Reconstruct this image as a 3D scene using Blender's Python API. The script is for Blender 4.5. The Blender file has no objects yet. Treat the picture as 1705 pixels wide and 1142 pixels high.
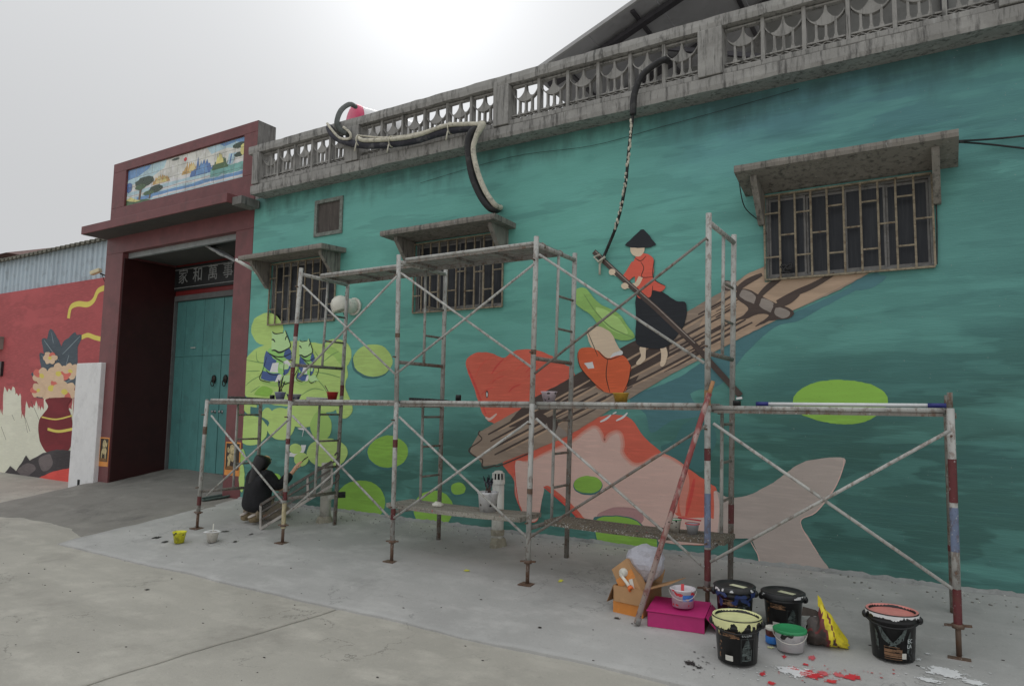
import bpy, bmesh, math, random
from mathutils import Vector, Matrix, noise
from mathutils.geometry import tessellate_polygon
random.seed(7)
SC = bpy.context.scene
COL = SC.collection
R = math.radians
# ------------------------------------------------------------------ camera
S = 0.85
PF, YAW, PITCH, ROLL = 1151.81, -0.552409, 0.0936572, 0.0150371
CAM = Vector((9.08890771*S, -7.78782688*S, 1.77488622*S))
FW = Vector((math.sin(YAW)*math.cos(PITCH), math.cos(YAW)*math.cos(PITCH), math.sin(PITCH)))
_r = Vector((math.cos(YAW), -math.sin(YAW), 0)); _u = _r.cross(FW)
RT = _r*math.cos(ROLL) + _u*math.sin(ROLL); UP = -_r*math.sin(ROLL) + _u*math.cos(ROLL)
cam = bpy.data.objects.new('camera', bpy.data.cameras.new('camera'))
COL.objects.link(cam)
cam.matrix_world = Matrix(((RT.x, UP.x, -FW.x, CAM.x), (RT.y, UP.y, -FW.y, CAM.y), (RT.z, UP.z, -FW.z, CAM.z), (0, 0, 0, 1)))
cam.data.sensor_width = 36.0
cam.data.lens = PF/1705*36
cam.data.clip_start = 0.05; cam.data.clip_end = 2000
SC.camera = cam
# ------------------------------------------------------------------ sky, sun, exposure
SUN_EL, SUN_AZ = R(33), R(-39)
SUND = Vector((math.sin(SUN_AZ)*math.cos(SUN_EL), math.cos(SUN_AZ)*math.cos(SUN_EL), math.sin(SUN_EL)))
world = bpy.data.worlds.new('World'); SC.world = world; world.use_nodes = True
nt = world.node_tree; nt.nodes.clear()
def wn(t, **k):
    n = nt.nodes.new(t)
    for a, b in k.items(): setattr(n, a, b)
    return n
sky = wn('ShaderNodeTexSky', sky_type='NISHITA', sun_disc=False, sun_elevation=SUN_EL, sun_rotation=SUN_AZ)
sky.air_density = 1.0; sky.dust_density = 1.5; sky.ozone_density = 1.0
hs = wn('ShaderNodeHueSaturation'); hs.inputs['Saturation'].default_value = 0.08; hs.inputs['Value'].default_value = 1.0
nt.links.new(sky.outputs[0], hs.inputs['Color'])
tc = wn('ShaderNodeTexCoord')
dot = wn('ShaderNodeVectorMath', operation='DOT_PRODUCT'); dot.inputs[1].default_value = SUND
nrm = wn('ShaderNodeVectorMath', operation='NORMALIZE')
nt.links.new(tc.outputs['Generated'], nrm.inputs[0]); nt.links.new(nrm.outputs[0], dot.inputs[0])
def wm(op, a, b, clamp=False):
    n = wn('ShaderNodeMath', operation=op, use_clamp=clamp)
    for i, v in enumerate((a, b)):
        if isinstance(v, (int, float)): n.inputs[i].default_value = v
        else: nt.links.new(v, n.inputs[i])
    return n.outputs[0]
sep = wn('ShaderNodeSeparateXYZ'); nt.links.new(nrm.outputs[0], sep.inputs[0])
sinz = wm('MAXIMUM', sep.outputs[2], 0.0)
cie = wm('ADD', wm('MULTIPLY', sinz, sinz), 1.0)          # overcast sky: brighter towards the zenith
d0 = wm('MAXIMUM', dot.outputs['Value'], 0.0)
glow = wm('ADD', wm('MULTIPLY', wm('POWER', d0, 25.0), 0.6), wm('MULTIPLY', wm('POWER', d0, 110.0), 1.7))
cl = wn('ShaderNodeTexNoise'); cl.inputs['Scale'].default_value = 2.2; cl.inputs['Detail'].default_value = 3
nt.links.new(nrm.outputs[0], cl.inputs['Vector'])
lum = wm('ADD', wm('MULTIPLY', cie, 3.55), glow)
lum = wm('MULTIPLY', lum, wm('ADD', wm('MULTIPLY', cl.outputs[0], 0.10), 0.95))
grey = wn('ShaderNodeCombineXYZ')
nt.links.new(wm('MULTIPLY', lum, 0.985), grey.inputs[0]); nt.links.new(lum, grey.inputs[1]); nt.links.new(wm('MULTIPLY', lum, 1.02), grey.inputs[2])
mx = wn('ShaderNodeMix', data_type='RGBA'); mx.inputs[0].default_value = 0.98
nt.links.new(hs.outputs[0], mx.inputs[6]); nt.links.new(grey.outputs[0], mx.inputs[7])
bg = wn('ShaderNodeBackground'); bg.inputs['Strength'].default_value = 0.125
nt.links.new(mx.outputs[2], bg.inputs['Color'])
wo = wn('ShaderNodeOutputWorld'); nt.links.new(bg.outputs[0], wo.inputs['Surface'])
sl = bpy.data.lights.new('sun', 'SUN'); sl.energy = 0.7; sl.angle = R(25); sl.color = (1.0, 0.965, 0.91)
so = bpy.data.objects.new('sun', sl); COL.objects.link(so)
so.rotation_euler = (-SUND).to_track_quat('-Z', 'Y').to_euler(); so.location = (0, 20, 30)
SC.view_settings.view_transform = 'Standard'
try: SC.view_settings.look = 'None'
except Exception: pass
SC.view_settings.gamma = 1.0; SC.view_settings.exposure = 0.35; SC.view_settings.use_curve_mapping = False
# ------------------------------------------------------------------ where things stand
def ray(px, py): return FW + RT*((px-852.5)/PF) - UP*((py-571)/PF)
def P(px, py, y=0.0):
    d = ray(px, py); return CAM + d*((y-CAM.y)/d.y)
def PX(px, py, x):
    d = ray(px, py); return CAM + d*((x-CAM.x)/d.x)
def PZ(px, py, z):
    d = ray(px, py); return CAM + d*((z-CAM.z)/d.z)
YF, YR, ZR, ZU = -1.305, -0.54, 1.532, 2.991
def ss(t):
    t = max(0.0, min(1.0, t)); return t*t*(3-2*t)
def road_z(x, y): return -0.14 + 0.12*ss((-4.3-x)/2.2)*ss((y+2.3)/2.8)
def apron_z(x, y): return 0.1145*(y+1.305)
def ramp_z(x, y):
    z = 0.139 + 0.150*y
    z -= 0.36*ss((-4.75-x)/1.6)
    t = ss((x+1.75)/0.8)
    return z*(1-t) + (apron_z(x, y)-0.012)*t
def gz(x, y):
    if x > -0.93 and y > -2.4: return apron_z(x, y)
    if x <= -0.93 and y > -2.2: return max(road_z(x, y), ramp_z(x, y))
    return road_z(x, y)
def G(px, py):
    d = ray(px, py); t = 0.5
    while t < 60:
        p = CAM + d*t
        if p.z <= gz(p.x, p.y): break
        t += 0.02
    a, b = t-0.02, t
    for _ in range(20):
        m = (a+b)/2; p = CAM+d*m
        if p.z <= gz(p.x, p.y): b = m
        else: a = m
    p = CAM + d*b; p.z = gz(p.x, p.y); return p
def zoom(ox, oy, s): return lambda *pts: [(ox+x/s, oy+y/s) for x, y in pts]
# ------------------------------------------------------------------ mesh builder
class MB:
    def __init__(s): s.v = []; s.f = []; s.m = []; s.sm = []
    def add(s, vs, fs, m=0, smooth=False):
        n = len(s.v); s.v += [Vector(v) for v in vs]
        for f in fs: s.f.append([n+i for i in f]); s.m.append(m); s.sm.append(smooth)
        return s
    def box(s, lo, hi, m=0, mat=None):
        x0, y0, z0 = lo; x1, y1, z1 = hi
        vs = [Vector(p) for p in ((x0,y0,z0),(x1,y0,z0),(x1,y1,z0),(x0,y1,z0),(x0,y0,z1),(x1,y0,z1),(x1,y1,z1),(x0,y1,z1))]
        if mat: vs = [mat @ v for v in vs]
        return s.add(vs, [(3,2,1,0),(4,5,6,7),(0,1,5,4),(1,2,6,5),(2,3,7,6),(3,0,4,7)], m)
    def hexa(s, vs, m=0):
        return s.add(vs, [(3,2,1,0),(4,5,6,7),(0,1,5,4),(1,2,6,5),(2,3,7,6),(3,0,4,7)], m)
    def bar(s, a, b, w, h, m=0, up=(0,0,1)):
        a = Vector(a); b = Vector(b); d = (b-a).normalized(); u = Vector(up)
        if abs(d.dot(u)) > 0.99: u = Vector((0,1,0))
        r = d.cross(u).normalized(); u = r.cross(d)
        vs = [a-r*w/2-u*h/2, a+r*w/2-u*h/2, b+r*w/2-u*h/2, b-r*w/2-u*h/2, a-r*w/2+u*h/2, a+r*w/2+u*h/2, b+r*w/2+u*h/2, b-r*w/2+u*h/2]
        return s.hexa(vs, m)
    def tube(s, pts, r, seg=10, m=0, cap=True):
        pts = [Vector(p) for p in pts]; n = len(pts)
        rr = r if isinstance(r, (list, tuple)) else [r]*n
        rings = []; prev = None
        for i, p in enumerate(pts):
            d = (pts[min(i+1, n-1)]-pts[max(i-1, 0)]).normalized()
            if prev is None:
                u = Vector((0,0,1)) if abs(d.z) < 0.9 else Vector((1,0,0))
            else: u = prev
            x = d.cross(u).normalized(); u = x.cross(d).normalized(); prev = u
            rings.append([p + (x*math.cos(2*math.pi*k/seg)+u*math.sin(2*math.pi*k/seg))*rr[i] for k in range(seg)])
        vs = [v for q in rings for v in q]; fs = []
        for i in range(n-1):
            for k in range(seg):
                fs.append((i*seg+k, i*seg+(k+1) % seg, (i+1)*seg+(k+1) % seg, (i+1)*seg+k))
        s.add(vs, fs, m, True)
        if cap:
            s.add(rings[0], [tuple(reversed(range(seg)))], m); s.add(rings[-1], [tuple(range(seg))], m)
        return s
    def lathe(s, prof, base, seg=28, m=0, axis=None, ms=None, smooth=True, jit=None):
        base = Vector(base); q = Matrix.Identity(3)
        if axis is not None: q = Vector((0,0,1)).rotation_difference(Vector(axis)).to_matrix()
        n0 = len(prof)
        vs = []
        for r, z in prof:
            for k in range(seg):
                a = 2*math.pi*k/seg; rr = r
                if jit: rr = r*jit(a, z)
                vs.append(base + q @ Vector((rr*math.cos(a), rr*math.sin(a), z)))
        for i in range(n0-1):
            mi = ms[i] if ms else m
            b = i*seg; fs = []
            for k in range(seg): fs.append((b+k, b+(k+1) % seg, b+seg+(k+1) % seg, b+seg+k))
            s.add([], [], 0)
            n = len(s.v)
            s._defer = getattr(s, '_defer', [])
            s._defer.append((fs, mi))
        n = len(s.v); s.v += vs
        for fs, mi in s._defer:
            for f in fs: s.f.append([n+i for i in f]); s.m.append(mi); s.sm.append(smooth)
        s._defer = []
        return s
    def poly(s, pts, m=0):
        """flat polygon from 3D points (concave allowed)"""
        tris = tessellate_polygon([[Vector(p) for p in pts]])
        return s.add(pts, [tuple(t) for t in tris], m)
    def prism(s, pts, off, m=0):
        """closed solid: polygon pts swept by the vector off"""
        off = Vector(off); n = len(pts); a = [Vector(p) for p in pts]; b = [p+off for p in a]
        tris = tessellate_polygon([a])
        s.add(a, [tuple(t) for t in tris], m); s.add(b, [tuple(reversed(t)) for t in tris], m)
        return s.add(a+b, [(i, (i+1) % n, n+(i+1) % n, n+i) for i in range(n)], m)
    def ell(s, c, r, m=0, seg=14, rings=8, mat=None):
        vs = []; fs = []
        for i in range(rings+1):
            t = math.pi*i/rings
            for k in range(seg):
                a = 2*math.pi*k/seg
                v = Vector((r[0]*math.sin(t)*math.cos(a), r[1]*math.sin(t)*math.sin(a), r[2]*math.cos(t)))
                if mat: v = mat @ v
                vs.append(Vector(c)+v)
        for i in range(rings):
            for k in range(seg): fs.append((i*seg+k, (i+1)*seg+k, (i+1)*seg+(k+1) % seg, i*seg+(k+1) % seg))
        return s.add(vs, fs, m, True)
WO = {}
def build(name, mb, mats, parent=None, base=None, bevel=0):
    if not isinstance(mats, (list, tuple)): mats = [mats]
    vs = mb.v
    lo = Vector((min(v.x for v in vs), min(v.y for v in vs), min(v.z for v in vs)))
    hi = Vector((max(v.x for v in vs), max(v.y for v in vs), max(v.z for v in vs)))
    org = Vector(base) if base is not None else Vector(((lo.x+hi.x)/2, (lo.y+hi.y)/2, lo.z))
    me = bpy.data.meshes.new(name)
    me.from_pydata([v-org for v in vs], [], mb.f)
    for m in mats: me.materials.append(m)
    me.polygons.foreach_set('material_index', mb.m)
    me.polygons.foreach_set('use_smooth', mb.sm)
    me.update()
    bm = bmesh.new(); bm.from_mesh(me)
    bmesh.ops.remove_doubles(bm, verts=bm.verts, dist=1e-5)
    if not getattr(mb, 'flat', False): bmesh.ops.recalc_face_normals(bm, faces=bm.faces)
    bm.to_mesh(me); bm.free()
    o = bpy.data.objects.new(name, me); COL.objects.link(o)
    WO[o.name] = org
    if parent: o.parent = parent; o.location = org-WO[parent.name]
    else: o.location = org
    if bevel:
        b = o.modifiers.new('bevel', 'BEVEL'); b.width = bevel; b.segments = 2; b.limit_method = 'ANGLE'; b.angle_limit = R(40)
    return o
def thing(name, label, cat, base, group=None):
    o = bpy.data.objects.new(name, None); COL.objects.link(o); o.location = base; WO[o.name] = Vector(base)
    o.empty_display_size = 0.1
    return tag(o, label, cat, group)
def tag(o, label, cat, group=None):
    o['label'] = label; o['category'] = cat; o['kind'] = 'thing'
    if group: o['group'] = group
    return o
def kind(o, k): o['kind'] = k; return o
def piece(name, like, parent, loc):
    """another object that shares the mesh of an alike piece; loc is the offset of its origin from the first one"""
    o = bpy.data.objects.new(name, like.data); COL.objects.link(o)
    org = WO[like.name]+Vector(loc); WO[o.name] = org
    if parent: o.parent = parent; o.location = org-WO[parent.name]
    else: o.location = org
    for md in like.modifiers:
        b = o.modifiers.new(md.name, md.type); b.width = md.width; b.segments = md.segments; b.limit_method = md.limit_method; b.angle_limit = md.angle_limit
    return o
def smooth_pts(pts, n=6, closed=True):
    out = []; k = len(pts)
    for i in range(k if closed else k-1):
        if closed: p0, p1, p2, p3 = (pts[(i+j-1) % k] for j in range(4))
        else: p0, p1, p2, p3 = pts[max(i-1, 0)], pts[i], pts[i+1], pts[min(i+2, k-1)]
        for j in range(n):
            t = j/n
            out.append(tuple(0.5*((2*b)+(-a+c)*t+(2*a-5*b+4*c-d)*t*t+(-a+3*b-3*c+d)*t**3) for a, b, c, d in zip(p0, p1, p2, p3)))
    if not closed: out.append(tuple(pts[-1]))
    return out
# ------------------------------------------------------------------ materials
def lin(c): c /= 255.0; return c/12.92 if c <= 0.04045 else ((c+0.055)/1.055)**2.4
def C(r, g, b, k=1.0): return (min(lin(r)*k, 0.85), min(lin(g)*k, 0.85), min(lin(b)*k, 0.85), 1)
class MT:
    def __init__(s, name, rough=0.8, metal=0.0, spec=None):
        s.m = bpy.data.materials.new(name); s.m.use_nodes = True; s.t = s.m.node_tree
        s.b = s.t.nodes['Principled BSDF']; s.b.inputs['Roughness'].default_value = rough; s.b.inputs['Metallic'].default_value = metal
        if spec is not None: s.b.inputs['Specular IOR Level'].default_value = spec
        s.pos = None; s.col = None
    def n(s, t, **k):
        x = s.t.nodes.new(t)
        for a, b in k.items(): setattr(x, a, b)
        return x
    def l(s, a, b): s.t.links.new(a, b)
    def p(s):
        if s.pos is None: s.pos = s.n('ShaderNodeNewGeometry').outputs['Position']
        return s.pos
    def noise(s, scale, detail=5, stretch=(1,1,1), rough=0.55, off=0.0, dist=0.0):
        mp = s.n('ShaderNodeMapping'); mp.inputs['Scale'].default_value = stretch; mp.inputs['Location'].default_value = (off, off*1.7, off*0.6)
        s.l(s.p(), mp.inputs[0])
        x = s.n('ShaderNodeTexNoise'); x.inputs['Scale'].default_value = scale; x.inputs['Detail'].default_value = detail
        x.inputs['Roughness'].default_value = rough; x.inputs['Distortion'].default_value = dist
        s.l(mp.outputs[0], x.inputs['Vector']); return x.outputs[0]
    def strokes(s, scale, stretch, off, warp=.25):
        mp = s.n('ShaderNodeMapping'); mp.inputs['Scale'].default_value = stretch; mp.inputs['Location'].default_value = (off, off, off); s.l(s.p(), mp.inputs[0])
        nn = s.n('ShaderNodeTexNoise'); nn.inputs['Scale'].default_value = scale*1.5; nn.inputs['Detail'].default_value = 5; s.l(mp.outputs[0], nn.inputs['Vector'])
        va = s.n('ShaderNodeVectorMath', operation='MULTIPLY_ADD'); va.inputs[1].default_value = (warp, warp, warp); s.l(nn.outputs['Color'], va.inputs[0]); s.l(mp.outputs[0], va.inputs[2])
        x = s.n('ShaderNodeTexVoronoi'); x.distance = 'CHEBYCHEV'; x.feature = 'SMOOTH_F1'; x.inputs['Scale'].default_value = scale; x.inputs['Smoothness'].default_value = .45; s.l(va.outputs[0], x.inputs['Vector'])
        y = s.n('ShaderNodeSeparateColor'); s.l(x.outputs['Color'], y.inputs[0]); return y.outputs[0]
    def ramp(s, v, lo, hi):
        x = s.n('ShaderNodeMapRange'); x.clamp = True; x.interpolation_type = 'SMOOTHSTEP'
        x.inputs[1].default_value = lo; x.inputs[2].default_value = hi
        s.l(v, x.inputs[0]); return x.outputs[0]
    def math(s, op, a, b=0.0):
        x = s.n('ShaderNodeMath', operation=op)
        for i, v in enumerate((a, b)):
            if isinstance(v, (int, float)): x.inputs[i].default_value = v
            else: s.l(v, x.inputs[i])
        return x.outputs[0]
    def mix(s, f, a, b):
        x = s.n('ShaderNodeMix', data_type='RGBA')
        for i, v in ((0, f), (6, a), (7, b)):
            if isinstance(v, (int, float, tuple)): x.inputs[i].default_value = v
            else: s.l(v, x.inputs[i])
        return x.outputs[2]
    def base(s, c): s.col = c; return s
    def over(s, f, c): s.col = s.mix(f, s.col, c); return s
    def coord(s, ax):
        x = s.n('ShaderNodeSeparateXYZ'); s.l(s.p(), x.inputs[0]); return x.outputs[ax]
    def bump(s, h, strength=0.3, dist=0.01):
        x = s.n('ShaderNodeBump'); x.inputs['Strength'].default_value = strength; x.inputs['Distance'].default_value = dist
        s.l(h, x.inputs['Height']); s.l(x.outputs[0], s.b.inputs['Normal']); return s
    def done(s):
        if isinstance(s.col, tuple): s.b.inputs['Base Color'].default_value = s.col
        else: s.l(s.col, s.b.inputs['Base Color'])
        return s.m
_mc = {}
def vary(c, k): return (min(c[0]*k, .9), min(c[1]*k, .9), min(c[2]*k, .9), 1)
def plain(name, c, rough=0.7, var=0.25, scale=6.0, dirt=0.0, bump=0.0, bscale=60, metal=0.0, spec=None, stretch=(1,1,1), dirtc=(0.05,0.045,0.04,1)):
    if name in _mc: return _mc[name]
    t = MT(name, rough, metal, spec).base(c)
    t.over(t.ramp(t.noise(scale, 6, stretch), 0.35, 0.7), vary(c, 1-var))
    t.over(t.ramp(t.noise(scale*2.7, 4, stretch, off=3.1), 0.5, 0.75), vary(c, 1+var*0.6))
    if dirt: t.over(t.math('MULTIPLY', t.ramp(t.noise(scale*1.3, 8, off=7.7, rough=0.7), 0.5, 0.68), dirt), dirtc)
    if bump: t.bump(t.noise(bscale, 4), bump, 0.004)
    _mc[name] = t.done(); return _mc[name]
def paint(name, r, g, b, k=1.75, var=0.10):
    """brushed wall paint"""
    if name in _mc: return _mc[name]
    c = C(r, g, b, k*.97); t = MT(name, 0.75).base(c)
    t.over(t.math('MULTIPLY', t.ramp(t.noise(0.9, 5, (1, 1, 1.5), off=5.5), 0.38, 0.68), .8), vary(c, 1-var*1.9))
    t.over(t.ramp(t.noise(2.2, 5, (1, 1, 2.2)), 0.35, 0.7), vary(c, 1-var))
    t.over(t.math('MULTIPLY', t.ramp(t.strokes(2.6, (0.6, 1, 1.8), 2.0), .5, .95), .7), vary(c, 1+var*1.2))
    t.over(t.math('MULTIPLY', t.ramp(t.noise(70, 4, off=9.5), .60, .72), .35), vary(c, .6))
    t.over(t.ramp(t.noise(9, 4, (0.6, 1, 6), off=2.0), 0.45, 0.75), vary(c, 1+var))
    t.bump(t.noise(45, 5, (0.4, 1, 2.0)), 0.15, 0.003)
    _mc[name] = t.done(); return _mc[name]
# ------------------------------------------------------------------ shared materials
def concrete(name, c, crack=0.0, stain=0.5, sc=1.0, stainc=(0.10,0.095,0.085,1), drip=False, rough=0.88):
    t = MT(name, rough).base(c)
    t.over(t.ramp(t.noise(0.55*sc, 6, rough=0.6), 0.35, 0.68), vary(c, 0.84))
    t.over(t.ramp(t.noise(2.3*sc, 8, (1, 1.6, 1), rough=0.65, off=4.0), 0.45, 0.72), vary(c, 1.13))
    t.over(t.math('MULTIPLY', t.ramp(t.noise(1.1*sc, 9, rough=0.72, off=9.0), 0.52, 0.72), stain), stainc)
    t.over(t.math('MULTIPLY', t.ramp(t.noise(42*sc, 3, off=1.0), 0.58, 0.75), 0.30), vary(c, 0.55))
    t.over(t.math('MULTIPLY', t.ramp(t.noise(75*sc, 2, off=6.0), 0.62, 0.75), 0.30), vary(c, 1.5))
    if drip:
        t.over(t.math('MULTIPLY', t.ramp(t.noise(7, 6, (3, 3, 0.35), off=2.5, rough=0.7), 0.47, 0.68), 0.75), (0.045, 0.045, 0.043, 1))
        t.over(t.math('MULTIPLY', t.ramp(t.noise(11, 5, (2.5, 2.5, 0.3), off=8.5), 0.60, 0.75), 0.55), (0.45, 0.45, 0.44, 1))
    if crack:
        t.over(t.math('MULTIPLY', t.ramp(t.noise(1.0, 5, (0.22, 2.4, 1), off=21.0, rough=.65), .50, .72), .22), vary(c, .62))
        t.over(t.math('MULTIPLY', t.ramp(t.noise(1.3, 5, (1.9, 0.3, 1), off=27.0, rough=.65), .54, .74), .16), vary(c, .66))
        hl = t.math('ABSOLUTE', t.math('SUBTRACT', t.noise(0.75, 7, off=31.0, rough=.6), .5)); msk = t.ramp(t.noise(.9, 3, off=41.0), .50, .60)
        t.over(t.math('MULTIPLY', t.math('MULTIPLY', t.math('SUBTRACT', 1.0, t.ramp(hl, .0012, .0042)), msk), crack), vary(c, .35))
        t.over(t.math('MULTIPLY', t.ramp(t.noise(17, 6, off=51.0, rough=.75), .60, .70), .28), vary(c, .6))
    t.bump(t.noise(70*sc, 6, rough=0.7), 0.45, 0.005)
    return t.done()
M_road = concrete('road_concrete', (0.46, 0.44, 0.385, 1), crack=.6, stain=0.42, stainc=(0.22, 0.205, 0.18, 1))
M_apron = concrete('apron_cement', (0.458, 0.455, 0.437, 1), crack=.45, stain=0.35, stainc=(0.16, 0.16, 0.158, 1))
M_ramp = concrete('ramp_cement', (0.26, 0.248, 0.222, 1), crack=.4, stain=0.6, stainc=(0.10, 0.095, 0.09, 1))
M_conc = concrete('balustrade_concrete', (0.36, 0.352, 0.335, 1), stain=0.5, sc=2.2, drip=True, stainc=(0.11, 0.105, 0.095, 1))
M_conc2 = concrete('canopy_concrete', (0.27, 0.25, 0.22, 1), stain=0.4, sc=2.5, drip=True, stainc=(0.06, 0.052, 0.045, 1))
M_joint = plain('joint_dirt', (0.05, 0.047, 0.043, 1), 0.95)
# ------------------------------------------------------------------ ground
def grid(xs, ys, zf, flip=False):
    mb = MB(); nx, ny = len(xs), len(ys)
    vs = [(x, y, zf(x, y)) for y in ys for x in xs]
    fs = [(j*nx+i, j*nx+i+1, (j+1)*nx+i+1, (j+1)*nx+i) for j in range(ny-1) for i in range(nx-1)]
    mb.add(vs, fs, 0, True); return mb
def frange(a, b, n): return [a+(b-a)*i/n for i in range(n+1)]
def nz(x, y, s, a): return noise.noise(Vector((x*s, y*s, 3.7)))*a
gx = [-400, -120, -40, -20] + frange(-14, 20, 68) + [40, 120, 400]
gy = [-400, -120, -40, -20] + frange(-14, 3, 48) + [8, 40, 120, 400]
kind(build('ground', grid(gx, gy, lambda x, y: road_z(x, y)-0.06), plain('bare_ground', (0.26, 0.24, 0.21, 1), 0.95), base=(0, 0, 0)), 'structure')
# concrete road cast in two slabs with an open joint between them
j0, j1 = PZ(140, 1142, -0.14), PZ(556, 1014, -0.14)
jd = (j1-j0).normalized()
ja = j0 - jd*30; 
jt = (-2.0-j0.y)/jd.y; jb = j0+jd*jt
def jx(y, k):
    x = j0.x+(y-j0.y)*jd.x/jd.y
    return x + nz(0.0, y, 2.1, 0.05)+nz(5.0, y, 9.0, 0.012)+k
ysr = [-60, -40, -25, -16, -11] + frange(-9, -2.0, 70)
def slab_road(side):
    xsn = [0, .01, .03, .06, .1, .15, .2, .3, .4, .5, .65, .8, 1.0]
    far = -60 if side < 0 else 60
    mb = MB(); n = len(xsn)
    ys2 = ysr + [-1.6, -1.2, -0.8, -0.4, 0, 0.3, 0.7] if side < 0 else ysr + [-1.6]
    vs = []; 
    for y in ys2:
        a = jx(min(y, -2.0), side*0.006)
        for t in xsn:
            x = a+(far-a)*t**1.6
            z = road_z(x, y)+nz(x, y, 0.5, 0.006)*min(1, t*50)-(0.004 if t == 0 else 0)
            vs.append((x, y, z))
    fs = [(j*n+i, j*n+i+1, (j+1)*n+i+1, (j+1)*n+i) for j in range(len(ys2)-1) for i in range(n-1)]
    mb.add(vs, fs, 0, True)
    e = [j*n for j in range(len(ys2))]; low = [(vs[i][0], vs[i][1], vs[i][2]-0.05) for i in e]
    m = len(e); mb.add([vs[i] for i in e]+low, [(j, j+1, m+j+1, m+j) for j in range(m-1)], 0)
    kind(build('road_slab', mb, M_road, base=(0, 0, 0)), 'structure')
slab_road(-1); slab_road(1)
# sloping cement apron along the painted wall
ax = frange(-0.93, 9.0, 110) + frange(9.5, 26, 16); ay = frange(-2.4, 0.0, 36)
def apz(x, y): return apron_z(x, y) + nz(x, y, 1.4, 0.010) + nz(x, y, 5, 0.003)
def ax_(x, y): return x
mb = MB(); nx = len(ax)
def edge(x): return -2.40 + nz(x, 0, 1.1, 0.05) + nz(x, 9, 6, 0.012)
vs = []
for j in range(len(ay)):
    for x in ax:
        y = edge(x)+(0.0-edge(x))*j/(len(ay)-1)
        xx = x + (nz(y, 4, 3, 0.05)-0.02-0.05*ss((-0.8-y)/1.4) if x == ax[0] else 0)
        vs.append((xx, y, apz(x, y)))
mb.add(vs, [(j*nx+i, j*nx+i+1, (j+1)*nx+i+1, (j+1)*nx+i) for j in range(len(ay)-1) for i in range(nx-1)], 0, True)
low = [(v[0], v[1]-0.015, v[2]-0.09) for v in vs[:nx]]
mb.add(vs[:nx]+low, [(i, nx+i, nx+i+1, i+1) for i in range(nx-1)], 0)
lft = [vs[j*nx] for j in range(len(ay))]; low = [(v[0]-0.03, v[1], v[2]-0.12) for v in lft]; k = len(lft)
mb.add(lft+low, [(i, i+1, k+i+1, k+i) for i in range(k-1)], 0)
kind(build('apron', mb, M_apron, base=(0, 0, 0)), 'structure')
# darker ramp up to the gate
mb = grid(frange(-6.6, -0.80, 70), frange(-2.35, 1.3, 56), lambda x, y: ramp_z(x, y)-(0.0 if y > -1.9 else 0.3*(-1.9-y)) + nz(x, y, 0.9, 0.035) + nz(x, y, 4, 0.008) + nz(x, y, 13, 0.003))
kind(build('ramp', mb, M_ramp, base=(0, 0, 0)), 'structure')
# rough mortar fillet where wall and apron meet
mb = MB(); vs = []; xs = frange(-0.95, 12, 420)
for x in xs:
    a = 0.022 + abs(nz(x, 2, 9, 0.035)) + max(0, nz(x, 7, 2.3, 0.03)); b = 0.016 + abs(nz(x, 5, 11, 0.03))
    z = apz(x, 0)
    vs += [(x, -a, apz(x, -a)+0.001), (x, -a*0.5, z+b*0.75), (x, -0.004, z+b+0.006)]
mb.add(vs, [(3*i+k, 3*i+k+3, 3*i+k+4, 3*i+k+1) for i in range(len(xs)-1) for k in (0, 1)], 0)
kind(build('mortar_fillet', mb, concrete('mortar', (0.36, 0.37, 0.36, 1), stain=0.5, sc=6), base=(0, 0, 0)), 'structure')
# ------------------------------------------------------------------ painted building
LZ = 4.555
t = MT('teal_wall_paint', 0.72)
z = t.coord(2); x = t.coord(0)
warp = t.math('MULTIPLY', t.math('SUBTRACT', t.noise(0.8, 4, (0.55, 1, 1.2)), 0.5), 1.9)
zz = t.math('ADD', z, warp)
K = 2.05; mid = C(78, 128, 121, 1.97); topc = C(77, 118, 126, 1.95); low = C(50, 87, 79, 1.7); dk = C(50, 87, 86, 1.9); lite = C(92, 146, 138, 2.05)
t.base(mid)
t.over(t.ramp(zz, 3.3, 4.5), topc)
t.over(t.math('MULTIPLY', t.ramp(t.math('MULTIPLY', zz, -1.0), -2.0, -0.7), 0.95), low)
t.over(t.math('MULTIPLY', t.ramp(t.math('ADD', x, t.math('MULTIPLY', warp, 1.5)), 4.8, 8.0), t.math('MULTIPLY', t.ramp(t.math('MULTIPLY', zz, -1.0), -3.4, -1.2), 0.75)), C(46, 82, 73, 1.85))
t.over(t.math('MULTIPLY', t.ramp(t.noise(0.9, 5, (0.45, 1, 1.5), off=5.0), 0.48, 0.70), 0.5), lite)
t.over(t.math('MULTIPLY', t.ramp(t.noise(1.15, 6, (0.5, 1, 1.7), off=11.0, dist=0.4), 0.52, 0.68), 0.30), dk)
t.over(t.math('MULTIPLY', t.ramp(t.math('ADD', x, t.math('MULTIPLY', warp, 1.2)), 5.6, 9.0), .55), C(50, 86, 86, 1.9))
t.over(t.math('MULTIPLY', t.math('MULTIPLY', t.ramp(x, 5.0, 7.6), t.ramp(t.math('MULTIPLY', zz, -1.0), -2.6, -1.3)), .70), C(44, 74, 68, 1.85))
t.over(t.math('MULTIPLY', t.math('MULTIPLY', t.ramp(t.math('MULTIPLY', x, -1.0), -6.6, -4.6), t.ramp(zz, 1.6, 2.6)), .7), C(80, 134, 123, 2.15))
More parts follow.
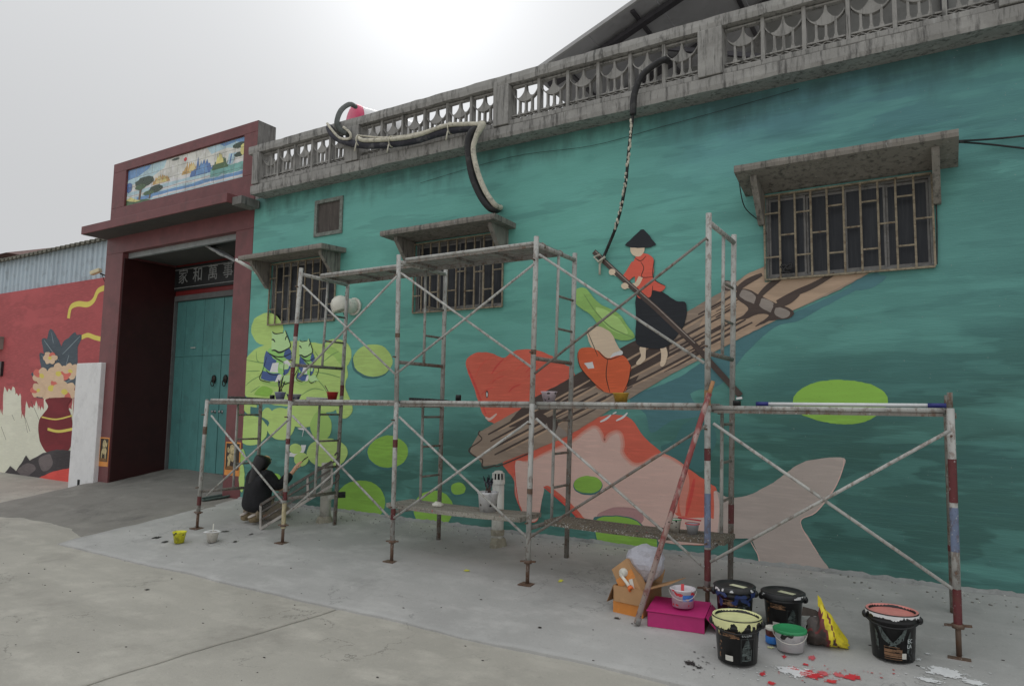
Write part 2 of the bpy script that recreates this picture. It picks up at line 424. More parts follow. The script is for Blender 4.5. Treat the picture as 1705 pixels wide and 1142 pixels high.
# broad flat-brush strokes
st = t.noise(2.4, 3, (0.42, 1, 3.0), off=2.2, dist=0.2)
t.over(t.math('MULTIPLY', t.ramp(st, 0.55, 0.61), 0.16), lite)
v1 = t.strokes(1.7, (0.5, 1, 1.6), 3.0, .35); t.over(t.math('MULTIPLY', t.ramp(v1, .55, .95), .24), lite); t.over(t.math('MULTIPLY', t.ramp(t.math('MULTIPLY', v1, -1.0), -.45, .05), .26), dk)
v2 = t.strokes(3.4, (0.5, 1, 1.9), 8.0, .3); t.over(t.math('MULTIPLY', t.ramp(v2, .6, .95), .22), lite); t.over(t.math('MULTIPLY', t.ramp(t.math('MULTIPLY', v2, -1.0), -.40, .05), .20), dk)
st2 = t.noise(2.0, 3, (0.40, 1, 3.4), off=17.0, dist=0.2)
t.over(t.math('MULTIPLY', t.ramp(st2, 0.56, 0.62), 0.24), dk)
t.over(t.math('MULTIPLY', t.ramp(t.noise(7, 6, (0.30, 1, 7), off=3.0), 0.5, 0.75), 0.11), lite)
t.over(t.math('MULTIPLY', t.ramp(t.noise(9, 6, (0.28, 1, 6), off=13.0), 0.5, 0.75), 0.11), dk)
# grime and the ledge's shadow painted as a dark band below it, splashed cement at the foot
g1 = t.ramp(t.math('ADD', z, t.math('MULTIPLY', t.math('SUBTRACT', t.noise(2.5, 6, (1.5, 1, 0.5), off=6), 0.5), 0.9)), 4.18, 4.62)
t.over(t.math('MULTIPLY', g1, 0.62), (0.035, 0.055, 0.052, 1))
t.over(t.math('MULTIPLY', t.ramp(t.noise(55, 3, off=1.5), 0.70, 0.76), 0.5), (0.4, 0.42, 0.4, 1))
hb = t.math('ADD', t.math('MULTIPLY', t.noise(38, 6, (0.35, 1, 2.5)), 0.6), t.math('MULTIPLY', t.noise(3.0, 4), 0.8))
t.bump(hb, 0.35, 0.012)
M_wall = t.done()
bld = thing('painted_building', 'long teal building covered with a pond mural of red fish, raft and frogs', 'building', (4, 0.2, 0.15))
XL, XR = -0.935, 16.0
def rect(a, b, y=0.0): p, q = P(*a, y), P(*b, y); return p.x, q.x, p.z, q.z
# window openings x0,x1,z0,z1 taken on the wall plane
def wrect(tl, tr, bl, br):
    a, b, c, d = (P(*q) for q in (tl, tr, bl, br)); return (a.x+c.x)/2, (b.x+d.x)/2, (c.z+d.z)/2, (a.z+b.z)/2
W3 = wrect((1275, 330), (1548, 285), (1275, 467), (1558, 440))
W2 = wrect((692, 408), (838, 386), (690, 521), (838, 508))
W1 = wrect((452, 438), (561, 428), (449, 543), (558, 529))
VT = wrect((526, 336), (570, 331), (527, 392), (569, 387))
opens = [W1, W2, W3, VT]
xs = sorted([XL, XR]+[v for o in opens for v in o[:2]]); zs = sorted([0.0, LZ+0.02]+[v for o in opens for v in o[2:]])
mb = MB()
for i in range(len(xs)-1):
    for j in range(len(zs)-1):
        cx, cz = (xs[i]+xs[i+1])/2, (zs[j]+zs[j+1])/2
        if any(o[0] < cx < o[1] and o[2] < cz < o[3] for o in opens): continue
        mb.add([(xs[i], 0, zs[j]), (xs[i+1], 0, zs[j]), (xs[i+1], 0, zs[j+1]), (xs[i], 0, zs[j+1])], [(0, 1, 2, 3)])
for o in opens:
    c = [(o[0], o[2]), (o[1], o[2]), (o[1], o[3]), (o[0], o[3])]
    for k in range(4):
        a, b = c[k], c[(k+1) % 4]
        mb.add([(a[0], 0, a[1]), (b[0], 0, b[1]), (b[0], 0.2, b[1]), (a[0], 0.2, a[1])], [(0, 1, 2, 3)])
mb.add([(XL, 0, 0), (XL, 0, LZ), (XL, 7, LZ), (XL, 7, 0), (XR, 0, 0), (XR, 0, LZ), (XR, 7, LZ), (XR, 7, 0)], [(0, 1, 2, 3), (4, 5, 6, 7), (2, 3, 7, 6)])
build('wall', mb, M_wall, bld)
mb = MB(); mb.box((XL, 0.0, LZ+0.02), (XR, 7.0, LZ+0.12))
build('roof_deck', mb, M_conc, bld)
mb = MB()                                                            # projecting ledge with worn lip
xs = frange(-0.72, XR, 200)
prof = [(0.0, LZ-0.005), (-0.255, LZ-0.012), (-0.265, LZ+0.03), (-0.262, LZ+0.118), (-0.21, LZ+0.130), (0.03, LZ+0.132)]
vs = []
for xx in xs:
    for k, (y, z) in enumerate(prof): vs.append((xx, y+(nz(xx, k, 6, 0.006) if 0 < k < 5 else 0), z+(nz(xx, k*3.3, 5, 0.008) if 0 < k < 5 else 0)))
n = len(prof)
mb.add(vs, [(i*n+k, i*n+n+k, i*n+n+k+1, i*n+k+1) for i in range(len(xs)-1) for k in range(n-1)], 0)
mb.add(vs[:n], [tuple(range(n))]); 
build('ledge', mb, M_conc, bld)
# ---- windows
M_bar = plain('rusty_bar', C(132, 122, 104, 1.45), 0.75, 0.4, 20, dirt=0.8, dirtc=C(92, 66, 44, 1))
M_alu = plain('old_aluminium', C(122, 120, 118, 1.25), 0.55, 0.25, 12, dirt=0.45)
t = MT('dusty_dark_glass', 0.38, spec=0.35).base((0.022, 0.025, 0.032, 1))
t.over(t.ramp(t.noise(2.5, 5, (1, 1, 0.4)), 0.4, 0.7), (0.036, 0.040, 0.047, 1))
t.over(t.math('MULTIPLY', t.ramp(t.noise(30, 2, (2, 1, 0.08)), 0.45, 0.65), 0.45), (0.050, 0.053, 0.060, 1))
M_glass = t.done()
M_dark = plain('dark_interior', (0.012, 0.012, 0.013, 1), 0.9)
def window(r, ncol, can, label=None):
    x0, x1, z0, z1 = r
    mb = MB()
    for a, b in (((x0, 0.02, z0), (x0+0.022, 0.09, z1)), ((x1-0.022, 0.02, z0), (x1, 0.09, z1)), ((x0+0.022, 0.02, z1-0.03), (x1-0.022, 0.09, z1)), ((x0+0.022, 0.02, z0), (x1-0.022, 0.09, z0+0.025))):
        mb.box(a, b)
    w = build('window', mb, M_alu, bld)
    nl = 4 if x1-x0 > 1.3 else 2
    for k in range(nl):                                              # sliding leaves
        a = x0+0.024+(x1-x0-0.048)*k/nl; b = x0+0.024+(x1-x0-0.048)*(k+1)/nl; y = 0.035+0.022*(k % 2)
        mb = MB()
        for lo, hi in (((a, y, z0+0.027), (a+0.018, y+0.02, z1-0.032)), ((b-0.018, y, z0+0.027), (b-0.001, y+0.02, z1-0.032)), ((a+0.018, y, z1-0.055), (b-0.018, y+0.02, z1-0.032)), ((a+0.018, y, z0+0.027), (b-0.018, y+0.02, z0+0.045))):
            mb.box(lo, hi)
        build('sash', mb, M_alu, w)
        mb = MB(); mb.box((a+0.016, y+0.006, z0+0.043), (b-0.016, y+0.012, z1-0.053)); build('pane', mb, M_glass, w)
    mb = MB(); mb.box((x0, 0.19, z0), (x1, 0.198, z1)); build('dark_room', mb, M_dark, w)
    # welded security grille, each bar and rung its own piece
    gl, gr, gb, gt = x0-0.005, x1+0.005, z0-0.012, z1-0.01
    pitch = (gr-gl)/ncol; first = None
    for zz_ in (gb, gt):
        mb = MB(); mb.bar((gl, -0.022, zz_), (gr, -0.022, zz_), 0.03, 0.016); build('grille_rail', mb, M_bar, w)
    for i in range(ncol+1):
        xx = gl+pitch*i
        if first is None:
            mb = MB(); mb.bar((xx, -0.022, gb+0.008), (xx, -0.022, gt-0.008), 0.0165, 0.0165, up=(0, 1, 0)); first = build('grille_bar', mb, M_bar, w)
        else: piece('grille_bar', first, w, (pitch*i, 0, 0))
    fr = None
    for i in range(ncol):
        for f in ((0.26, 0.78) if i % 2 == 0 else (0.52,)):
            zz_ = gb+(gt-gb)*(f+random.uniform(-0.02, 0.02))
            if fr is None:
                mb = MB(); mb.bar((gl+pitch*i+0.0085, -0.022, zz_), (gl+pitch*(i+1)-0.0085, -0.022, zz_), 0.012, 0.014); fr = build('grille_rung', mb, M_bar, w); f0 = (i, zz_)
            else: piece('grille_rung', fr, w, (pitch*(i-f0[0]), 0, zz_-f0[1]))
    # concrete canopy: slab and two triangular gussets
    xa, xb, dep, zf, zb, gus = can
    th = 0.062
    mb = MB(); nn = 30; vs = []
    for i in range(nn+1):
        xx = xa+(xb-xa)*i/nn; q = nz(xx, 3, 7, 0.008)
        vs += [(xx, 0.0, zb), (xx, -dep+q, zf+q*.6), (xx, -dep-0.006+q, zf+th*0.5), (xx, -dep+q, zf+th+nz(xx, 8, 9, 0.006)), (xx, 0.0, zb+th)]
    mb.add(vs, [(i*5+k, i*5+5+k, i*5+6+k, i*5+k+1) for i in range(nn) for k in range(4)])
    mb.add(vs[:5], [(0, 1, 2, 3, 4)]); mb.add(vs[-5:], [(4, 3, 2, 1, 0)])
    build('canopy', mb, M_conc2, w)
    gf = None
    for xx in (x0-0.055, x1+0.01):
        mb = MB()
        mb.prism([(xx, -0.001, zb-0.003), (xx, -dep*0.80, zf+(zb-zf)*0.2-0.003), (xx, -dep*0.80, zf+(zb-zf)*0.2-0.045), (xx, -0.06, zb-gus), (xx, -0.001, zb-gus)], (0.055, 0, 0))
        build('canopy_gusset', mb, M_conc2, w)
    return w
def canopy(rwall, rfront, lfront, zbk):
    """right end at the wall, right front top corner, left front top corner (pixels)"""
    xb = P(*rwall).x; f = PX(*rfront, xb); l = P(*lfront, f.y)
    return l.x, xb, -f.y, f.z
c2 = canopy((859, 368), (824, 354), (633, 384), 0); c1 = canopy((576.5, 415), (536, 404), (396.5, 426), 0)
print('canopies', c1, c2)
c1 = (c1[0], c1[1], min(max(c1[2], .25), .5)); c2 = (c2[0], c2[1], min(max(c2[2], .25), .5))
def fz(px, dep): return P(*px, -dep).z-0.062
window(W1, 9, (c1[0], c1[1], c1[2], fz((470, 415), c1[2]), W1[3]+0.02, 0.38))
window(W2, 10, (c2[0], c2[1], c2[2], fz((728, 370), c2[2]), W2[3]+0.02, 0.38))
d3 = (c1[2]+c2[2])/2
a3, b3 = P(1222, 277, -d3), P(1596, 213, -d3)
window(W3, 10, (a3.x, b3.x, d3, (a3.z+b3.z)/2-0.062, W3[3]+0.02, 0.30))
mb = MB(); x0, x1, z0, z1 = VT                                        # ventilation opening with wooden shutter
for a, b in (((x0-.02, -0.02, z0-.02), (x0+.03, 0.03, z1+.02)), ((x1-.03, -0.02, z0-.02), (x1+.02, 0.03, z1+.02)), ((x0+.03, -0.02, z1-.03), (x1-.03, 0.03, z1+.02)), ((x0+.03, -0.02, z0-.02), (x1-.03, 0.03, z0+.03))): mb.box(a, b)
vw = build('vent_window', mb, plain('vent_frame', C(112, 118, 112, 1.5), 0.8, 0.3, 14, dirt=0.5), bld)
mb = MB(); mb.box((x0+.03, 0.01, z0+.03), (x1-.03, 0.025, z1-.03)); build('shutter_panel', mb, plain('vent_board', C(82, 76, 72, 1.3), 0.85, 0.35, 6, dirt=0.4, stretch=(3, 1, .4)), vw)
# ------------------------------------------------------------------ rooftop balustrade
bal = thing('balustrade', 'weathered concrete balustrade with lotus pattern panels on the roof edge', 'balustrade', (4, -0.17, LZ+0.13))
BZ0, BZ1 = 4.742, 5.158
mb = MB(); mb.box((-0.69, -0.235, LZ+0.132), (XR, -0.105, BZ0)); build('plinth', mb, M_conc, bal, bevel=0.008)
mb = MB(); xs = frange(-0.80, XR, 170); vs = []
pr = [(-0.09, BZ1), (-0.262, BZ1), (-0.268, BZ1+0.05), (-0.258, BZ1+0.114), (-0.09, BZ1+0.122)]
for xx in xs:
    for k, (y, z) in enumerate(pr): vs.append((xx, y+nz(xx, k, 7, 0.007), z+nz(xx, k*2.1, 6, 0.008)))
mb.add(vs, [(i*5+k, i*5+5+k, i*5+5+(k+1) % 5, i*5+(k+1) % 5) for i in range(len(xs)-1) for k in range(5)])
mb.add(vs[:5], [(0, 1, 2, 3, 4)]); mb.add(vs[-5:], [(0, 1, 2, 3, 4)])
build('handrail', mb, M_conc, bal)
pil = [(-0.69, -0.55), (1.18, 1.41), (3.51, 3.715), (5.865, 6.10), (8.24, 8.47), (10.61, 10.84), (12.98, 13.21)]
for a, b in pil:
    mb = MB(); mb.box((a, -0.275, LZ+0.134), (b, -0.075, BZ1-0.002)); build('pillar', mb, M_conc, bal, bevel=0.008)
PWD = 0.34
def panel_bm(x0):
    y0, y1 = -0.20, -0.145; mb = MB(); w = PWD; cx = x0+w/2
    return y0, y1, w, cx
def star(cx, y0, y1, w):
    """lotus motif: three horns up, three stems down"""
    h = w/2-.013; up = []; lo = []
    for t_ in frange(0, 1, 10):
        zc = 5.122-(5.122-4.992)*math.sin(min(1, t_/.62)*math.pi/2)**.55 if t_ < .62 else 4.992+(5.062-4.992)*((t_-.62)/.38)**1.6
        up.append((max(.008, h*t_), zc))
    for t_ in frange(0, 1, 8): lo.append((h*(1-t_), 5.040-(5.040-4.938)*math.sin(t_*math.pi/2)**.75))
    right = up+lo
    pts = [(cx+a, y0, z) for a, z in right]+[(cx-a, y0, z) for a, z in reversed(right)]
    out = []
    for p in pts:
        if not out or (Vector(p)-Vector(out[-1])).length > 1e-4: out.append(p)
    return out
firsts = {}
def panel(x0, mull=True):
    if 'base' not in firsts:
        y0, y1, w, cx = panel_bm(x0); mb = MB()
        mb.box((x0, y0+.004, 5.128), (x0+w, y1-.004, 5.146))
        p = build('baluster_panel', mb, M_conc, bal); firsts['base'] = (p, x0)
        mb = MB(); mb.prism(star(cx, y0+.003, y1, w), (0, y1-y0-.006, 0)); firsts['lotus'] = build('lotus_motif', mb, M_conc, p)
        firsts['stem'] = None
        for k in (-1, 0, 1):
            xx = cx+k*w*0.235; mb = MB(); zt = 4.965 if k == 0 else 4.985
            mb.prism([(xx-.010, y0+.006, 4.83), (xx+.010, y0+.006, 4.83), (xx+.010, y0+.006, zt), (xx-.010, y0+.006, zt)], (0, .042, 0))
            mb.prism([(xx-.022, y0+.0075, 4.803), (xx+.022, y0+.0075, 4.803), (xx+.011, y0+.0075, 4.845), (xx-.011, y0+.0075, 4.845)], (0, .039, 0))
            firsts['stem%d' % k] = build('stem', mb, M_conc, p)
        mb = MB(); mb.box((x0, y0+.002, 4.792), (x0+w, y1-.002, 4.806))
        nl = 4
        for k in range(nl):
            a = x0+w*k/nl; b = x0+w*(k+1)/nl
            mb.bar((a, -.1725+.004, 4.748), (b, -.1725+.004, 4.790), 0.010, 0.03, up=(0, 1, 0)); mb.bar((a, -.1725-.004, 4.790), (b, -.1725-.004, 4.748), 0.010, 0.03, up=(0, 1, 0))
        firsts['lattice'] = build('lattice', mb, M_conc, p)
        mb = MB(); mb.box((cx-.010, y0+.008, 5.118), (cx+.010, y1-.008, 5.127)); firsts['tip'] = build('top_stub', mb, M_conc, p)
    else:
        f, fx = firsts['base']; d = (x0-fx, 0, 0); p = piece('baluster_panel', f, bal, d)
        for k, nme in (('lotus', 'lotus_motif'), ('stem-1', 'stem'), ('stem0', 'stem'), ('stem1', 'stem'), ('lattice', 'lattice'), ('tip', 'top_stub')):
            piece(nme, firsts[k], p, d)
mull = None
for i in range(len(pil)-1):
    a, b = pil[i][1], pil[i+1][0]; n = 5 if i == 0 else 6; pt = (b-a)/n
    for k in range(n):
        panel(a+pt*k+(pt-PWD)/2)
        if k:
            xx = a+pt*k
            if mull is None:
                mb = MB(); mb.box((xx-.017, -.215, BZ0), (xx+.017, -.13, BZ1-.002)); mull = build('mullion', mb, M_conc, bal); mx0 = xx
            else: piece('mullion', mull, bal, (xx-mx0, 0, 0))
# ------------------------------------------------------------------ the pond mural (flat paint on the wall)
z1 = zoom(380, 320, 3.358); z3 = zoom(620, 640, 3.36); z4 = zoom(740, 380, 3.0058); z5 = zoom(980, 640, 2.2745); z8 = zoom(820, 640, 3.568)
zf = zoom(400, 550, 8.525); zr_ = zoom(1180, 420, 5.19); za = zoom(400, 640, 5.19)
class Paint:
    """patches of paint a fraction of a millimetre to a few millimetres thick on a plane y = y0"""
    def __init__(s, y0=0.0, lift=0): s.mb = MB(); s.mb.flat = True; s.mats = []; s.y0 = y0; s.k = lift
    def mi(s, m):
        if m not in s.mats: s.mats.append(m)
        return s.mats.index(m)
    def rough(s, pts, amp=.55):
        """hand-painted, slightly wavering edge"""
        out = []
        for i in range(len(pts)):
            a, b = pts[i], pts[(i+1) % len(pts)]; n = max(1, min(12, int(math.hypot(a[0]-b[0], a[1]-b[1])/5)))
            for k in range(n):
                x, y = a[0]+(b[0]-a[0])*k/n, a[1]+(b[1]-a[1])*k/n
                out.append((x+amp*2*noise.noise(Vector((x*.11, y*.11, 2.0))), y+amp*2*noise.noise(Vector((x*.11, y*.11, 7.0)))))
        return out
    def patch(s, px, m, curve=True, n=5):
        s.k += 1; pts = smooth_pts(px, n) if curve else px
        pts = s.rough(pts)
        w = [P(a, b, s.y0) for a, b in pts]; y = s.y0-0.0009-0.00012*s.k
        pts3 = [Vector((p.x, y, p.z)) for p in w]
        area = sum(pts3[i].x*pts3[(i+1) % len(pts3)].z-pts3[(i+1) % len(pts3)].x*pts3[i].z for i in range(len(pts3)))
        if area < 0: pts3.reverse()
        tr = tessellate_polygon([pts3]); i0 = len(s.mb.v); s.mb.v += pts3
        for a, b, c in tr:
            A, B, D = pts3[a], pts3[b], pts3[c]
            if (B-A).cross(D-A).y > 0: a, c = c, a
            s.mb.f.append([i0+a, i0+b, i0+c]); s.mb.m.append(s.mi(m)); s.mb.sm.append(False)
        return s
    def line(s, px, m, w=0.010, curve=True, taper=True):
        s.k += 0.2; pts = smooth_pts(px, 5, False) if curve else px
        q = [P(a, b, s.y0) for a, b in pts]; y = s.y0-0.0009-0.00012*s.k; n = len(q); L = []; 
        for i in range(n):
            d = (q[min(i+1, n-1)]-q[max(i-1, 0)]); d = Vector((d.x, 0, d.z)).normalized(); p = Vector((-d.z, 0, d.x))
            t = i/(n-1); ww = w*(0.35+0.65*math.sin(math.pi*min(max(t, 0.04), 0.96))**0.6) if taper else w
            c = Vector((q[i].x, y, q[i].z)); L += [c+p*ww/2, c-p*ww/2]
        fs = []
        for i in range(n-1):
            a, b, c, d = L[2*i], L[2*i+1], L[2*i+3], L[2*i+2]
            f = (2*i, 2*i+1, 2*i+3, 2*i+2)
            fs.append(f if (b-a).cross(c-a).y < 0 else tuple(reversed(f)))
        s.mb.add(L, fs, s.mi(m)); return s
    def ell(s, cx, cy, rx, ry, m, wob=0.03, rot=0, seed=1):
        pts = []
        for k in range(28):
            a = 2*math.pi*k/28; r = 1+wob*noise.noise(Vector((math.cos(a)*1.3+seed*3.1, math.sin(a)*1.3, seed)))*2
            x, y = rx*r*math.cos(a), ry*r*math.sin(a); pts.append((cx+x*math.cos(rot)-y*math.sin(rot), cy+x*math.sin(rot)+y*math.cos(rot)))
        return s.patch(pts, m, curve=False)
    def done(s, name, parent): return build(name, s.mb, s.mats, parent)
k_ = 2.05
p_pad = paint('pad_green', 146, 170, 98, k_*.95, 0.09); p_pad2 = paint('pad_shade_green', 126, 156, 84, k_, 0.08); p_pad3 = paint('pad_deep_green', 112, 150, 62, k_, 0.10)
p_line = paint('pad_vein_green', 98, 128, 74, k_); p_frog = paint('frog_green', 146, 184, 124, k_, 0.06); p_frog2 = paint('frog_throat', 120, 164, 92, k_, 0.06)
p_blue = paint('jacket_blue', 58, 76, 118, k_, 0.08); p_white = paint('cuff_white', 196, 204, 196, 1.6, 0.05); p_ink = paint('ink', 34, 42, 36, 1.3, 0.05)
p_slate = paint('slate_shade', 62, 98, 103, k_, 0.08); p_deep = paint('deep_teal', 54, 92, 92, k_, 0.08)
p_red = paint('fish_red', 186, 72, 58, 2.75, 0.09); p_red2 = paint('fish_dark_red', 158, 58, 52, 2.5, 0.10); p_pink = paint('fish_pink', 176, 136, 128, k_*1.2, 0.06); p_tail = paint('tail_grey', 146, 136, 130, k_, 0.07)
p_pinkl = paint('fish_light_edge', 190, 150, 142, k_, 0.06); p_mauve = paint('fish_belly_shade', 146, 112, 112, k_, 0.07)
p_wood = paint('raft_wood', 122, 108, 96, k_, 0.13); p_wood2 = paint('raft_light_wood', 142, 122, 104, k_, 0.13); p_wdark = paint('raft_dark', 64, 54, 50, 1.9, 0.10); p_wgr = paint('raft_grey', 118, 110, 104, k_, 0.10)
p_orange = paint('cloth_orange', 186, 80, 50, 2.1, 0.08); p_coral = paint('tunic_coral', 180, 76, 62, 2.1, 0.06); p_skin = paint('skin_paint', 200, 172, 150, 1.7, 0.04); p_black = paint('black_paint', 34, 37, 42, 1.6, 0.12)
p_leaf = paint('leaf_green', 118, 152, 84, k_, 0.10); p_leaf2 = paint('leaf_pale', 142, 172, 104, k_, 0.08)
# washes of darker water behind the figures
pt = Paint(); pt.patch([(1050, 662), (1130, 628), (1215, 572), (1318, 522), (1400, 486), (1452, 456), (1464, 458), (1450, 470), (1420, 486), (1370, 512), (1330, 534), (1290, 545), (1240, 590), (1200, 640), (1150, 655), (1170, 690), (1120, 700), (1085, 720), (1075, 690)], p_slate)
pt.patch(z8((1000, 380), (1080, 330), (1130, 240), (1250, 200), (1330, 300), (1300, 420), (1240, 520), (1150, 480)), p_deep)
pt.patch([(1424, 462), (1462, 458), (1476, 462), (1450, 480), (1420, 482)], p_slate)
pt.done('water_wash', bld)
# lily pads
def pad(cx, cy, rx, ry, m=p_pad3, rim=True, seed=1, rot=0):
    pd = Paint(lift=4)
    if rim: pd.ell(cx-2, cy+3.5, rx*1.02, ry*1.02, p_deep, 0.03, rot, seed)
    pd.ell(cx, cy, rx, ry, m, 0.03, rot, seed); pd.done('painted_lily_pad', bld)
pad(1400, 669, 80, 37, p_pad3, False, 2); pad(621, 600, 33, 27, p_pad, True, 3); pad(646, 752, 34, 27, p_pad3, True, 4)
pad(763, 813, 12.5, 10.5, p_pad3, True, 5); pad(722, 848, 33, 32, p_pad3, True, 6); pad(600, 836, 42, 37, p_pad3, True, 7)
# fish
ps = Paint(lift=14)
ps.patch(z4((109, 690), (122, 645), (165, 622), (222, 622), (268, 640), (300, 648), (345, 616), (400, 606), (470, 612), (540, 640), (600, 680), (650, 720), (640, 860), (480, 980), (300, 985), (205, 948), (150, 800)), p_red)
ps.line(z4((118, 700), (160, 800), (208, 930)), p_red2, 0.03); ps.line(z4((300, 650), (262, 690), (236, 730)), p_red2, 0.022); ps.line(z4((235, 640), (180, 690), (150, 760)), p_coral, 0.018)
ps.line(z4((206, 945), (228, 955), (262, 928)), p_pinkl, 0.03)
ps.ell(*z4((214, 830))[0], 2.4, 6, p_ink, 0.0); ps.ell(*z4((214, 831))[0], 1.3, 4.2, p_white, 0.0)
ps.patch(z8((60, 470), (125, 435), (330, 330), (600, 200), (800, 190), (900, 310), (1000, 395), (1120, 470), (1230, 545), (1300, 590), (1335, 640), (1335, 870), (1280, 945), (1150, 950), (1000, 935), (850, 915), (700, 895), (560, 845), (440, 720), (310, 605), (302, 640), (292, 700), (270, 805), (215, 812), (165, 730), (135, 660), (126, 560)), p_red)
p_mid = paint('fish_salmon', 184, 106, 94, 2.4, .07); p_mid2 = paint('fish_rose', 180, 122, 112, 2.4, .07)
bd = z8((138, 462), (220, 460), (330, 410), (470, 350), (560, 285), (610, 263), (638, 296), (650, 335), (675, 346), (700, 310), (748, 296), (764, 350), (760, 400), (790, 450), (840, 485), (900, 480), (1000, 430), (1110, 478), (1140, 530), (1100, 640), (1085, 760))
ps.line(bd, p_mid, .085); ps.k += 1; ps.line(bd, p_mid2, .045)
ps.patch(z8((138, 462), (220, 460), (330, 410), (470, 350), (560, 285), (610, 263), (638, 296), (650, 335), (675, 346), (700, 310), (748, 296), (764, 350), (760, 400), (790, 450), (840, 485), (900, 480), (1000, 430), (1110, 478), (1140, 530), (1100, 640), (1085, 760), (1150, 790), (1320, 800), (1315, 930), (1200, 950), (1000, 935), (850, 905), (700, 880), (580, 820), (480, 720), (390, 640), (320, 600), (304, 640), (292, 700), (268, 800), (217, 808), (170, 730), (140, 650)), p_pink)
ps.line(z8((1150, 520), (1150, 600), (1130, 700), (1135, 780)), p_mid, 0.07); ps.line(z8((1330, 640), (1345, 740), (1338, 860)), p_mid, 0.05); ps.line(z8((1200, 560), (1180, 660), (1150, 780)), p_red2, 0.035)
rq = random.Random(6)
for k in range(16):
    x0_ = rq.uniform(520, 900); y0_ = rq.uniform(310, 470); ps.line(z5((x0_, y0_), (x0_+30, y0_-12), (x0_+70, y0_-34)), rq.choice([p_pinkl, p_wgr]), rq.uniform(.01, .025)) if 560 < x0_ < 760 and y0_ > 430 and y0_ < 560 else None
for k in range(14):
    x0_ = 300+rq.uniform(-150, 240); y0_ = rq.uniform(660, 860); ps.line(z4((x0_, y0_), (x0_+24, y0_-26), (x0_+60, y0_-40)), rq.choice([p_red2, p_coral]), rq.uniform(.008, .02))
ps.patch(z8((620, 780), (720, 730), (860, 740), (900, 800), (830, 850), (700, 840)), p_mauve)
ps.line(z8((130, 440), (140, 600), (165, 730), (215, 812)), p_red2, 0.012); ps.line(z8((305, 606), (440, 720), (560, 850)), p_red2, 0.022)
ps.line(z8((640, 222), (675, 205), (705, 180)), p_white, 0.022); ps.line(z8((735, 215), (775, 195), (803, 168)), p_white, 0.022); ps.line(z8((715, 175), (738, 163)), p_white, 0.015)
ps.patch(z5((478, 402), (520, 425), (600, 420), (700, 370), (800, 300), (890, 279), (968, 279), (966, 315), (940, 375), (900, 440), (860, 482), (800, 520), (830, 570), (870, 640), (912, 716), (780, 708), (662, 688), (640, 640), (612, 585), (540, 585), (470, 600), (486, 500)), p_tail, True, 4)
ps.line(z5((612, 590), (640, 640), (664, 688), (780, 706), (910, 716)), p_pinkl, 0.012); ps.line(z5((968, 280), (962, 320), (930, 395), (862, 482), (802, 522), (870, 640)), p_pinkl, 0.010)
ps.line(z5((480, 404), (486, 470), (478, 590)), p_pinkl, 0.05)
ps.ell(979, 808, 24.5, 16, p_deep, 0.03); ps.ell(979, 806.5, 23.5, 14.5, p_pad3, 0.03)
ps.patch(z8((600, 800), (640, 782), (760, 778), (850, 800), (900, 840), (975, 890), (970, 985), (820, 985), (700, 980), (640, 955), (610, 900)), p_deep); ps.patch(z8((612, 812), (650, 788), (760, 784), (850, 806), (890, 840), (968, 890), (962, 985), (820, 980), (700, 974), (645, 945), (615, 895)), p_pad3)
ps.done('painted_fish', bld)
# log raft
pr_ = Paint(lift=44)
pr_.patch([(783, 751), (786, 741), (800, 718), (850, 690), (905, 663), (975, 620), (1045, 582), (1120, 533), (1205, 484), (1245, 456), (1273, 444), (1273.5, 470), (1330, 463), (1400, 457), (1451, 453), (1400, 482), (1330, 513), (1240, 560), (1120, 622), (1020, 680), (944, 727), (880, 753), (828, 773), (806, 776), (797, 764)], p_wood, False)
pr_.patch([(1180, 590), (1140, 605), (1175, 520), (1245, 456), (1273, 445), (1273.5, 470), (1330, 463.5), (1400, 457.5), (1450, 453.5), (1330, 512), (1240, 559)], p_wood2, False)
pr_.patch(z4((640, 745), (780, 660), (900, 590), (1000, 545), (1100, 520), (1120, 640), (1000, 700), (930, 790), (760, 790), (680, 810), (600, 850), (440, 960), (320, 990), (420, 870)), p_wdark)
rnd = random.Random(3)
ends = ((798, 719), (782, 750), (803, 777), (826, 775))
for i in range(42):                                                  # grain and gaps between the logs
    t0 = rnd.uniform(0.0, 0.86); t1 = t0+rnd.uniform(0.05, 0.14); v = rnd.uniform(0.10, 0.95)
    def rp(t, v):
        a = (790+(1290-790)*t, 735+(452-735)*t) if False else None
        top = (800+(1262-800)*t, 716+(449-716)*t); bot = (815+(1440-815)*t, 774+(459-774)*t); return (top[0]+(bot[0]-top[0])*v, top[1]+(bot[1]-top[1])*v)
    if t1 > 0.88: continue
    pr_.line([rp(t0, v), rp((t0+t1)/2, v+0.006), rp(t1, v)], p_wdark, rnd.uniform(0.008, 0.026))
for v in (0.22, 0.42, 0.62, 0.81):
    pr_.line([rp(0.02, v), rp(0.12, v+0.01), rp(0.24, v), rp(0.33, v+.01)], p_wdark, 0.030)
    pr_.line([rp(0.36, v), rp(0.5, v+0.01), rp(0.62, v), rp(0.74, v+.01)], p_wdark, 0.026)
    for t0 in (.05, .2, .4, .58): pr_.line([rp(t0, v+.05), rp(t0+.08, v+.06), rp(t0+.16, v+.05)], p_wood2, 0.022)
pr_.line([(800, 717), (797, 722), (803, 730), (796, 737), (784, 745), (782, 752), (796, 762), (804, 765), (803, 775), (808, 779), (824, 775), (832, 775), (880, 755)], p_wdark, 0.014, True, False)
pr_.patch(z3((880, 150), (930, 170), (1000, 200), (1090, 275), (1075, 292), (1020, 280), (960, 235), (900, 190)), p_wgr); pr_.patch(z3((905, 160), (950, 160), (985, 190), (965, 225), (925, 205)), p_wdark); pr_.patch(z3((975, 190), (1010, 185), (1040, 225), (1025, 260), (990, 250)), p_wdark)
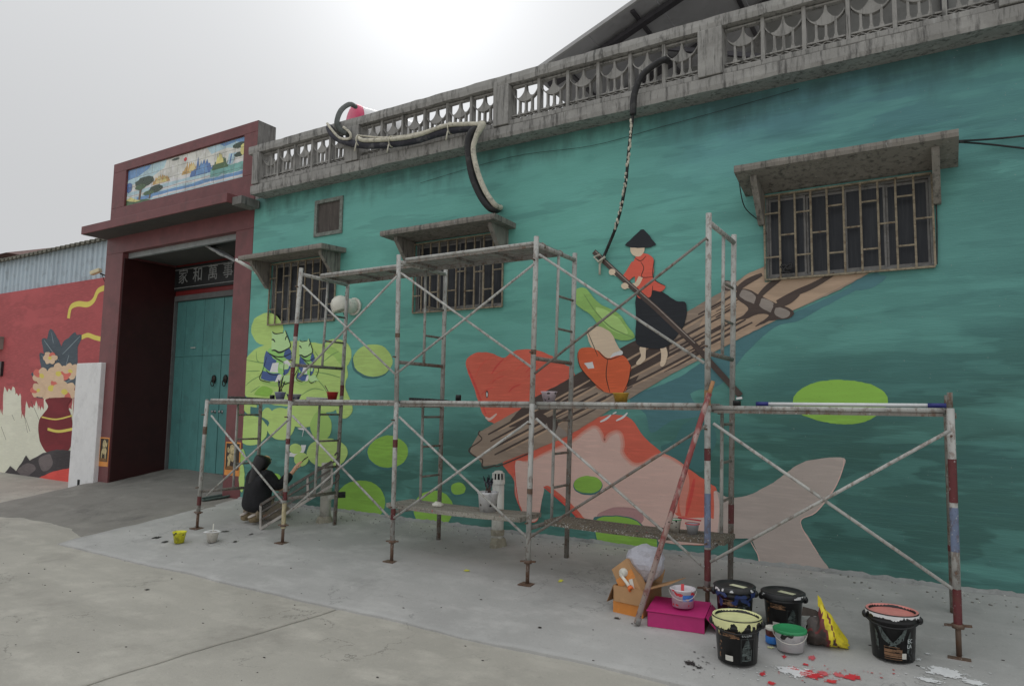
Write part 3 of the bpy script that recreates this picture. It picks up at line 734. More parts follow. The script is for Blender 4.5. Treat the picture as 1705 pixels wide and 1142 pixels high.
pr_.patch(zr_((240, 395), (340, 480), (300, 545), (215, 590), (330, 575), (430, 535), (520, 550), (400, 640), (470, 620), (540, 590), (640, 580), (700, 570), (740, 520), (660, 470), (560, 430), (440, 370), (330, 320), (250, 330)), p_wdark)
pr_.patch(zr_((118, 255), (150, 245), (200, 255), (250, 300), (220, 330), (150, 330), (120, 310)), p_wdark)
for q in (((280, 345), (310, 325), (405, 375), (400, 430), (380, 445), (275, 385)), ((445, 440), (470, 398), (560, 440), (545, 505), (530, 520), (445, 470)), ((570, 510), (600, 470), (700, 515), (690, 555), (640, 572), (580, 545)), ((135, 270), (160, 250), (215, 270), (240, 300), (215, 325), (150, 310))):
    pr_.patch(zr_(*q), p_wgr)
for q in (((240, 330), (330, 260), (462, 192)), ((420, 400), (520, 300), (640, 215)), ((590, 430), (760, 350), (900, 290), (1090, 185)), ((560, 470), (680, 430), (780, 360))): pr_.line(zr_(*q), p_wdark, 0.055)
pr_.done('painted_raft', bld)
# frogs on their lily pad
pf = Paint(lift=14)
pf.ell(445, 548, 27, 27, p_pad, 0.03, 0, 11); pf.ell(560, 590, 26, 26, p_pad, 0.03, 0, 12)
pf.patch(zf((75, 560), (90, 400), (200, 280), (330, 215), (460, 180), (700, 150), (1000, 170), (1210, 200), (1400, 280), (1490, 430), (1520, 560), (1530, 650), (1490, 800), (1560, 1000), (1400, 1100), (1000, 1110), (500, 1060), (250, 990), (90, 940), (70, 850)), p_pad)
pf.patch(zf((1210, 210), (1400, 290), (1480, 400), (1440, 480), (1390, 440), (1300, 350), (1190, 300)), p_pad2)
for q in (((90, 420), (300, 460), (480, 480)), ((80, 580), (280, 575)), ((80, 780), (180, 700), (300, 640)), ((150, 880), (280, 790)), ((1070, 590), (1250, 620), (1420, 670)), ((1080, 680), (1180, 790), (1240, 890)), ((870, 920), (960, 860), (1060, 825), (1190, 850)), ((1190, 440), (1300, 350), (1400, 300)), ((1060, 300), (1130, 400)), ((230, 300), (240, 420), (290, 460))): pf.line(zf(*q), p_line, 0.016)
pf.patch(zf((200, 900), (320, 790), (460, 850), (410, 930), (300, 935)), p_pad3); pf.patch(zf((300, 700), (500, 740), (700, 720), (720, 760), (480, 800), (330, 760)), p_pad2); pf.patch(zf((800, 720), (900, 745), (1075, 630), (1080, 680), (960, 745), (850, 770)), p_pad2)
# overlapping smaller pads below
for (cx, cy, rx, ry, m, sd) in ((90, 395, 145, 128, p_pad, 1), (90, 200, 60, 62, p_pad, 2), (350, 340, 125, 140, p_pad, 3), (235, 260, 48, 58, p_pad, 4), (545, 265, 165, 108, p_pad, 5), (720, 180, 130, 66, p_pad, 6), (900, 205, 75, 88, p_pad, 7), (700, 360, 92, 130, p_pad2, 8), (755, 590, 180, 125, p_pad, 10), (20, 620, 26, 60, p_pad2, 11), (312, 810, 42, 42, p_pad3, 12), (14, 800, 26, 130, p_pad, 13)):
    pf.ell(*za((cx, cy))[0], rx/5.19, ry/5.19, m, 0.03, 0, sd)
for q in (((170, 290), (180, 280), (240, 310), (255, 330), (240, 365), (215, 315)), ((90, 190), (190, 200), (180, 260), (90, 262))): pf.patch(za(*q), p_deep, False)
pf.patch(za((430, 590), (520, 560), (530, 524), (572, 524), (560, 570), (540, 600), (470, 626), (430, 624)), p_white, False)
pf.ell(*za((480, 555))[0], 10.5, 8.2, p_pad, 0.03, 0, 21); pf.ell(*za((530, 645))[0], 12, 11.5, p_pad, 0.03, 0, 22); pf.line(za((545, 378), (548, 400), (538, 450)), p_white, 0.012); pf.patch(za((500, 378), (530, 374), (575, 376), (560, 392), (520, 388)), p_white)
def frog(f, s, bx, bo):
    """f maps the frog's own drawing units to pixels"""
    def H(*q): return [f(x, y) for x, y in q]
    def L(*q): return [f(x*bx+bo, y) for x, y in q]
    pf.patch(L((-70, 300), (-40, 250), (60, 260), (90, 330), (95, 520), (80, 600), (60, 690), (-40, 720), (-110, 680), (-125, 600), (-110, 480)), p_frog2)
    pf.patch(L((-85, 290), (-55, 320), (-20, 400), (10, 430), (-45, 590), (-75, 560), (-110, 500), (-100, 380)), p_blue, False)
    pf.patch(L((112, 240), (135, 290), (140, 390), (125, 430), (70, 370), (80, 300)), p_blue, False); pf.patch(L((100, 470), (135, 520), (110, 600), (75, 640), (60, 620), (80, 560)), p_blue, False)
    pf.patch(L((-120, 570), (-80, 590), (-20, 610), (35, 612), (10, 720), (-60, 720), (-130, 680)), p_blue, False)
    pf.patch(L((-30, 465), (25, 460), (20, 600), (-55, 590)), p_white, False); pf.patch(L((105, 415), (135, 480), (95, 560), (75, 540), (65, 445)), p_white, False); pf.patch(L((20, 630), (50, 628), (40, 720), (-5, 730)), p_white, False)
    pf.patch(L((35, 490), (80, 475), (110, 490), (115, 540), (90, 560), (40, 535)), p_frog); pf.patch(L((45, 650), (150, 630), (180, 690), (205, 720), (150, 725), (140, 745), (105, 735), (60, 715)), p_frog)
    pf.patch(H((-28, 40), (-28, 5), (-5, 40), (30, 46), (140, 35), (160, -5), (180, 50), (240, 210), (215, 250), (150, 310), (80, 315), (0, 290), (-28, 280)), p_frog, False)
    for n_, (q, w) in enumerate(((((-30, 285), (20, 285), (70, 312), (130, 300), (215, 250)), 0.015), (((-30, 130), (0, 135), (20, 168)), 0.012), (((165, 140), (175, 100), (195, 80)), 0.012), (((-20, 20), (0, 40), (40, 50), (140, 35)), 0.009), (((165, 0), (190, 70), (240, 210), (215, 260)), 0.009), (((-80, 320), (0, 370), (90, 372), (180, 320)), 0.009), (((-85, 315), (10, 400), (95, 460)), 0.009), (((-100, 380), (-140, 560), (-178, 690), (-60, 740)), 0.008), (((-110, 560), (-60, 620), (30, 632)), 0.008), (((95, 460), (90, 560), (100, 640)), 0.008), (((170, 460), (250, 520), (200, 660)), 0.008), (((60, 720), (100, 760), (140, 745), (205, 720)), 0.008))):
        pf.line((H if n_ < 5 else L)(*[(x if n_ < 5 else x*.8, y) for x, y in q]), p_ink, w*s*1.9)
frog(lambda x, y: (400+(480+x)/8.525, 550+y/8.525), 1.0, 1.6, 28)
frog(lambda x, y: (400+(862+x*0.72)/8.525, 550+(118+y*0.83)/8.525), 0.8, 1.28, 100)
pf.done('painted_frogs', bld)
# a plain raft hand in a straw hat with a pole, beside a covered bundle under a lotus leaf
pg = Paint(lift=92)
pg.patch(z4((655, 320), (680, 297), (720, 310), (750, 350), (790, 385), (870, 425), (920, 490), (955, 545), (900, 562), (850, 550), (800, 520), (740, 440), (690, 405), (655, 370)), p_leaf); pg.patch(z4((760, 400), (830, 420), (890, 470), (920, 530), (860, 520), (800, 480)), p_leaf2)
pg.line(z4((700, 330), (760, 420), (840, 500), (950, 548)), p_line, 0.014)
pg.patch(z4((715, 520), (745, 490), (800, 500), (840, 530), (870, 590), (890, 630), (830, 655), (770, 640), (735, 590)), p_skin); pg.patch(z4((835, 640), (850, 625), (885, 612), (893, 630), (860, 650), (832, 656)), p_white)
pg.patch(z4((670, 620), (710, 595), (770, 612), (820, 650), (890, 635), (935, 690), (925, 750), (900, 822), (820, 822), (770, 800), (740, 760), (700, 720), (675, 680)), p_orange)
pg.line(z4((770, 612), (820, 655), (890, 635)), p_ink, 0.010); pg.line(z4((670, 622), (680, 690), (735, 760), (800, 818)), p_ink, 0.009); pg.line(z4((935, 690), (925, 760), (898, 822)), p_ink, 0.009); pg.line(z4((820, 655), (812, 740), (830, 820)), p_ink, 0.010); pg.line(z4((720, 520), (770, 640)), p_ink, 0.008)
pg.patch(z4((700, 675), (745, 668), (752, 700), (722, 705)), p_white, False)
pg.patch(z4((980, 595), (1010, 600), (1005, 660), (970, 684), (962, 672), (985, 640)), p_skin); pg.patch(z4((1082, 590), (1108, 588), (1118, 640), (1100, 688), (1082, 686), (1088, 640)), p_skin)
pg.patch(z4((965, 330), (1050, 300), (1110, 330), (1160, 365), (1210, 375), (1212, 440), (1195, 500), (1150, 560), (1100, 600), (1030, 600), (980, 590), (960, 560), (962, 460)), p_black)
pg.patch(z4((965, 140), (1000, 128), (1045, 150), (1050, 200), (1048, 250), (1080, 275), (1108, 290), (1085, 318), (1045, 312), (1035, 345), (985, 352), (962, 330), (955, 250), (945, 190)), p_coral)
pg.patch(z4((940, 170), (960, 165), (955, 240), (920, 268), (892, 245)), p_coral, False)
pg.line(z4((985, 245), (960, 285), (905, 290)), p_skin, 0.05, True, False); pg.line(z4((905, 255), (880, 240), (840, 220)), p_skin, 0.04, True, False)
pg.ell(*z4((968, 105))[0], 12, 13, p_skin, 0.0); pg.patch(z4((905, 88), (940, 52), (985, 10), (1000, 8), (1030, 40), (1062, 84), (1030, 98), (985, 102), (940, 98)), p_black, False)
pg.line(z4((955, 150), (985, 165), (1012, 140)), p_ink, 0.008); pg.line(z4((985, 170), (1000, 200), (990, 245), (1045, 245)), p_ink, 0.008); pg.line(z4((1052, 160), (1048, 250), (1108, 290)), p_ink, 0.009); pg.line(z4((1045, 290), (1035, 345), (985, 352)), p_ink, 0.009)
pg.line(z4((750, 118), (900, 258), (1060, 400), (1250, 580), (1484, 838)), p_wdark, 0.055, False, False); pg.line(z4((758, 116), (906, 256), (1066, 396), (1256, 576)), p_wgr, 0.010, False, False)
pg.ell(*z4((842, 221))[0], 5.5, 5, p_skin, 0.0); pg.ell(*z4((905, 290))[0], 6, 5, p_skin, 0.0); pg.line(z4((1462, 852), (1492, 848)), p_white, 0.02, False, False)
pg.done('painted_raft_hand', bld)
# ------------------------------------------------------------------ gatehouse
M_maroon = plain('maroon_tile', C(92, 54, 55, 1.9), 0.45, 0.16, 3.0, dirt=0.25, spec=0.4)
M_maroon2 = plain('dark_red_tile', C(96, 30, 30, 1.9), 0.40, 0.18, 3.0, spec=0.4)
M_rev = plain('reveal_shaded_tile', C(50, 24, 24, 1.6), 0.35, 0.18, 3.0, spec=0.4)  # maroon tile darkened: shade of the deep gateway put into its colour
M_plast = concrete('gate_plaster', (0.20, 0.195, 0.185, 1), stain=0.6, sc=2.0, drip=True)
M_soffit = concrete('dark_soffit', (0.085, 0.085, 0.08, 1), stain=0.7, sc=3.0)  # dark grey concrete for the canopy underside and gate ceiling
M_stone = concrete('dark_stone', (0.16, 0.16, 0.16, 1), stain=0.8, sc=3.0, stainc=(0.03, 0.03, 0.03, 1))
M_gdoor = plain('green_door_paint', C(62, 104, 102, 2.2), 0.5, 0.14, 3.0, dirt=0.15, stretch=(1, 1, .5))
M_brass = plain('dark_bronze', (0.045, 0.04, 0.035, 1), 0.45, 0.3, 30, metal=0.6)
M_steel = plain('bright_steel', (0.45, 0.45, 0.45, 1), 0.3, 0.1, 20, metal=0.8)
gate = thing('gatehouse', 'dark red gatehouse with landscape tile picture above a tall green double door', 'gatehouse', (-2.95, 0.4, 0.1))
GX0, GX1, GX2, GX3 = -4.99, -4.45, -1.345, -0.94           # pillar edges
GB = 1.02; ZLIN = 4.14; ZCAN0, ZCAN1 = 4.44, 4.58; ZTOP = 5.82
def gp(name, lo, hi, m, bevel=0.006, parent=None):
    mb = MB(); mb.box(lo, hi); return build(name, mb, m, parent or gate, bevel=bevel)
gp('pillar', (GX0, -0.004, -0.15), (GX1, GB, ZLIN), M_maroon); gp('pillar', (GX2, -0.004, -0.05), (GX3, GB, ZLIN), M_maroon)
gp('lintel', (GX0, -0.004, ZLIN+0.001), (GX3, GB, ZCAN0-0.001), M_maroon)
mb = MB(); mb.box((GX1+.002, 0.10, ZLIN-0.09), (GX2-.002, 0.16, ZLIN-0.001)); build('pale_trim', mb, plain('pale_trim', C(120, 124, 124, 1.6), .7, .2), gate)
can = gp('canopy', (-5.06, -0.425, ZCAN0), (-1.02, 0.75, ZCAN1), M_maroon)
mb = MB(); mb.box((-5.04, -0.405, ZCAN0-0.006), (-1.04, -0.005, ZCAN0-0.001)); build('canopy_soffit', mb, M_soffit, can)
gp('canopy_end_block', (-1.018, -0.34, ZCAN0-0.03), (-0.80, -0.02, ZCAN1-.05), M_plast)
fr = [P(*q, -0.002) for q in ((208, 283), (405, 226), (405, 292), (208, 345))]
px0, px1, pz1, pz0 = (fr[0].x+fr[3].x)/2, (fr[1].x+fr[2].x)/2, (fr[0].z+fr[1].z)/2, (fr[2].z+fr[3].z)/2
SX0, SX1 = -4.95, -0.955
par = gp('parapet', (SX0, 0.0, ZCAN1+.001), (SX1, 0.23, pz0), M_maroon)
gp('parapet_frame', (SX0, 0.0, pz1), (SX1, 0.23, ZTOP), M_maroon, parent=par); gp('parapet_frame', (SX0, 0.0, pz0+.0005), (px0, 0.23, pz1-.0005), M_maroon, parent=par); gp('parapet_frame', (px1, 0.0, pz0+.0005), (SX1, 0.23, pz1-.0005), M_maroon, parent=par)
mb = MB(); mb.box((SX0+.005, 0.231, ZCAN1+.003), (SX1, 0.33, ZTOP-.002)); mb.add([(SX1+.002, -.0005, ZCAN1+.06), (SX1+.002, .2305, ZCAN1+.06), (SX1+.002, .2305, ZTOP-.003), (SX1+.002, -.0005, ZTOP-.003)], [(0, 1, 2, 3)]); build('parapet_back', mb, M_plast, par)
mb = MB(); mb.box((px0-.002, .045, pz0-.002), (px1+.002, .22, pz1+.002)); pic = build('tile_picture', mb, plain('tile_grout', C(150, 150, 140, 1.2), .9), gate)
# landscape on ceramic tiles: every tile is cut out of the same picture
def tp(name, r, g, b): return plain('tile_'+name, C(r, g, b, 1.55), 0.22, 0.30, 4, spec=0.5)
pics = []                                                            # (material, polygon in 0..1 x 0..1), painted in order
def ridge(x0, x1, y0, h, seed, n=16): 
    return [(x0, y0)]+[(x0+(x1-x0)*i/n, y0+h*(0.25+0.75*math.sin(math.pi*i/n))*(1.0 if i % 2 else .74)*(0.8+0.7*noise.noise(Vector((i*0.9, seed, 0))))) for i in range(1, n)]+[(x1, y0)]
def blob(cx, cy, rx, ry, seed, n=18): return [(cx+rx*math.cos(2*math.pi*i/n)*(1+.25*noise.noise(Vector((i*.8, seed, 1)))), cy+ry*math.sin(2*math.pi*i/n)*(1+.25*noise.noise(Vector((i*.8, seed, 5))))) for i in range(n)]
def wave(y, a, h, seed, x0=0, x1=1, n=20):
    t_ = [(x0+(x1-x0)*i/n, y+a*noise.noise(Vector((i*.35, seed, 2)))) for i in range(n+1)]
    return t_+[(x, yy-h) for x, yy in reversed(t_)]
T_sky = tp('sky_cream', 206, 204, 188); T_blue = tp('blue', 96, 134, 176); T_pale = tp('pale_blue', 160, 186, 204); T_mist = tp('mist', 200, 210, 208); T_gold = tp('gold', 176, 142, 86); T_ochre = tp('ochre', 200, 178, 128); T_dblue = tp('deep_blue', 74, 104, 152); T_grn = tp('green', 66, 92, 60); T_dgrn = tp('dark_green', 46, 62, 48); T_teal = tp('teal', 108, 158, 152); T_red = tp('red', 186, 34, 42); T_trunk = tp('trunk', 96, 74, 54); T_yel = tp('yellow', 196, 186, 118)
pics += [(T_sky, [(0, 0), (1, 0), (1, 1), (0, 1)]), (T_pale, [(0, .55), (.22, .62), (.34, .8), (.36, 1), (0, 1)]), (T_blue, [(0, .72), (.1, .76), (.2, .9), (.22, 1), (0, 1)]), (T_pale, [(.7, 1), (.74, .8), (.86, .85), (1, .72), (1, 1)]), (T_blue, [(.8, 1), (.84, .9), (.93, .94), (1, .84), (1, 1)]),
  (T_mist, wave(.45, .06, .16, 1)), (T_pale, wave(.36, .05, .36, 2)), (T_mist, wave(.27, .04, .06, 3)), (T_blue, wave(.17, .05, .10, 4, .1, 1)), (T_mist, wave(.09, .03, .05, 5, .25, 1)),
  (T_gold, ridge(.24, .40, .40, .30, 1)), (T_ochre, ridge(.27, .33, .41, .26, 2)), (T_yel, ridge(.33, .37, .41, .18, 8)), (T_gold, ridge(.50, .64, .46, .34, 3)), (T_ochre, ridge(.56, .62, .47, .32, 4)), (T_dblue, ridge(.57, .77, .34, .46, 5)), (T_blue, ridge(.62, .72, .36, .40, 6)), (T_teal, wave(.40, .04, .20, 6, .74, 1)),
  (T_grn, ridge(.75, .88, .36, .42, 7)), (T_yel, ridge(.78, .84, .50, .36, 9)), (T_pale, [(.87, .42), (.91, .40), (.94, .66), (.88, .68)]), (T_dblue, [(.885, .42), (.895, .42), (.905, .66), (.895, .66)]), (T_dgrn, blob(.955, .83, .05, .07, 1)), (T_dgrn, blob(.96, .60, .04, .06, 2)), (T_yel, blob(.985, .7, .02, .14, 3)),
  (T_red, blob(.525, .86, .012, .05, 4)), (T_dgrn, blob(.44, .94, .035, .03, 6)), (T_dblue, blob(.02, .5, .03, .14, 9)),
  (T_trunk, [(.115, .05), (.135, .05), (.145, .4), (.125, .4)]), (T_dgrn, blob(.165, .56, .088, .14, 5)), (T_mist, [(.12, .36), (.155, .40), (.15, .46), (.135, .44)]), (T_grn, blob(.13, .44, .05, .08, 6)), (T_trunk, [(.215, .05), (.225, .05), (.235, .24), (.225, .24)]), (T_dgrn, blob(.275, .28, .062, .10, 7)), (T_grn, blob(.21, .22, .05, .06, 8)),
  (T_grn, [(0, 0), (.24, 0), (.2, .06), (.12, .09), (.05, .14), (0, .16)]), (T_yel, [(0, .16), (.04, .22), (.09, .12), (.14, .06), (.09, .05), (.02, .12)])]
pics = [(m, [Vector((x, y, 0)) for x, y in q]) for m, q in pics]
tri2 = []
for m, q in pics:
    for a, b, c in tessellate_polygon([q]): tri2.append((m, [q[a].xy, q[b].xy, q[c].xy]))
def clip(poly, lo, hi):
    for ax, v, sg in ((0, lo[0], 1), (0, hi[0], -1), (1, lo[1], 1), (1, hi[1], -1)):
        out = []
        for i in range(len(poly)):
            p, q = poly[i], poly[(i+1) % len(poly)]; dp, dq = (p[ax]-v)*sg, (q[ax]-v)*sg
            if dp >= 0: out.append(p)
            if (dp >= 0) != (dq >= 0): out.append(p+(q-p)*(dp/(dp-dq)))
        poly = out
        if len(poly) < 3: return None
    return poly
NX, NY = 13, 4
for i in range(NX):
    for j in range(NY):
        u0, u1, v0, v1 = i/NX+.0012, (i+1)/NX-.0012, j/NY+.004, (j+1)/NY-.004
        X = lambda u: px0+.01+(px1-px0-.02)*u
        Z = lambda v: pz0+.01+(pz1-pz0-.02)*v
        mb = MB(); mb.flat = True; mats = [T_sky]; yt = .036
        mb.box((X(u0), yt+.0002, Z(v0)), (X(u1), .0448, Z(v1)), 0)
        for k, (m, t_) in enumerate(tri2):
            c = clip(list(t_), (u0, v0), (u1, v1))
            if not c: continue
            pts = [Vector((X(p[0]), yt-.00001*k, Z(p[1]))) for p in c]
            nrm_ = (pts[1]-pts[0]).cross(pts[2]-pts[0])
            if nrm_.y > 0: pts.reverse()
            if m not in mats: mats.append(m)
            mb.add(pts, [tuple(range(len(pts)))], mats.index(m))
        build('tile', mb, mats, pic)
# inside the gate: back wall, lion tiles, stone jamb, door leaves, calligraphy board
DZ0, DZ1 = 0.285, 3.40
DY = 1.06; dl = P(288, 640, DY).x; dc = P(366, 640, DY).x; drx = 2*dc-dl
gp('side_wall', (GX0, GB+.001, 0.0), (-5.0, 2.2, 4.4), M_maroon2)
gp('inner_wall', (GX0, GB+.002, 0.0), (dl-.16, 1.4, ZLIN+.25), M_maroon2); gp('inner_wall', (drx+.16, GB+.002, 0.0), (GX3, 1.4, ZLIN+.25), M_maroon2)
gp('inner_wall', (dl-.159, GB+.003, DZ1+.10), (drx+.159, 1.4, ZLIN+.25), M_maroon2)
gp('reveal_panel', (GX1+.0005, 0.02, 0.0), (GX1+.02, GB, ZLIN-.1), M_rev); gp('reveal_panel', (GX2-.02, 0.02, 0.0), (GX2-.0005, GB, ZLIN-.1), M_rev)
gp('ceiling_board', (GX1+.003, 0.17, ZLIN-.06), (GX2-.003, GB-.002, ZLIN-.01), M_soffit)
gp('stone_jamb', (dl-.158, GB-.02, 0.2), (dl-.002, 1.3, DZ1), M_stone); gp('stone_jamb', (drx+.002, GB-.02, 0.2), (drx+.158, 1.3, DZ1), M_stone); gp('stone_head', (dl-.158, GB-.018, DZ1+.001), (drx+.158, 1.3, DZ1+.10), M_stone)
gp('threshold', (dl-.158, GB-.03, 0.15), (drx+.158, 1.3, 0.292), M_ramp)
for side in (0, 1):
    a, b = (dl, dc-.006) if side == 0 else (dc+.006, drx)
    mb = MB(); mb.box((a, DY+.02, .295), (b, DY+.06, DZ1-.002)); d = build('door', mb, M_gdoor, gate)
    nb = 5; zw = 2.36
    for k in range(nb):                                              # vertical boards, wicket height joint
        x0_, x1_ = a+(b-a)*k/nb+.003, a+(b-a)*(k+1)/nb-.003
        for z0_, z1_ in ((.30, zw-.004), (zw+.004, DZ1-.006)):
            mb = MB(); mb.box((x0_, DY+.004+(.002 if k % 2 else 0), z0_), (x1_, DY+.0195, z1_)); build('door_board', mb, M_gdoor, d, bevel=.003)
    s_ = -1 if side == 0 else 1; kx = dc+s_*.16; kz = P(353, 634, DY).z
    mb = MB(); mb.ell((kx, DY-.012, kz+.03), (.055, .03, .075), 0, 12, 8); mb.ell((kx, DY-.035, kz+.02), (.025, .02, .025), 0, 8, 6)
    kn = build('knocker', mb, M_brass, d)
    mb = MB(); mb.tube([(kx+.045*math.cos(t_), DY-.035, kz-.04+.055*math.sin(t_)) for t_ in frange(0, 2*math.pi, 18)], .008, 6, cap=False); build('knocker_ring', mb, M_brass, kn)
    hz = P(355, 685, DY).z
    mb = MB(); mb.lathe([(0, 0), (.03, 0), (.03, .01), (.012, .014), (.012, .04), (.026, .048), (.026, .065), (0, .07)], (dc+s_*.10, DY+.003, hz), 12, axis=(0, -1, 0)); build('door_knob', mb, M_steel, d)
hp = P(322, 579, DY); mb = MB(); mb.box((hp.x-.07, DY-.012, hp.z-.012), (hp.x+.07, DY+.002, hp.z+.012)); build('door_latch', mb, plain('pale_latch', C(150, 160, 156, 1.5), .5), gate)
# black board with carved characters
pq = [P(*q, GB) for q in ((277, 447), (392, 434), (392, 475), (277, 487))]
bx0 = (pq[0].x+pq[3].x)/2; bz1 = (pq[0].z+pq[1].z)/2; bz0 = (pq[2].z+pq[3].z)/2; bx1 = 2*dc-bx0
M_bboard = plain('black_stone_board', (0.022, 0.024, 0.025, 1), .5, .3, 8); M_carve = plain('carved_grey', C(120, 122, 122, 1.9), .8, .3, 30)
mb = MB(); mb.box((bx0, GB-.035, bz0), (bx1, GB+.0, bz1)); bb = build('calligraphy_board', mb, M_bboard, gate, bevel=.004)
for lo, hi in (((bx0+.2, bz0+.05), (bx1-.2, bz0+.062)), ((bx0+.2, bz1-.062), (bx1-.2, bz1-.05)), ((bx0+.2, bz0+.063), (bx0+.212, bz1-.063)), ((bx1-.212, bz0+.063), (bx1-.2, bz1-.063))):
    mb = MB(); mb.box((lo[0], GB-.038, lo[1]), (hi[0], GB-.0352, hi[1])); build('board_border', mb, M_carve, bb)
def text_mesh(name, s, size, mat, parent, org, xaxis, yaxis, depth=.003, align='CENTER'):
    cu = bpy.data.curves.new(name, 'FONT'); cu.body = s; cu.size = size; cu.align_x = align; cu.align_y = 'CENTER'; cu.extrude = depth; cu.resolution_u = 2
    ob = bpy.data.objects.new(name, cu); COL.objects.link(ob)
    dg = bpy.context.evaluated_depsgraph_get(); me = bpy.data.meshes.new_from_object(ob.evaluated_get(dg))
    vs = [v.co.copy() for v in me.vertices]; fs = [tuple(p.vertices) for p in me.polygons]
    bpy.data.objects.remove(ob); bpy.data.curves.remove(cu); bpy.data.meshes.remove(me)
    if not vs: return None
    xa, ya = Vector(xaxis), Vector(yaxis); za_ = xa.cross(ya)
    mb = MB(); mb.add([Vector(org)+xa*v.x+ya*v.y+za_*v.z for v in vs], fs)
    return build(name, mb, mat, parent)
for ch, cpx in zip('家和萬事興', (308, 332, 357, 382, 406)):
    q = P(cpx, 462, GB); text_mesh('character', ch, (bz1-bz0)*0.66, M_carve, bb, (q.x, GB-.0365, (bz0+bz1)/2+.02), (1, 0, 0), (0, 0, 1), .0012)
for ex in (bx0+.1, bx1-.1):                                         # carved blossom at each end
    mb = MB()
    for q in range(7): mb.ell((ex+random.uniform(-.045, .045), GB-.036, (bz0+bz1)/2-.12+.042*q), (.028, .006, .022), 0, 8, 5)
    build('carved_flower', mb, M_carve, bb)
# guardian lion tiles low on both pillars
M_gold = plain('orange_tile_border', C(190, 118, 54, 1.8), .35, .15, 8); M_lblk = plain('lion_tile_ground', C(38, 26, 20, 1.6), .3, .4, 14); M_lion = plain('lion_cream', C(172, 158, 118, 1.6), .4, .45, 16, dirt=.5, dirtc=C(90, 66, 40, 1)); M_lfoot = plain('lion_plinth', C(120, 84, 40, 1.6), .4, .4, 20)
def lion(xa, xb, za_, zb_, flip):
    mb = MB(); mb.box((xa, -.009, za_), (xb, -.0045, zb_)); f = build('lion_tile', mb, M_gold, gate)
    w, h = xb-xa, zb_-za_; b0 = za_+h*.17
    mb = MB(); mb.box((xa+.022, -.0115, b0), (xb-.022, -.0095, zb_-.022)); build('tile_field', mb, M_lblk, f)
    def U(x, y): return ((xa+.022+(w-.044)*(1-x if flip else x)), b0+(zb_-.022-b0)*y)
    mb = MB()
    for q in (((.05, .02), (.95, .02), (.88, .14), (.12, .14)),): mb.prism([(U(*p)[0], -.0118, U(*p)[1]) for p in q], (0, -.0012, 0), 1)
    for q in (((.18, .14), (.30, .14), (.34, .40), (.46, .30), (.62, .36), (.68, .14), (.84, .14), (.82, .34), (.88, .48), (.74, .60), (.52, .62), (.30, .56), (.20, .44)), ((.34, .60), (.30, .74), (.36, .90), (.52, .97), (.68, .92), (.74, .78), (.68, .64), (.54, .58)), ((.70, .62), (.86, .66), (.92, .80), (.82, .86), (.74, .76))):
        mb.prism([(U(*p)[0], -.0135, U(*p)[1]) for p in q], (0, -.0015, 0), 0)
    build('lion_figure', mb, [M_lion, M_lfoot], f)
for (tl, br, fl) in (((160, 727), (179, 777), False), ((377, 735), (401, 793), True)):
    a, b = P(*tl, -.005), P(*br, -.005)
    if fl: lion(GX2+.03, GX3-.03, b.z, a.z, True)
    else: lion(GX0+.24, GX1-.01, b.z, a.z, False)
# lamps at the gate
c0, c1 = P(340, 407, 0.35), P(392, 437, 0.02)
lamp = thing('floodlight', 'long grey street light head with three pale lenses under the gate lintel', 'lamp', c0)
dirv = (c1-c0).normalized(); sv = Vector((0, 0, 1)).cross(dirv).normalized(); uv = dirv.cross(sv)
def fl(a, b, w0, w1, z0, z1):
    p, q = c0+dirv*a, c0+dirv*b
    return [p-sv*w0+uv*z0, p+sv*w0+uv*z0, q+sv*w1+uv*z0, q-sv*w1+uv*z0, p-sv*w0+uv*z1, p+sv*w0+uv*z1, q+sv*w1+uv*z1, q-sv*w1+uv*z1]
Ld = (c1-c0).length
mb = MB(); mb.hexa(fl(0, Ld*.75, .075, .065, 0, .04)); mb.hexa(fl(Ld*.75+.001, Ld, .05, .03, .003, .04)); build('housing', mb, plain('lamp_grey', C(118, 120, 120, 1.5), .5, .2, 12), lamp, bevel=.006)
M_lens = plain('lens_glass', C(196, 196, 178, 1.5), .25, .1)
for k in range(3):
    mb = MB(); mb.hexa(fl(.05+k*Ld*.235, .05+k*Ld*.235+Ld*.16, .05, .05, -.008, -.0005)); build('lens', mb, M_lens, lamp)
mb = MB(); mb.tube([c0+uv*.02-dirv*.0, c0-uv*.07-dirv*.03], .028, 10); build('sensor', mb, M_lens, lamp)
a, b = P(392, 432, -.30), P(425, 451, -.03)
mb = MB(); mb.tube([a, b], .024, 12); tu = build('lamp_tube', mb, plain('white_plastic', C(214, 214, 208, 1.3), .4, .08, 10)); tag(tu, 'short white lamp tube slanting out beside the left window canopy', 'lamp arm')
mb = MB(); mb.lathe([(0, 0), (.045, 0), (.045, .015), (0, .018)], (b.x, -.001, b.z), 12, axis=(0, -1, 0)); build('wall_mount', mb, _mc['white_plastic'], tu)
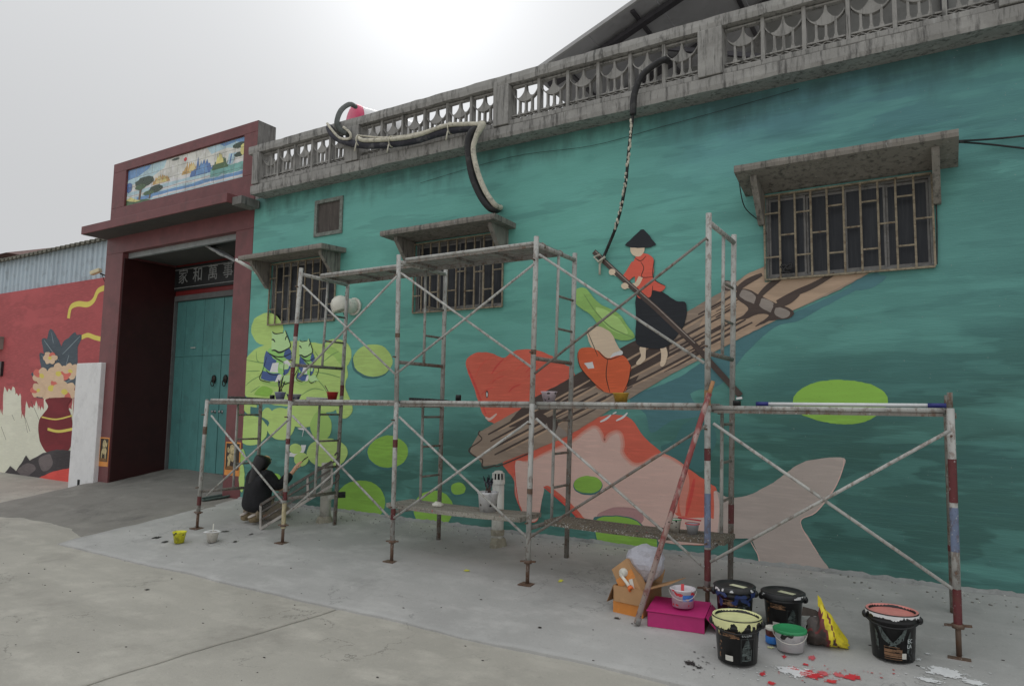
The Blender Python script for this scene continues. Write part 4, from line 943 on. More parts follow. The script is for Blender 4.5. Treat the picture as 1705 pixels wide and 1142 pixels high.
# ------------------------------------------------------------------ red mural wall on the far left, white pier, tin shed wall above
LY = 0.50
M_lred = paint('left_wall_red', 136, 64, 66, 2.1, 0.14); M_cream = paint('cream_paint', 204, 194, 174, 1.7, 0.06)
lw = thing('red_wall', 'faded red street wall with cream torn edge mural and corrugated metal upper part', 'wall', (-9, LY, -.1))
zt = P(60, 480, LY).z; zt2 = P(60, 424, LY).z
mb = MB(); mb.box((-40, LY, -.3), (GX0+.02, LY+.25, zt)); build('wall_body', mb, M_lred, lw)
M_tin = plain('pale_blue_tin', C(146, 158, 166, 1.75), .5, .12, 3, dirt=.3, stretch=(1, 1, .3)); M_tin2 = plain('old_tin_roof', C(98, 96, 86, 1.6), .7, .3, 5, dirt=.5)
pw = .76; first = None; xk = GX0-.02
for k in range(30):                                                  # corrugated sheets
    xs_ = []; mb = MB(); nn = 4
    if first is None:
        prof = []
        for r in range(nn):
            b0_ = xk-pw+pw*r/nn; w_ = pw/nn
            prof += [(b0_, 0), (b0_+w_*.52, 0), (b0_+w_*.62, -.028), (b0_+w_*.86, -.028), (b0_+w_*.97, 0)]
        prof.append((xk-.004, 0))
        n_ = len(prof); vs = [(x, LY+.05+y, zt-.04) for x, y in prof]+[(x, LY+.05+y, zt2) for x, y in prof]+[(x, LY+.07, zt-.04) for x, y in prof]+[(x, LY+.07, zt2) for x, y in prof]
        mb.add(vs, [(i, i+1, n_+i+1, n_+i) for i in range(n_-1)]+[(2*n_+i+1, 2*n_+i, 3*n_+i, 3*n_+i+1) for i in range(n_-1)])
        first = build('tin_sheet', mb, M_tin, lw)
    else: piece('tin_sheet', first, lw, (-pw*k, 0, 0))
rf_ = None
for k in range(30):
    if rf_ is None:
        mb = MB(); prof = []
        for r in range(4):
            b0_ = xk-pw+pw*r/4; w_ = pw/4
            prof += [(b0_, 0), (b0_+w_*.45, 0), (b0_+w_*.58, .05), (b0_+w_*.85, .05), (b0_+w_*.97, 0)]
        prof.append((xk-.004, 0)); n_ = len(prof)
        vs = [(x, LY-.10, zt2+z-.015) for x, z in prof]+[(x, LY+5, zt2+z+1.2) for x, z in prof]+[(x, LY-.10, zt2+z-.035) for x, z in prof]+[(x, LY+5, zt2+z+1.18) for x, z in prof]
        mb.add(vs, [(i, i+1, n_+i+1, n_+i) for i in range(n_-1)]+[(2*n_+i+1, 2*n_+i, 3*n_+i, 3*n_+i+1) for i in range(n_-1)]+[(i, 2*n_+i, 2*n_+i+1, i+1) for i in range(n_-1)])
        rf_ = build('roof_sheet', mb, M_tin2, lw)
    else: piece('roof_sheet', rf_, lw, (-pw*k, 0, 0))
pl = Paint(LY)
rag = [(-160, 860), (-160, 730), (-60, 705), (0, 688)]
rr = random.Random(5); x_ = 0
while x_ < 116:
    base_ = 676 - 12*math.sin(x_*.1)-x_*.06; w0_ = rr.uniform(2, 6); h_ = rr.uniform(-18, 24); sl = rr.uniform(-1.5, 3)
    rag += [(x_, base_+h_), (x_+w0_*.3, base_+h_-rr.uniform(2, 9)), (x_+w0_, base_+h_+sl)]; x_ += w0_+rr.uniform(.3, 2)
rag += [(122, 650), (122, 830)]
pl.patch(rag, M_cream, False)
for q in (((40, 690), (46, 720)), ((52, 668), (66, 700)), ((42, 695), (50, 718)), ((2, 710), (10, 732)), ((24, 700), (20, 690))): pl.line(list(q), p_wdark, .02, False)
p_rock = paint('rock_dark', 58, 54, 56, 1.7, .3); p_rock2 = paint('rock_mid', 96, 88, 88, 1.7, .2); p_petal = paint('petal_peach', 214, 160, 134, 1.8, .08); p_petal2 = paint('petal_rose', 176, 92, 82, 1.9, .1); p_mroon = paint('maroon_paint', 98, 30, 36, 1.9, .12); p_yel = paint('ribbon_yellow', 214, 172, 84, 1.8, .06); p_slg = paint('slate_leaf', 66, 76, 84, 1.7, .18); p_slg2 = paint('slate_leaf_pale', 116, 128, 134, 1.7, .12)
# a generic still life: peach blossom in dark leaves over a maroon vase with a ribbon, on dark rocks
pl.line([(114, 530), (118, 512), (130, 506), (146, 507), (156, 500), (164, 484), (180, 478)], p_yel, .11, True, False); pl.line([(136, 562), (146, 558), (158, 562), (174, 566)], p_yel, .09, True, False)
def leafp(x, y, L_, w, ang, m):
    ca, sa = math.cos(ang), math.sin(ang)
    pts = [(0, 0), (L_*.3, -w), (L_*.65, -w*.8), (L_, 0), (L_*.65, w*.7), (L_*.3, w)]
    pl.patch([(x+p*ca-q*sa, y+p*sa+q*ca) for p, q in pts], m, True, 4); pl.line([(x, y), (x+L_*.5*ca, y+L_*.5*sa), (x+L_*.92*ca, y+L_*.92*sa)], p_slg2, .02)
for (x_, y_, L_, w_, an) in ((92, 640, 44, 12, -2.7), (96, 628, 50, 14, -2.2), (100, 632, 86, 17, -1.75), (104, 630, 80, 17, -1.3), (104, 640, 44, 12, -.5), (98, 600, 46, 13, -2.2), (104, 590, 46, 13, -.8), (98, 650, 40, 10, 2.9)): leafp(x_, y_, L_, w_, an, p_slg)
def bloom(x, y, r):
    for k in range(6):
        a_ = k*1.047+x*.1; pl.ell(x+r*.72*math.cos(a_), y+r*.62*math.sin(a_), r*.62, r*.54, p_petal2 if k == 3 else p_petal, .08, a_, int(x+k))
    pl.ell(x, y, r*.34, r*.3, p_yel, .1, 0, 3)
for x_, y_, r_ in ((70, 626, 12), (86, 646, 17), (108, 652, 15), (98, 622, 14), (118, 618, 11), (64, 650, 10), (84, 596, 9)): bloom(x_, y_, r_)
pl.patch([(78, 664), (118, 662), (114, 676), (120, 696), (122, 724), (112, 752), (80, 754), (66, 728), (66, 700), (80, 678)], p_mroon)
pl.line([(80, 714), (98, 718), (122, 714)], p_yel, .055, True, False); pl.line([(70, 694), (94, 698), (120, 692)], p_yel, .03, True, False)
pl.patch([(8, 788), (18, 776), (28, 784), (44, 758), (50, 766), (72, 754), (96, 748), (122, 750), (122, 810), (60, 800), (30, 797)], p_rock, False)
for q in (((30, 784), (48, 770), (60, 780), (46, 792)), ((66, 764), (84, 756), (88, 776), (72, 784))): pl.patch(list(q), p_rock2)
pl.patch([(60, 798), (90, 784), (122, 778), (122, 808)], p_red2, False)
pl.done('torn_edge_mural', lw)
pa, pb = P(128, 605, -.08), P(168, 603, -.08)
px_l, px_r = -6.553*S, -5.585*S
mb = MB(); mb.box((px_l, -.085, -.2), (px_r, LY-.002, pa.z), 0); pr = build('white_pier', mb, plain('white_limewash', C(206, 206, 198, 1.75), .85, .06, 4, dirt=.12, bump=.2, bscale=40), bevel=.01)
tag(pr, 'short whitewashed pier standing in front of the red wall beside the gate', 'pier')
ho = P(131, 806, -.086); mb = MB(); mb.box((ho.x-.05, -.0875, ho.z-.10), (ho.x+.03, -.0852, ho.z+.08)); build('drain_hole', mb, M_dark, pr)
c = P(166, 453, -.15+LY)
cm = thing('security_camera', 'small cream security camera on the red wall near the gate pillar', 'camera', c)
mb = MB(); mb.bar(c+Vector((-.14, -.08, -.03)), c+Vector((.06, -.02, .03)), .085, .075); build('camera_body', mb, plain('cream_plastic', C(190, 180, 150, 1.5), .5, .15), cm, bevel=.012)
mb = MB(); mb.tube([c+Vector((.02, 0, -.03)), c+Vector((.10, .06, -.07)), c+Vector((.12, .152, -.07))], .014, 8); build('camera_arm', mb, M_brass, cm)
mb = MB(); mb.tube([c+Vector((.05, .02, -.05)), c+Vector((.03, .1, -.2)), c+Vector((0, .148, -.33))], .006, 6); build('camera_cable', mb, M_brass, cm)
c = P(3, 572, LY-.02)
mb = MB(); mb.box((c.x-.35, LY-.16, c.z-.13), (c.x+.04, LY-.002, c.z+.13)); bx = build('meter_box', mb, plain('grey_box', C(120, 116, 110, 1.6), .6, .2)); tag(bx, 'grey metal meter box on the red wall at the picture edge', 'meter box')
mb = MB(); mb.box((c.x-.37, LY-.18, c.z+.132), (c.x+.06, LY-.002, c.z+.15)); build('box_lid', mb, _mc['grey_box'], bx)
c = P(2, 614, LY-.01); mb = MB()
mb.box((c.x-.7, LY-.05, c.z-.16), (c.x+.09, LY-.002, c.z+.16)); w_ = build('window', mb, plain('dark_pane', (.03, .033, .035, 1), .3), lw)
for q in range(5):
    mb = MB(); mb.bar((c.x-.66+q*.185, LY-.056, c.z-.16), (c.x-.66+q*.185, LY-.056, c.z+.16), .014, .011, up=(0, 1, 0)); build('window_bar', mb, M_alu, w_)
mb = MB(); mb.bar((c.x-.7, LY-.068, c.z), (c.x+.09, LY-.068, c.z), .011, .014); build('window_bar', mb, M_alu, w_)
# a house roof far behind at the left edge
c = P(0, 424, 9.0)
hb = thing('house', 'distant house with brown hipped roof behind the tin shed', 'house', (c.x-3, 12, 0))
mb = MB(); mb.box((c.x-9, 9, 0), (c.x+.2, 15, c.z-.15)); build('house_wall', mb, M_plast, hb)
mb = MB(); x0_, x1_ = c.x-9.5, P(26, 423, 9).x; mb.add([(x0_, 8.6, c.z-.15), (x1_, 8.6, c.z-.15), (x1_, 15.4, c.z-.15), (x0_, 15.4, c.z-.15), (x0_+2, 12, c.z+1.1), (x1_-2.5, 12, c.z+1.1)], [(0, 1, 5, 4), (1, 2, 5), (2, 3, 4, 5), (3, 0, 4), (3, 2, 1, 0)])
build('house_roof', mb, plain('brown_roof', C(96, 74, 70, 1.5), .85, .3, 8), hb)
# ------------------------------------------------------------------ on the flat roof: steel shed, water heater
M_shed = plain('shed_sheet', C(120, 120, 122, 2.2), .55, .12, 2.0, dirt=.2); M_purl = plain('purlin_steel', C(52, 50, 54, 1.6), .6, .2, 8)
e0, e1 = P(920, 103, 0.9), P(1075, -5, 0.9)
dx = (e1-e0); sl_ = dx.z/dx.x
sh = thing('roof_shed', 'grey sheet metal shed with sloping open roof on the flat rooftop', 'shed', (8, 3.5, LZ+.13))
def rz(x): return e0.z+(x-e0.x)*sl_
xa, xr_ = e0.x-.3, e0.x+4.6
def rsheet(x0, x1, y0, y1, z=lambda x: 0.0, th=.03): 
    return [(x0, y0, rz(x0)), (x1, y0, rz(x1)), (x1, y1, rz(x1)), (x0, y1, rz(x0)), (x0, y0, rz(x0)+th), (x1, y0, rz(x1)+th), (x1, y1, rz(x1)+th), (x0, y1, rz(x0)+th)]
for k in range(6):
    x0_ = xa+(xr_-xa)*k/6; x1_ = xa+(xr_-xa)*(k+1)/6
    mb = MB(); mb.hexa(rsheet(x0_+.004, x1_-.004, .9, 6.3)); build('roof_panel', mb, M_shed, sh)
mb = MB(); mb.hexa(rsheet(xa, xr_, .86, .898, th=.05)); build('verge_trim', mb, plain('pale_trim2', C(150, 150, 150, 1.5), .5, .1), sh)
for k in range(5):
    y = 1.2+k*1.15; mb = MB(); mb.bar((xa+.1, y, rz(xa+.1)-.075), (xr_-.1, y, rz(xr_-.1)-.075), .06, .10, up=(0, 1, 0)); build('rafter', mb, M_purl, sh)
for k in range(5):
    x = xa+.35+k*1.02; mb = MB(); mb.bar((x, .95, rz(x)-.018), (x, 6.2, rz(x)-.018), .05, .03, up=(0, 0, 1)); build('purlin', mb, M_purl, sh)
mb = MB(); mb.bar((xa+1.2, 1.25, rz(xa+1.2)-.2), (xa+3.0, 1.25, LZ+.9), .05, .05); build('strut', mb, M_purl, sh)
bw = 2.6                                                             # back wall of the shed with window band
M_swall = plain('shed_wall', C(104, 104, 102, 1.9), .7, .12, 2.5, dirt=.25)
wx = [3.75+1.05*k for k in range(12)]
for k in range(11):
    x0_, x1_ = wx[k]+.003, wx[k+1]-.003
    mb = MB(); mb.box((x0_, bw, LZ+.13), (x1_, bw+.06, LZ+.55)); build('wall_panel', mb, M_swall, sh)
    mb = MB(); mb.box((x0_, bw, LZ+.551), (x1_, bw+.05, LZ+1.35)) if k % 3 != 1 else mb.box((x0_, bw+.02, LZ+.551), (x1_, bw+.04, LZ+1.35)); build('wall_panel' if k % 3 != 1 else 'pane', mb, M_swall if k % 3 != 1 else M_glass, sh)
    mb = MB(); top = max(rz((x0_+x1_)/2)-.3, LZ+1.5) if x0_ < xr_ else LZ+1.9
    mb.box((x0_, bw, LZ+1.351), (x1_, bw+.06, min(top, LZ+3.4))); build('wall_panel', mb, M_swall, sh)
for k in range(0, 11, 2):
    mb = MB(); mb.box((wx[k]-.04, bw-.06, LZ+.13), (wx[k]+.04, bw-.002, LZ+1.9)); build('post', mb, M_alu if k % 4 else M_purl, sh)
tk0, tk1 = P(586, 198, 1.3), P(630, 205, 1.3)
tk = thing('water_heater', 'pink ended rooftop water tank showing above the balustrade', 'water tank', (tk0.x, 1.4, LZ+.13))
rad = (P(586, 172, 1.3).z-P(586, 198, 1.3).z)
axv = Vector((.38, .92, 0)).normalized()
cc = Vector((tk0.x, 1.3, tk0.z-.03))
mb = MB(); mb.lathe([(rad*.95, .04), (rad*.95, 1.7), (0, 1.71)], cc, 28, axis=axv); build('tank_body', mb, plain('tank_white', C(205, 216, 218, 1.4), .35, .06), tk)
mb = MB(); mb.lathe([(0, -.03), (rad*.75, -.025), (rad*.97, 0), (rad, .03), (rad, .10), (rad*.97, .101)], cc, 28, axis=axv); build('tank_cap', mb, plain('tank_pink', C(176, 62, 92, 1.7), .4, .1), tk)
for q in (.3, 1.4):
    pp = cc+axv*q; mb = MB(); mb.bar((pp.x, pp.y-.2, LZ+.14), (pp.x, pp.y-.15, pp.z-rad*.8), .05, .05); mb2 = MB(); build('stand_leg', mb, M_alu, tk)
# ------------------------------------------------------------------ scaffold
def steel(name, c, rust, rustc=(0.13, 0.065, 0.035, 1)):
    t = MT(name, 0.55, 0.0).base(c)
    t.over(t.ramp(t.noise(9, 5, (1, 1, .5)), .4, .7), vary(c, .72))
    t.over(t.math('MULTIPLY', t.ramp(t.noise(26, 6, (1, 1, .6), off=3, rough=.7), .50, .62), rust), rustc)
    t.over(t.math('MULTIPLY', t.ramp(t.noise(48, 4, off=8), .62, .70), .5), (.62, .62, .60, 1))
    t.over(t.math('MULTIPLY', t.ramp(t.noise(60, 3, off=12), .65, .71), .5), (.03, .03, .03, 1))
    t.bump(t.noise(90, 4), .3, .002)
    return t.done()
M_pole = steel('worn_galvanised_tube', C(150, 150, 146, 1.65), .55); M_pole2 = steel('dirty_tube', C(112, 108, 102, 1.5), .8); M_band = steel('oxide_red_paint', C(82, 36, 38, 1.8), .3); M_rust = steel('rusty_jack', C(92, 74, 62, 1.5), 1.0); M_bluep = steel('blue_smears', C(98, 110, 134, 1.5), .45)
M_slat = steel('deck_steel', C(120, 118, 116, 1.7), .7)
RP = 0.0235
scf = thing('scaffold', 'paint spattered tubular steel scaffold of five bays along the mural wall', 'scaffold', (4, -.95, 0))
railpx = [(345, 668), (483, 671), (660, 673), (886, 677), (1178, 680), (1582, 676)]
footpx = [(328, 880), (470, 907), (652, 935), (878, 972), (1178, 1013), (1597, 1092)]
rfoot = {1: (557, 877), 2: (730, 897), 3: (943, 928), 4: (1216, 955), 5: (1588, 1020)}
rtop = {0: (434, 672), 5: (1576, 664)}
utop = {1: (501, 455), 2: (664, 430), 3: (893, 404), 4: (1180, 362)}
urtop = {1: (579, 478), 2: (742, 452), 3: (957, 437), 4: (1222, 408)}
LF, LR = [], []; UF, UR = {}, {}
for i in range(6):
    t_ = P(*railpx[i], YF); f_ = P(*footpx[i], YF)
    LF.append((Vector((f_.x, YF, gz(f_.x, YF))), Vector((t_.x, YF, ZR))))
for i in range(6):
    if i in rfoot: fx = P(*rfoot[i], YR).x
    else: fx = P(*rtop[0], YR).x+.02
    if i in urtop:
        ux = P(*urtop[i], YR).x; tx = fx+(ux-fx)*.5
    else: tx = P(*rtop[i], YR).x
    LR.append((Vector((fx, YR, gz(fx, YR))), Vector((tx, YR, ZR))))
for i in utop:
    a = P(*utop[i], YF); b = P(*urtop[i], YR)
    UF[i] = Vector((a.x, YF, ZU)); UR[i] = Vector((b.x, YR, ZU))
ZLB = 0.47
def lerp(a, b, t): return a+(b-a)*t
def atz(a, b, z): return lerp(a, b, (z-a.z)/(b.z-a.z))
def frame(f0, f1, r0, r1, zlow, jack, over=0.0, rungs=(.31, .62, .93), bands=()):
    zt = f1.z
    mb = MB(); d = (f1-f0).normalized(); mb.tube([f1+Vector((0, RP*.6, -.012)), r1-Vector((0, RP*.6, .012))], RP*.9, 10)
    fr_ = build('end_frame', mb, M_pole, scf)
    mb = MB(); mb.tube([atz(f0, f1, zlow)+Vector((0, RP, 0)), atz(r0, r1, zlow)-Vector((0, RP, 0))], RP*.8, 10); build('lower_crossbar', mb, M_pole2, fr_)
    js = .20 if jack else 0.0
    for (a, b, fr2) in ((f0, f1, True), (r0, r1, False)):
        st = lerp(a, b, (js if fr2 else (.0 if jack else 0))/(b.z-a.z)); en = b+(b-a).normalized()*(.018+over)
        mb = MB(); mb.tube([st, en], RP, 12)
        po = build('post', mb, M_pole if fr2 else M_pole2 if jack and not fr2 else M_pole, fr_)
    for (t0, t1, m, rear) in bands:
        a, b = (r0, r1) if rear else (f0, f1)
        mb = MB(); mb.tube([lerp(a, b, t0), lerp(a, b, t1)], RP+.0012, 12, cap=False); build('paint_band', mb, m, fr_)
    i0, i1 = lerp(atz(f0, f1, zlow), atz(r0, r1, zlow), .56), lerp(f1, r1, .56)
    mb = MB(); mb.tube([i0+Vector((0, 0, RP*.8)), i1-Vector((0, 0, .012+RP*.8))], RP*.62, 8); build('inner_post', mb, M_pole, fr_)
    for rg in rungs:
        z = zlow+rg
        if z > zt-.12: continue
        mb = MB(); mb.tube([atz(i0, i1, z)+Vector((0, RP*.6, 0)), atz(r0, r1, z)-Vector((0, RP, 0))], RP*.5, 8); build('rung', mb, M_pole2, fr_)
    if jack:
        a = f0; mb = MB(); mb.box((a.x-.062, a.y-.062, a.z-.006), (a.x+.062, a.y+.062, a.z+.004)); jk = build('screw_jack', mb, M_rust, fr_)
        mb.__init__(); mb.tube([a+Vector((0, 0, .004)), lerp(f0, f1, js/(f1.z-f0.z))+Vector((0, 0, .04))], RP*.72, 10); build('jack_screw', mb, M_rust, fr_)
        c_ = lerp(f0, f1, (js-.012)/(f1.z-f0.z)); mb = MB(); mb.lathe([(RP*.75, -.014), (RP*1.5, -.014), (RP*1.5, .012), (RP*.75, .012)], c_, 10); mb.bar(c_-Vector((.075, .0, .004)), c_+Vector((.075, 0, .008)), .018, .014); build('jack_nut', mb, M_rust, fr_)
    mb = MB()                                                        # coupling pins for the braces
    for z in (zlow+.05, zt-.16):
        c_ = atz(f0, f1, z); mb.tube([c_-Vector((0, RP, 0)), c_-Vector((0, RP+.04, 0))], .008, 6)
    build('brace_pin', mb, M_rust, fr_)['kind'] = 'stuff'
bands = {0: ((.18, .25, M_band, 0), (.74, .80, M_rust, 0)), 1: ((.30, .36, M_band, 0), (.70, .74, M_band, 0), (.10, .28, steel('cream_tube', C(170, 160, 128, 1.6), .4), 0)), 2: ((.26, .33, M_band, 0), (.72, .77, M_band, 0)), 3: ((.5, .53, M_rust, 0),), 4: ((.16, .31, M_band, 0), (.74, .80, M_band, 0), (.32, .58, M_bluep, 0), (.33, .44, M_band, 1)), 5: ((.13, .27, M_band, 0), (.62, .80, M_band, 0), (.42, .60, M_bluep, 0), (.3, .33, M_band, 1))}
for i in range(6): frame(*LF[i], *LR[i], ZLB if i else ZLB-.03, True, over=.0 if i != 5 else .0, bands=bands[i])
ub = {1: ((.0, .26, M_band, 0), (.50, .60, M_band, 0), (.05, .14, M_band, 1)), 2: ((.45, .48, M_rust, 0),), 3: ((.3, .33, M_rust, 0),), 4: ((.0, .08, steel('bare_wood_wrap', C(140, 104, 70, 1.6), .5), 0),)}
for i in utop: frame(LF[i][1]+Vector((0, 0, .02)), UF[i], LR[i][1]+Vector((0, 0, .02)), UR[i], ZR+.42, False, over=.04, bands=ub[i])
# spigots on top of the last frame
for (a, b) in (LF[5], LR[5], LF[0]):
    d = (b-a).normalized(); mb = MB(); mb.tube([b+d*.02, b+d*(.12 if b is not LF[0][1] else .03)], RP*.72, 10); build('spigot', mb, M_pole2, scf)
def brace(a, b, c, d):
    y = YF-RP-.03
    mb = MB(); mb.tube([P(*a, y), P(*b, y)], .0115, 8); br = build('cross_brace', mb, M_pole, scf)
    mb = MB(); mb.tube([P(*c, y-.026), P(*d, y-.026)], .0115, 8); build('brace_tube', mb, M_pole2 if random.random() < .5 else M_pole, br)
brace((352, 692), (471, 836), (345, 824), (482, 697)); brace((487, 692), (649, 862), (483, 850), (655, 703)); brace((665, 694), (876, 893), (656, 862), (880, 702)); brace((893, 697), (1172, 944), (884, 893), (1176, 708)); brace((1188, 705), (1586, 980), (1183, 935), (1583, 716))
brace((504, 475), (657, 622), (498, 628), (661, 460)); brace((668, 455), (886, 612), (660, 622), (889, 440)); brace((898, 424), (1172, 604), (890, 622), (1177, 396))
def deck(i, j, tops, zt, y0, y1, m=M_slat, sag=0.0):
    a, b = tops[i], tops[j]; xa_, xb_ = a.x+.03, b.x-.03
    mb = MB(); th = .05
    mb.tube([(xa_, y0+.017, zt+th-.018), (xb_, y0+.017, zt+th-.018)], .018, 10); dk_ = build('deck', mb, M_pole, scf)
    mb = MB(); mb.box((xa_+.01, y0+.004, zt-.008), (xb_-.01, y0+.020, zt+th-.037)); build('deck_lip', mb, M_pole2, dk_)
    mb = MB(); mb.box((xa_, y1-.018, zt-.008), (xb_, y1, zt+th)); build('deck_rail', mb, m, dk_)
    n = 5; w = (y1-y0-.04)/n; sl0 = None
    for k in range(n):
        if sl0 is None:
            mb = MB(); mb.box((xa_+.002, y0+.02+w*k+.006, zt+th-.022), (xb_-.002, y0+.02+w*(k+1)-.006, zt+th-.004)); sl0 = build('slat', mb, m, dk_)
        else: piece('slat', sl0, dk_, (0, w*k, 0))
    c0_ = None
    for q in (.02, .35, .66, .98):
        xx = xa_+(xb_-xa_)*q
        if c0_ is None:
            mb = MB(); mb.box((xx-.018, y0+.0185, zt+.002), (xx+.018, y1-.0185, zt+th-.024)); c0_ = build('deck_bearer', mb, m, dk_); x0_ = xx
        else: piece('deck_bearer', c0_, dk_, (xx-x0_, 0, 0))
    for xx in (xa_, xb_):
        for yy in (y0+.06, y1-.06):
            mb = MB(); s_ = -1 if xx == xa_ else 1
            mb.tube([(xx, yy, zt+.03), (xx+s_*.03, yy, zt+.032), (xx+s_*.055, yy, zt+.012), (xx+s_*.056, yy, zt-.02)], .010, 6); build('hook', mb, M_pole2, dk_)
lt = [b for a, b in LF]
for i in range(5): deck(i, i+1, lt, ZR-.012 if i < 4 else ZR-.03, YF+.02, YF+.47)
deck(1, 2, UF, ZU-.012, YF+.26, YF+.70); deck(2, 3, UF, ZU-.012, YF+.06, YF+.52)
DECK = ZR+.038
# ---- loose planks lying across the lower crossbars
def spl(name, c, sp): 
    t = MT(name, .8).base(c); t.over(t.ramp(t.noise(8, 6, (.4, 3, 3)), .4, .7), vary(c, .6)); t.over(t.math('MULTIPLY', t.ramp(t.noise(85, 4, off=4), .57, .63), sp*.8), (.55, .55, .53, 1)); t.over(t.math('MULTIPLY', t.ramp(t.noise(50, 5, off=14), .58, .66), sp), (.04, .035, .03, 1)); t.over(t.math('MULTIPLY', t.ramp(t.noise(11, 3, off=24), .70, .74), .9), C(176, 60, 56, 1.5)); return t.done()
M_plank = spl('paint_spattered_plank', C(132, 128, 118, 1.5), .7); M_plank2 = spl('dark_spattered_plank', C(96, 88, 76, 1.5), 1.0)
def plank(pa, pb, y0, y1, m, lab):
    z = ZLB+RP*.8+.001
    a, b = P(*pa, (y0+y1)/2), P(*pb, (y0+y1)/2)
    z_ = max(z, 0); mb = MB(); n = 16
    vs = []
    for k in range(n+1):
        x = a.x+(b.x-a.x)*k/n; sg = -.012*math.sin(math.pi*k/n)
        vs += [(x, y0, z_+sg), (x, y1, z_+sg), (x, y1+nz(x, 3, 5, .006), z_+sg+.042), (x, y0+nz(x, 1, 5, .006), z_+sg+.042)]
    mb.add(vs, [(k*4+q, k*4+4+q, k*4+4+(q+1) % 4, k*4+(q+1) % 4) for k in range(n) for q in range(4)]+[(0, 1, 2, 3), (n*4+3, n*4+2, n*4+1, n*4)])
    o = build('plank', mb, m); tag(o, lab, 'plank', 'planks on the lower scaffold crossbars'); return z_+.042
PLZ = plank((664, 845), (884, 868), -1.19, -.80, M_plank, 'grey spattered plank carrying the white bucket full of brushes'); 
PLZ2 = plank((921, 872), (1215, 884), -1.17, -.84, M_plank2, 'darker flaking plank carrying two small paint cups')
# ---- hooked platform leaning beside the painter
A = [P(435, 880, -1.12), P(472, 850, -1.12)]
L0 = G(433, 882); hz_ = P(545, 742, -.62)
lean = thing('scaffold_platform', 'hooked steel mesh scaffold platform leaning diagonally behind the painter', 'platform', L0)
b0 = Vector((P(434, 880, -1.05).x, -1.05, gz(L0.x, -1.05)+.015)); b1 = P(553, 808, -.62)
ta = P(434, 840, -1.05); tb = P(547, 742, -.62)
ux = (b1-b0); wv = (ta-b0); nv = ux.cross(wv).normalized()
def LP(u, v, w=0): return b0+ux*u+wv*v+nv*w
M_mesh = steel('dark_platform_steel', C(84, 80, 76, 1.5), .6); M_edge = steel('pale_platform_edge', C(150, 146, 140, 1.6), .5)
for v in (0, 1):
    mb = MB(); mb.bar(LP(0, v), LP(1, v), .03, .035, up=nv); build('side_rail', mb, M_edge if v == 0 else M_mesh, lean)
for v in (.36, .68):
    mb = MB(); mb.bar(LP(.02, v), LP(.98, v), .018, .025, up=nv); build('inner_rail', mb, M_mesh, lean)
for u in (0, .33, .66, 1):
    mb = MB(); mb.bar(LP(u, .02), LP(u, .98), .025, .02, up=nv); build('cross_rail', mb, M_edge, lean)
mb = MB()
for k in range(1, 60): mb.bar(LP(k/60, .03, -.012), LP(k/60, .97, -.012), .0035, .0035, up=nv)
for k in range(1, 16): mb.bar(LP(.01, k/16, -.016), LP(.99, k/16, -.016), .0035, .0035, up=nv)
o = build('wire_mesh', mb, M_mesh, lean); o['kind'] = 'stuff'
for v in (.05, .95):
    mb = MB(); d = ux.normalized(); q = LP(1, v); w_ = wv.normalized()
    mb.tube([q, q+d*.05, q+d*.09+w_*.02, q+d*.10+w_*.06, q+d*.07+w_*.085, q+d*.04+w_*.07], .011, 8); build('hook', mb, M_mesh, lean)
# ---- red pole leaning on the scaffold
a = G(1060, 1042); b = P(1181, 655, -1.36)
a = Vector((a.x, a.y, a.z+.01)); t = MT('chipped_red_pole', .6).base(C(104, 48, 46, 1.9)); t.over(t.ramp(t.noise(16, 6, (1, 1, .5)), .45, .62), C(140, 118, 112, 1.6)); gr = t.ramp(t.math('MULTIPLY', t.coord(2), -1.0), -.62, -.25); t.over(t.math('MULTIPLY', gr, t.ramp(t.noise(14, 6), .3, .5)), C(146, 132, 126, 1.6)); t.over(t.ramp(t.noise(60, 3, off=4), .62, .68), (.06, .04, .035, 1)); M_redp = t.done()
mb = MB(); mb.tube([a+Vector((0, 0, .012)), b], .021, 12); rp_ = build('leaning_pole', mb, M_redp); tag(rp_, 'chipped red and grey steel pole leaning from the ground onto the scaffold', 'pole')
d = (b-a).normalized(); mb = MB(); mb.tube([a+d*.004, a+d*.05], .024, 12); build('pole_ferrule', mb, M_alu, rp_)
mb = MB(); mb.tube([b-d*.03, b+d*.10], .0155, 10); build('pole_tip', mb, plain('tan_wrap', C(146, 108, 76, 1.6), .8, .4, 20), rp_)
# ------------------------------------------------------------------ cables, hoses, pipes, small wall fittings
M_rub = plain('black_rubber', (.02, .02, .022, 1), .55, .3, 10, dirt=.4, dirtc=(.12, .12, .11, 1)); M_wwrap = plain('torn_white_wrap', C(176, 172, 158, 1.5), .85, .25, 14, dirt=.7, dirtc=(.10, .095, .085, 1)); M_navy = plain('dark_navy_hose', C(38, 38, 48, 1.6), .6, .3, 8, dirt=.35, dirtc=(.3, .3, .3, 1))
def path(pp, n=6): return [Vector(q) for q in smooth_pts([tuple(P(x, y, yy)) for x, y, yy in pp], n, False)]
hs1 = thing('hose_bundle', 'dark hose bundle with torn white wrapping draped along the balustrade', 'hose', P(640, 240, -.3))
mb = MB(); mb.tube(path([(595, 200, .9), (585, 176, .6), (570, 184, .2), (560, 205, -.25), (548, 212, -.32), (556, 226, -.34), (578, 236, -.35), (610, 242, -.34), (650, 240, -.33), (690, 234, -.33), (730, 222, -.33), (770, 214, -.34), (800, 212, -.36)]), [.045]*4+[.042]*60, 10) if False else mb.tube(path([(548, 212, -.31), (556, 226, -.33), (578, 237, -.33), (610, 242, -.33), (650, 240, -.33), (690, 234, -.33), (730, 222, -.33), (770, 214, -.34), (797, 213, -.36)]), .048, 10); build('dark_hose', mb, M_navy, hs1)
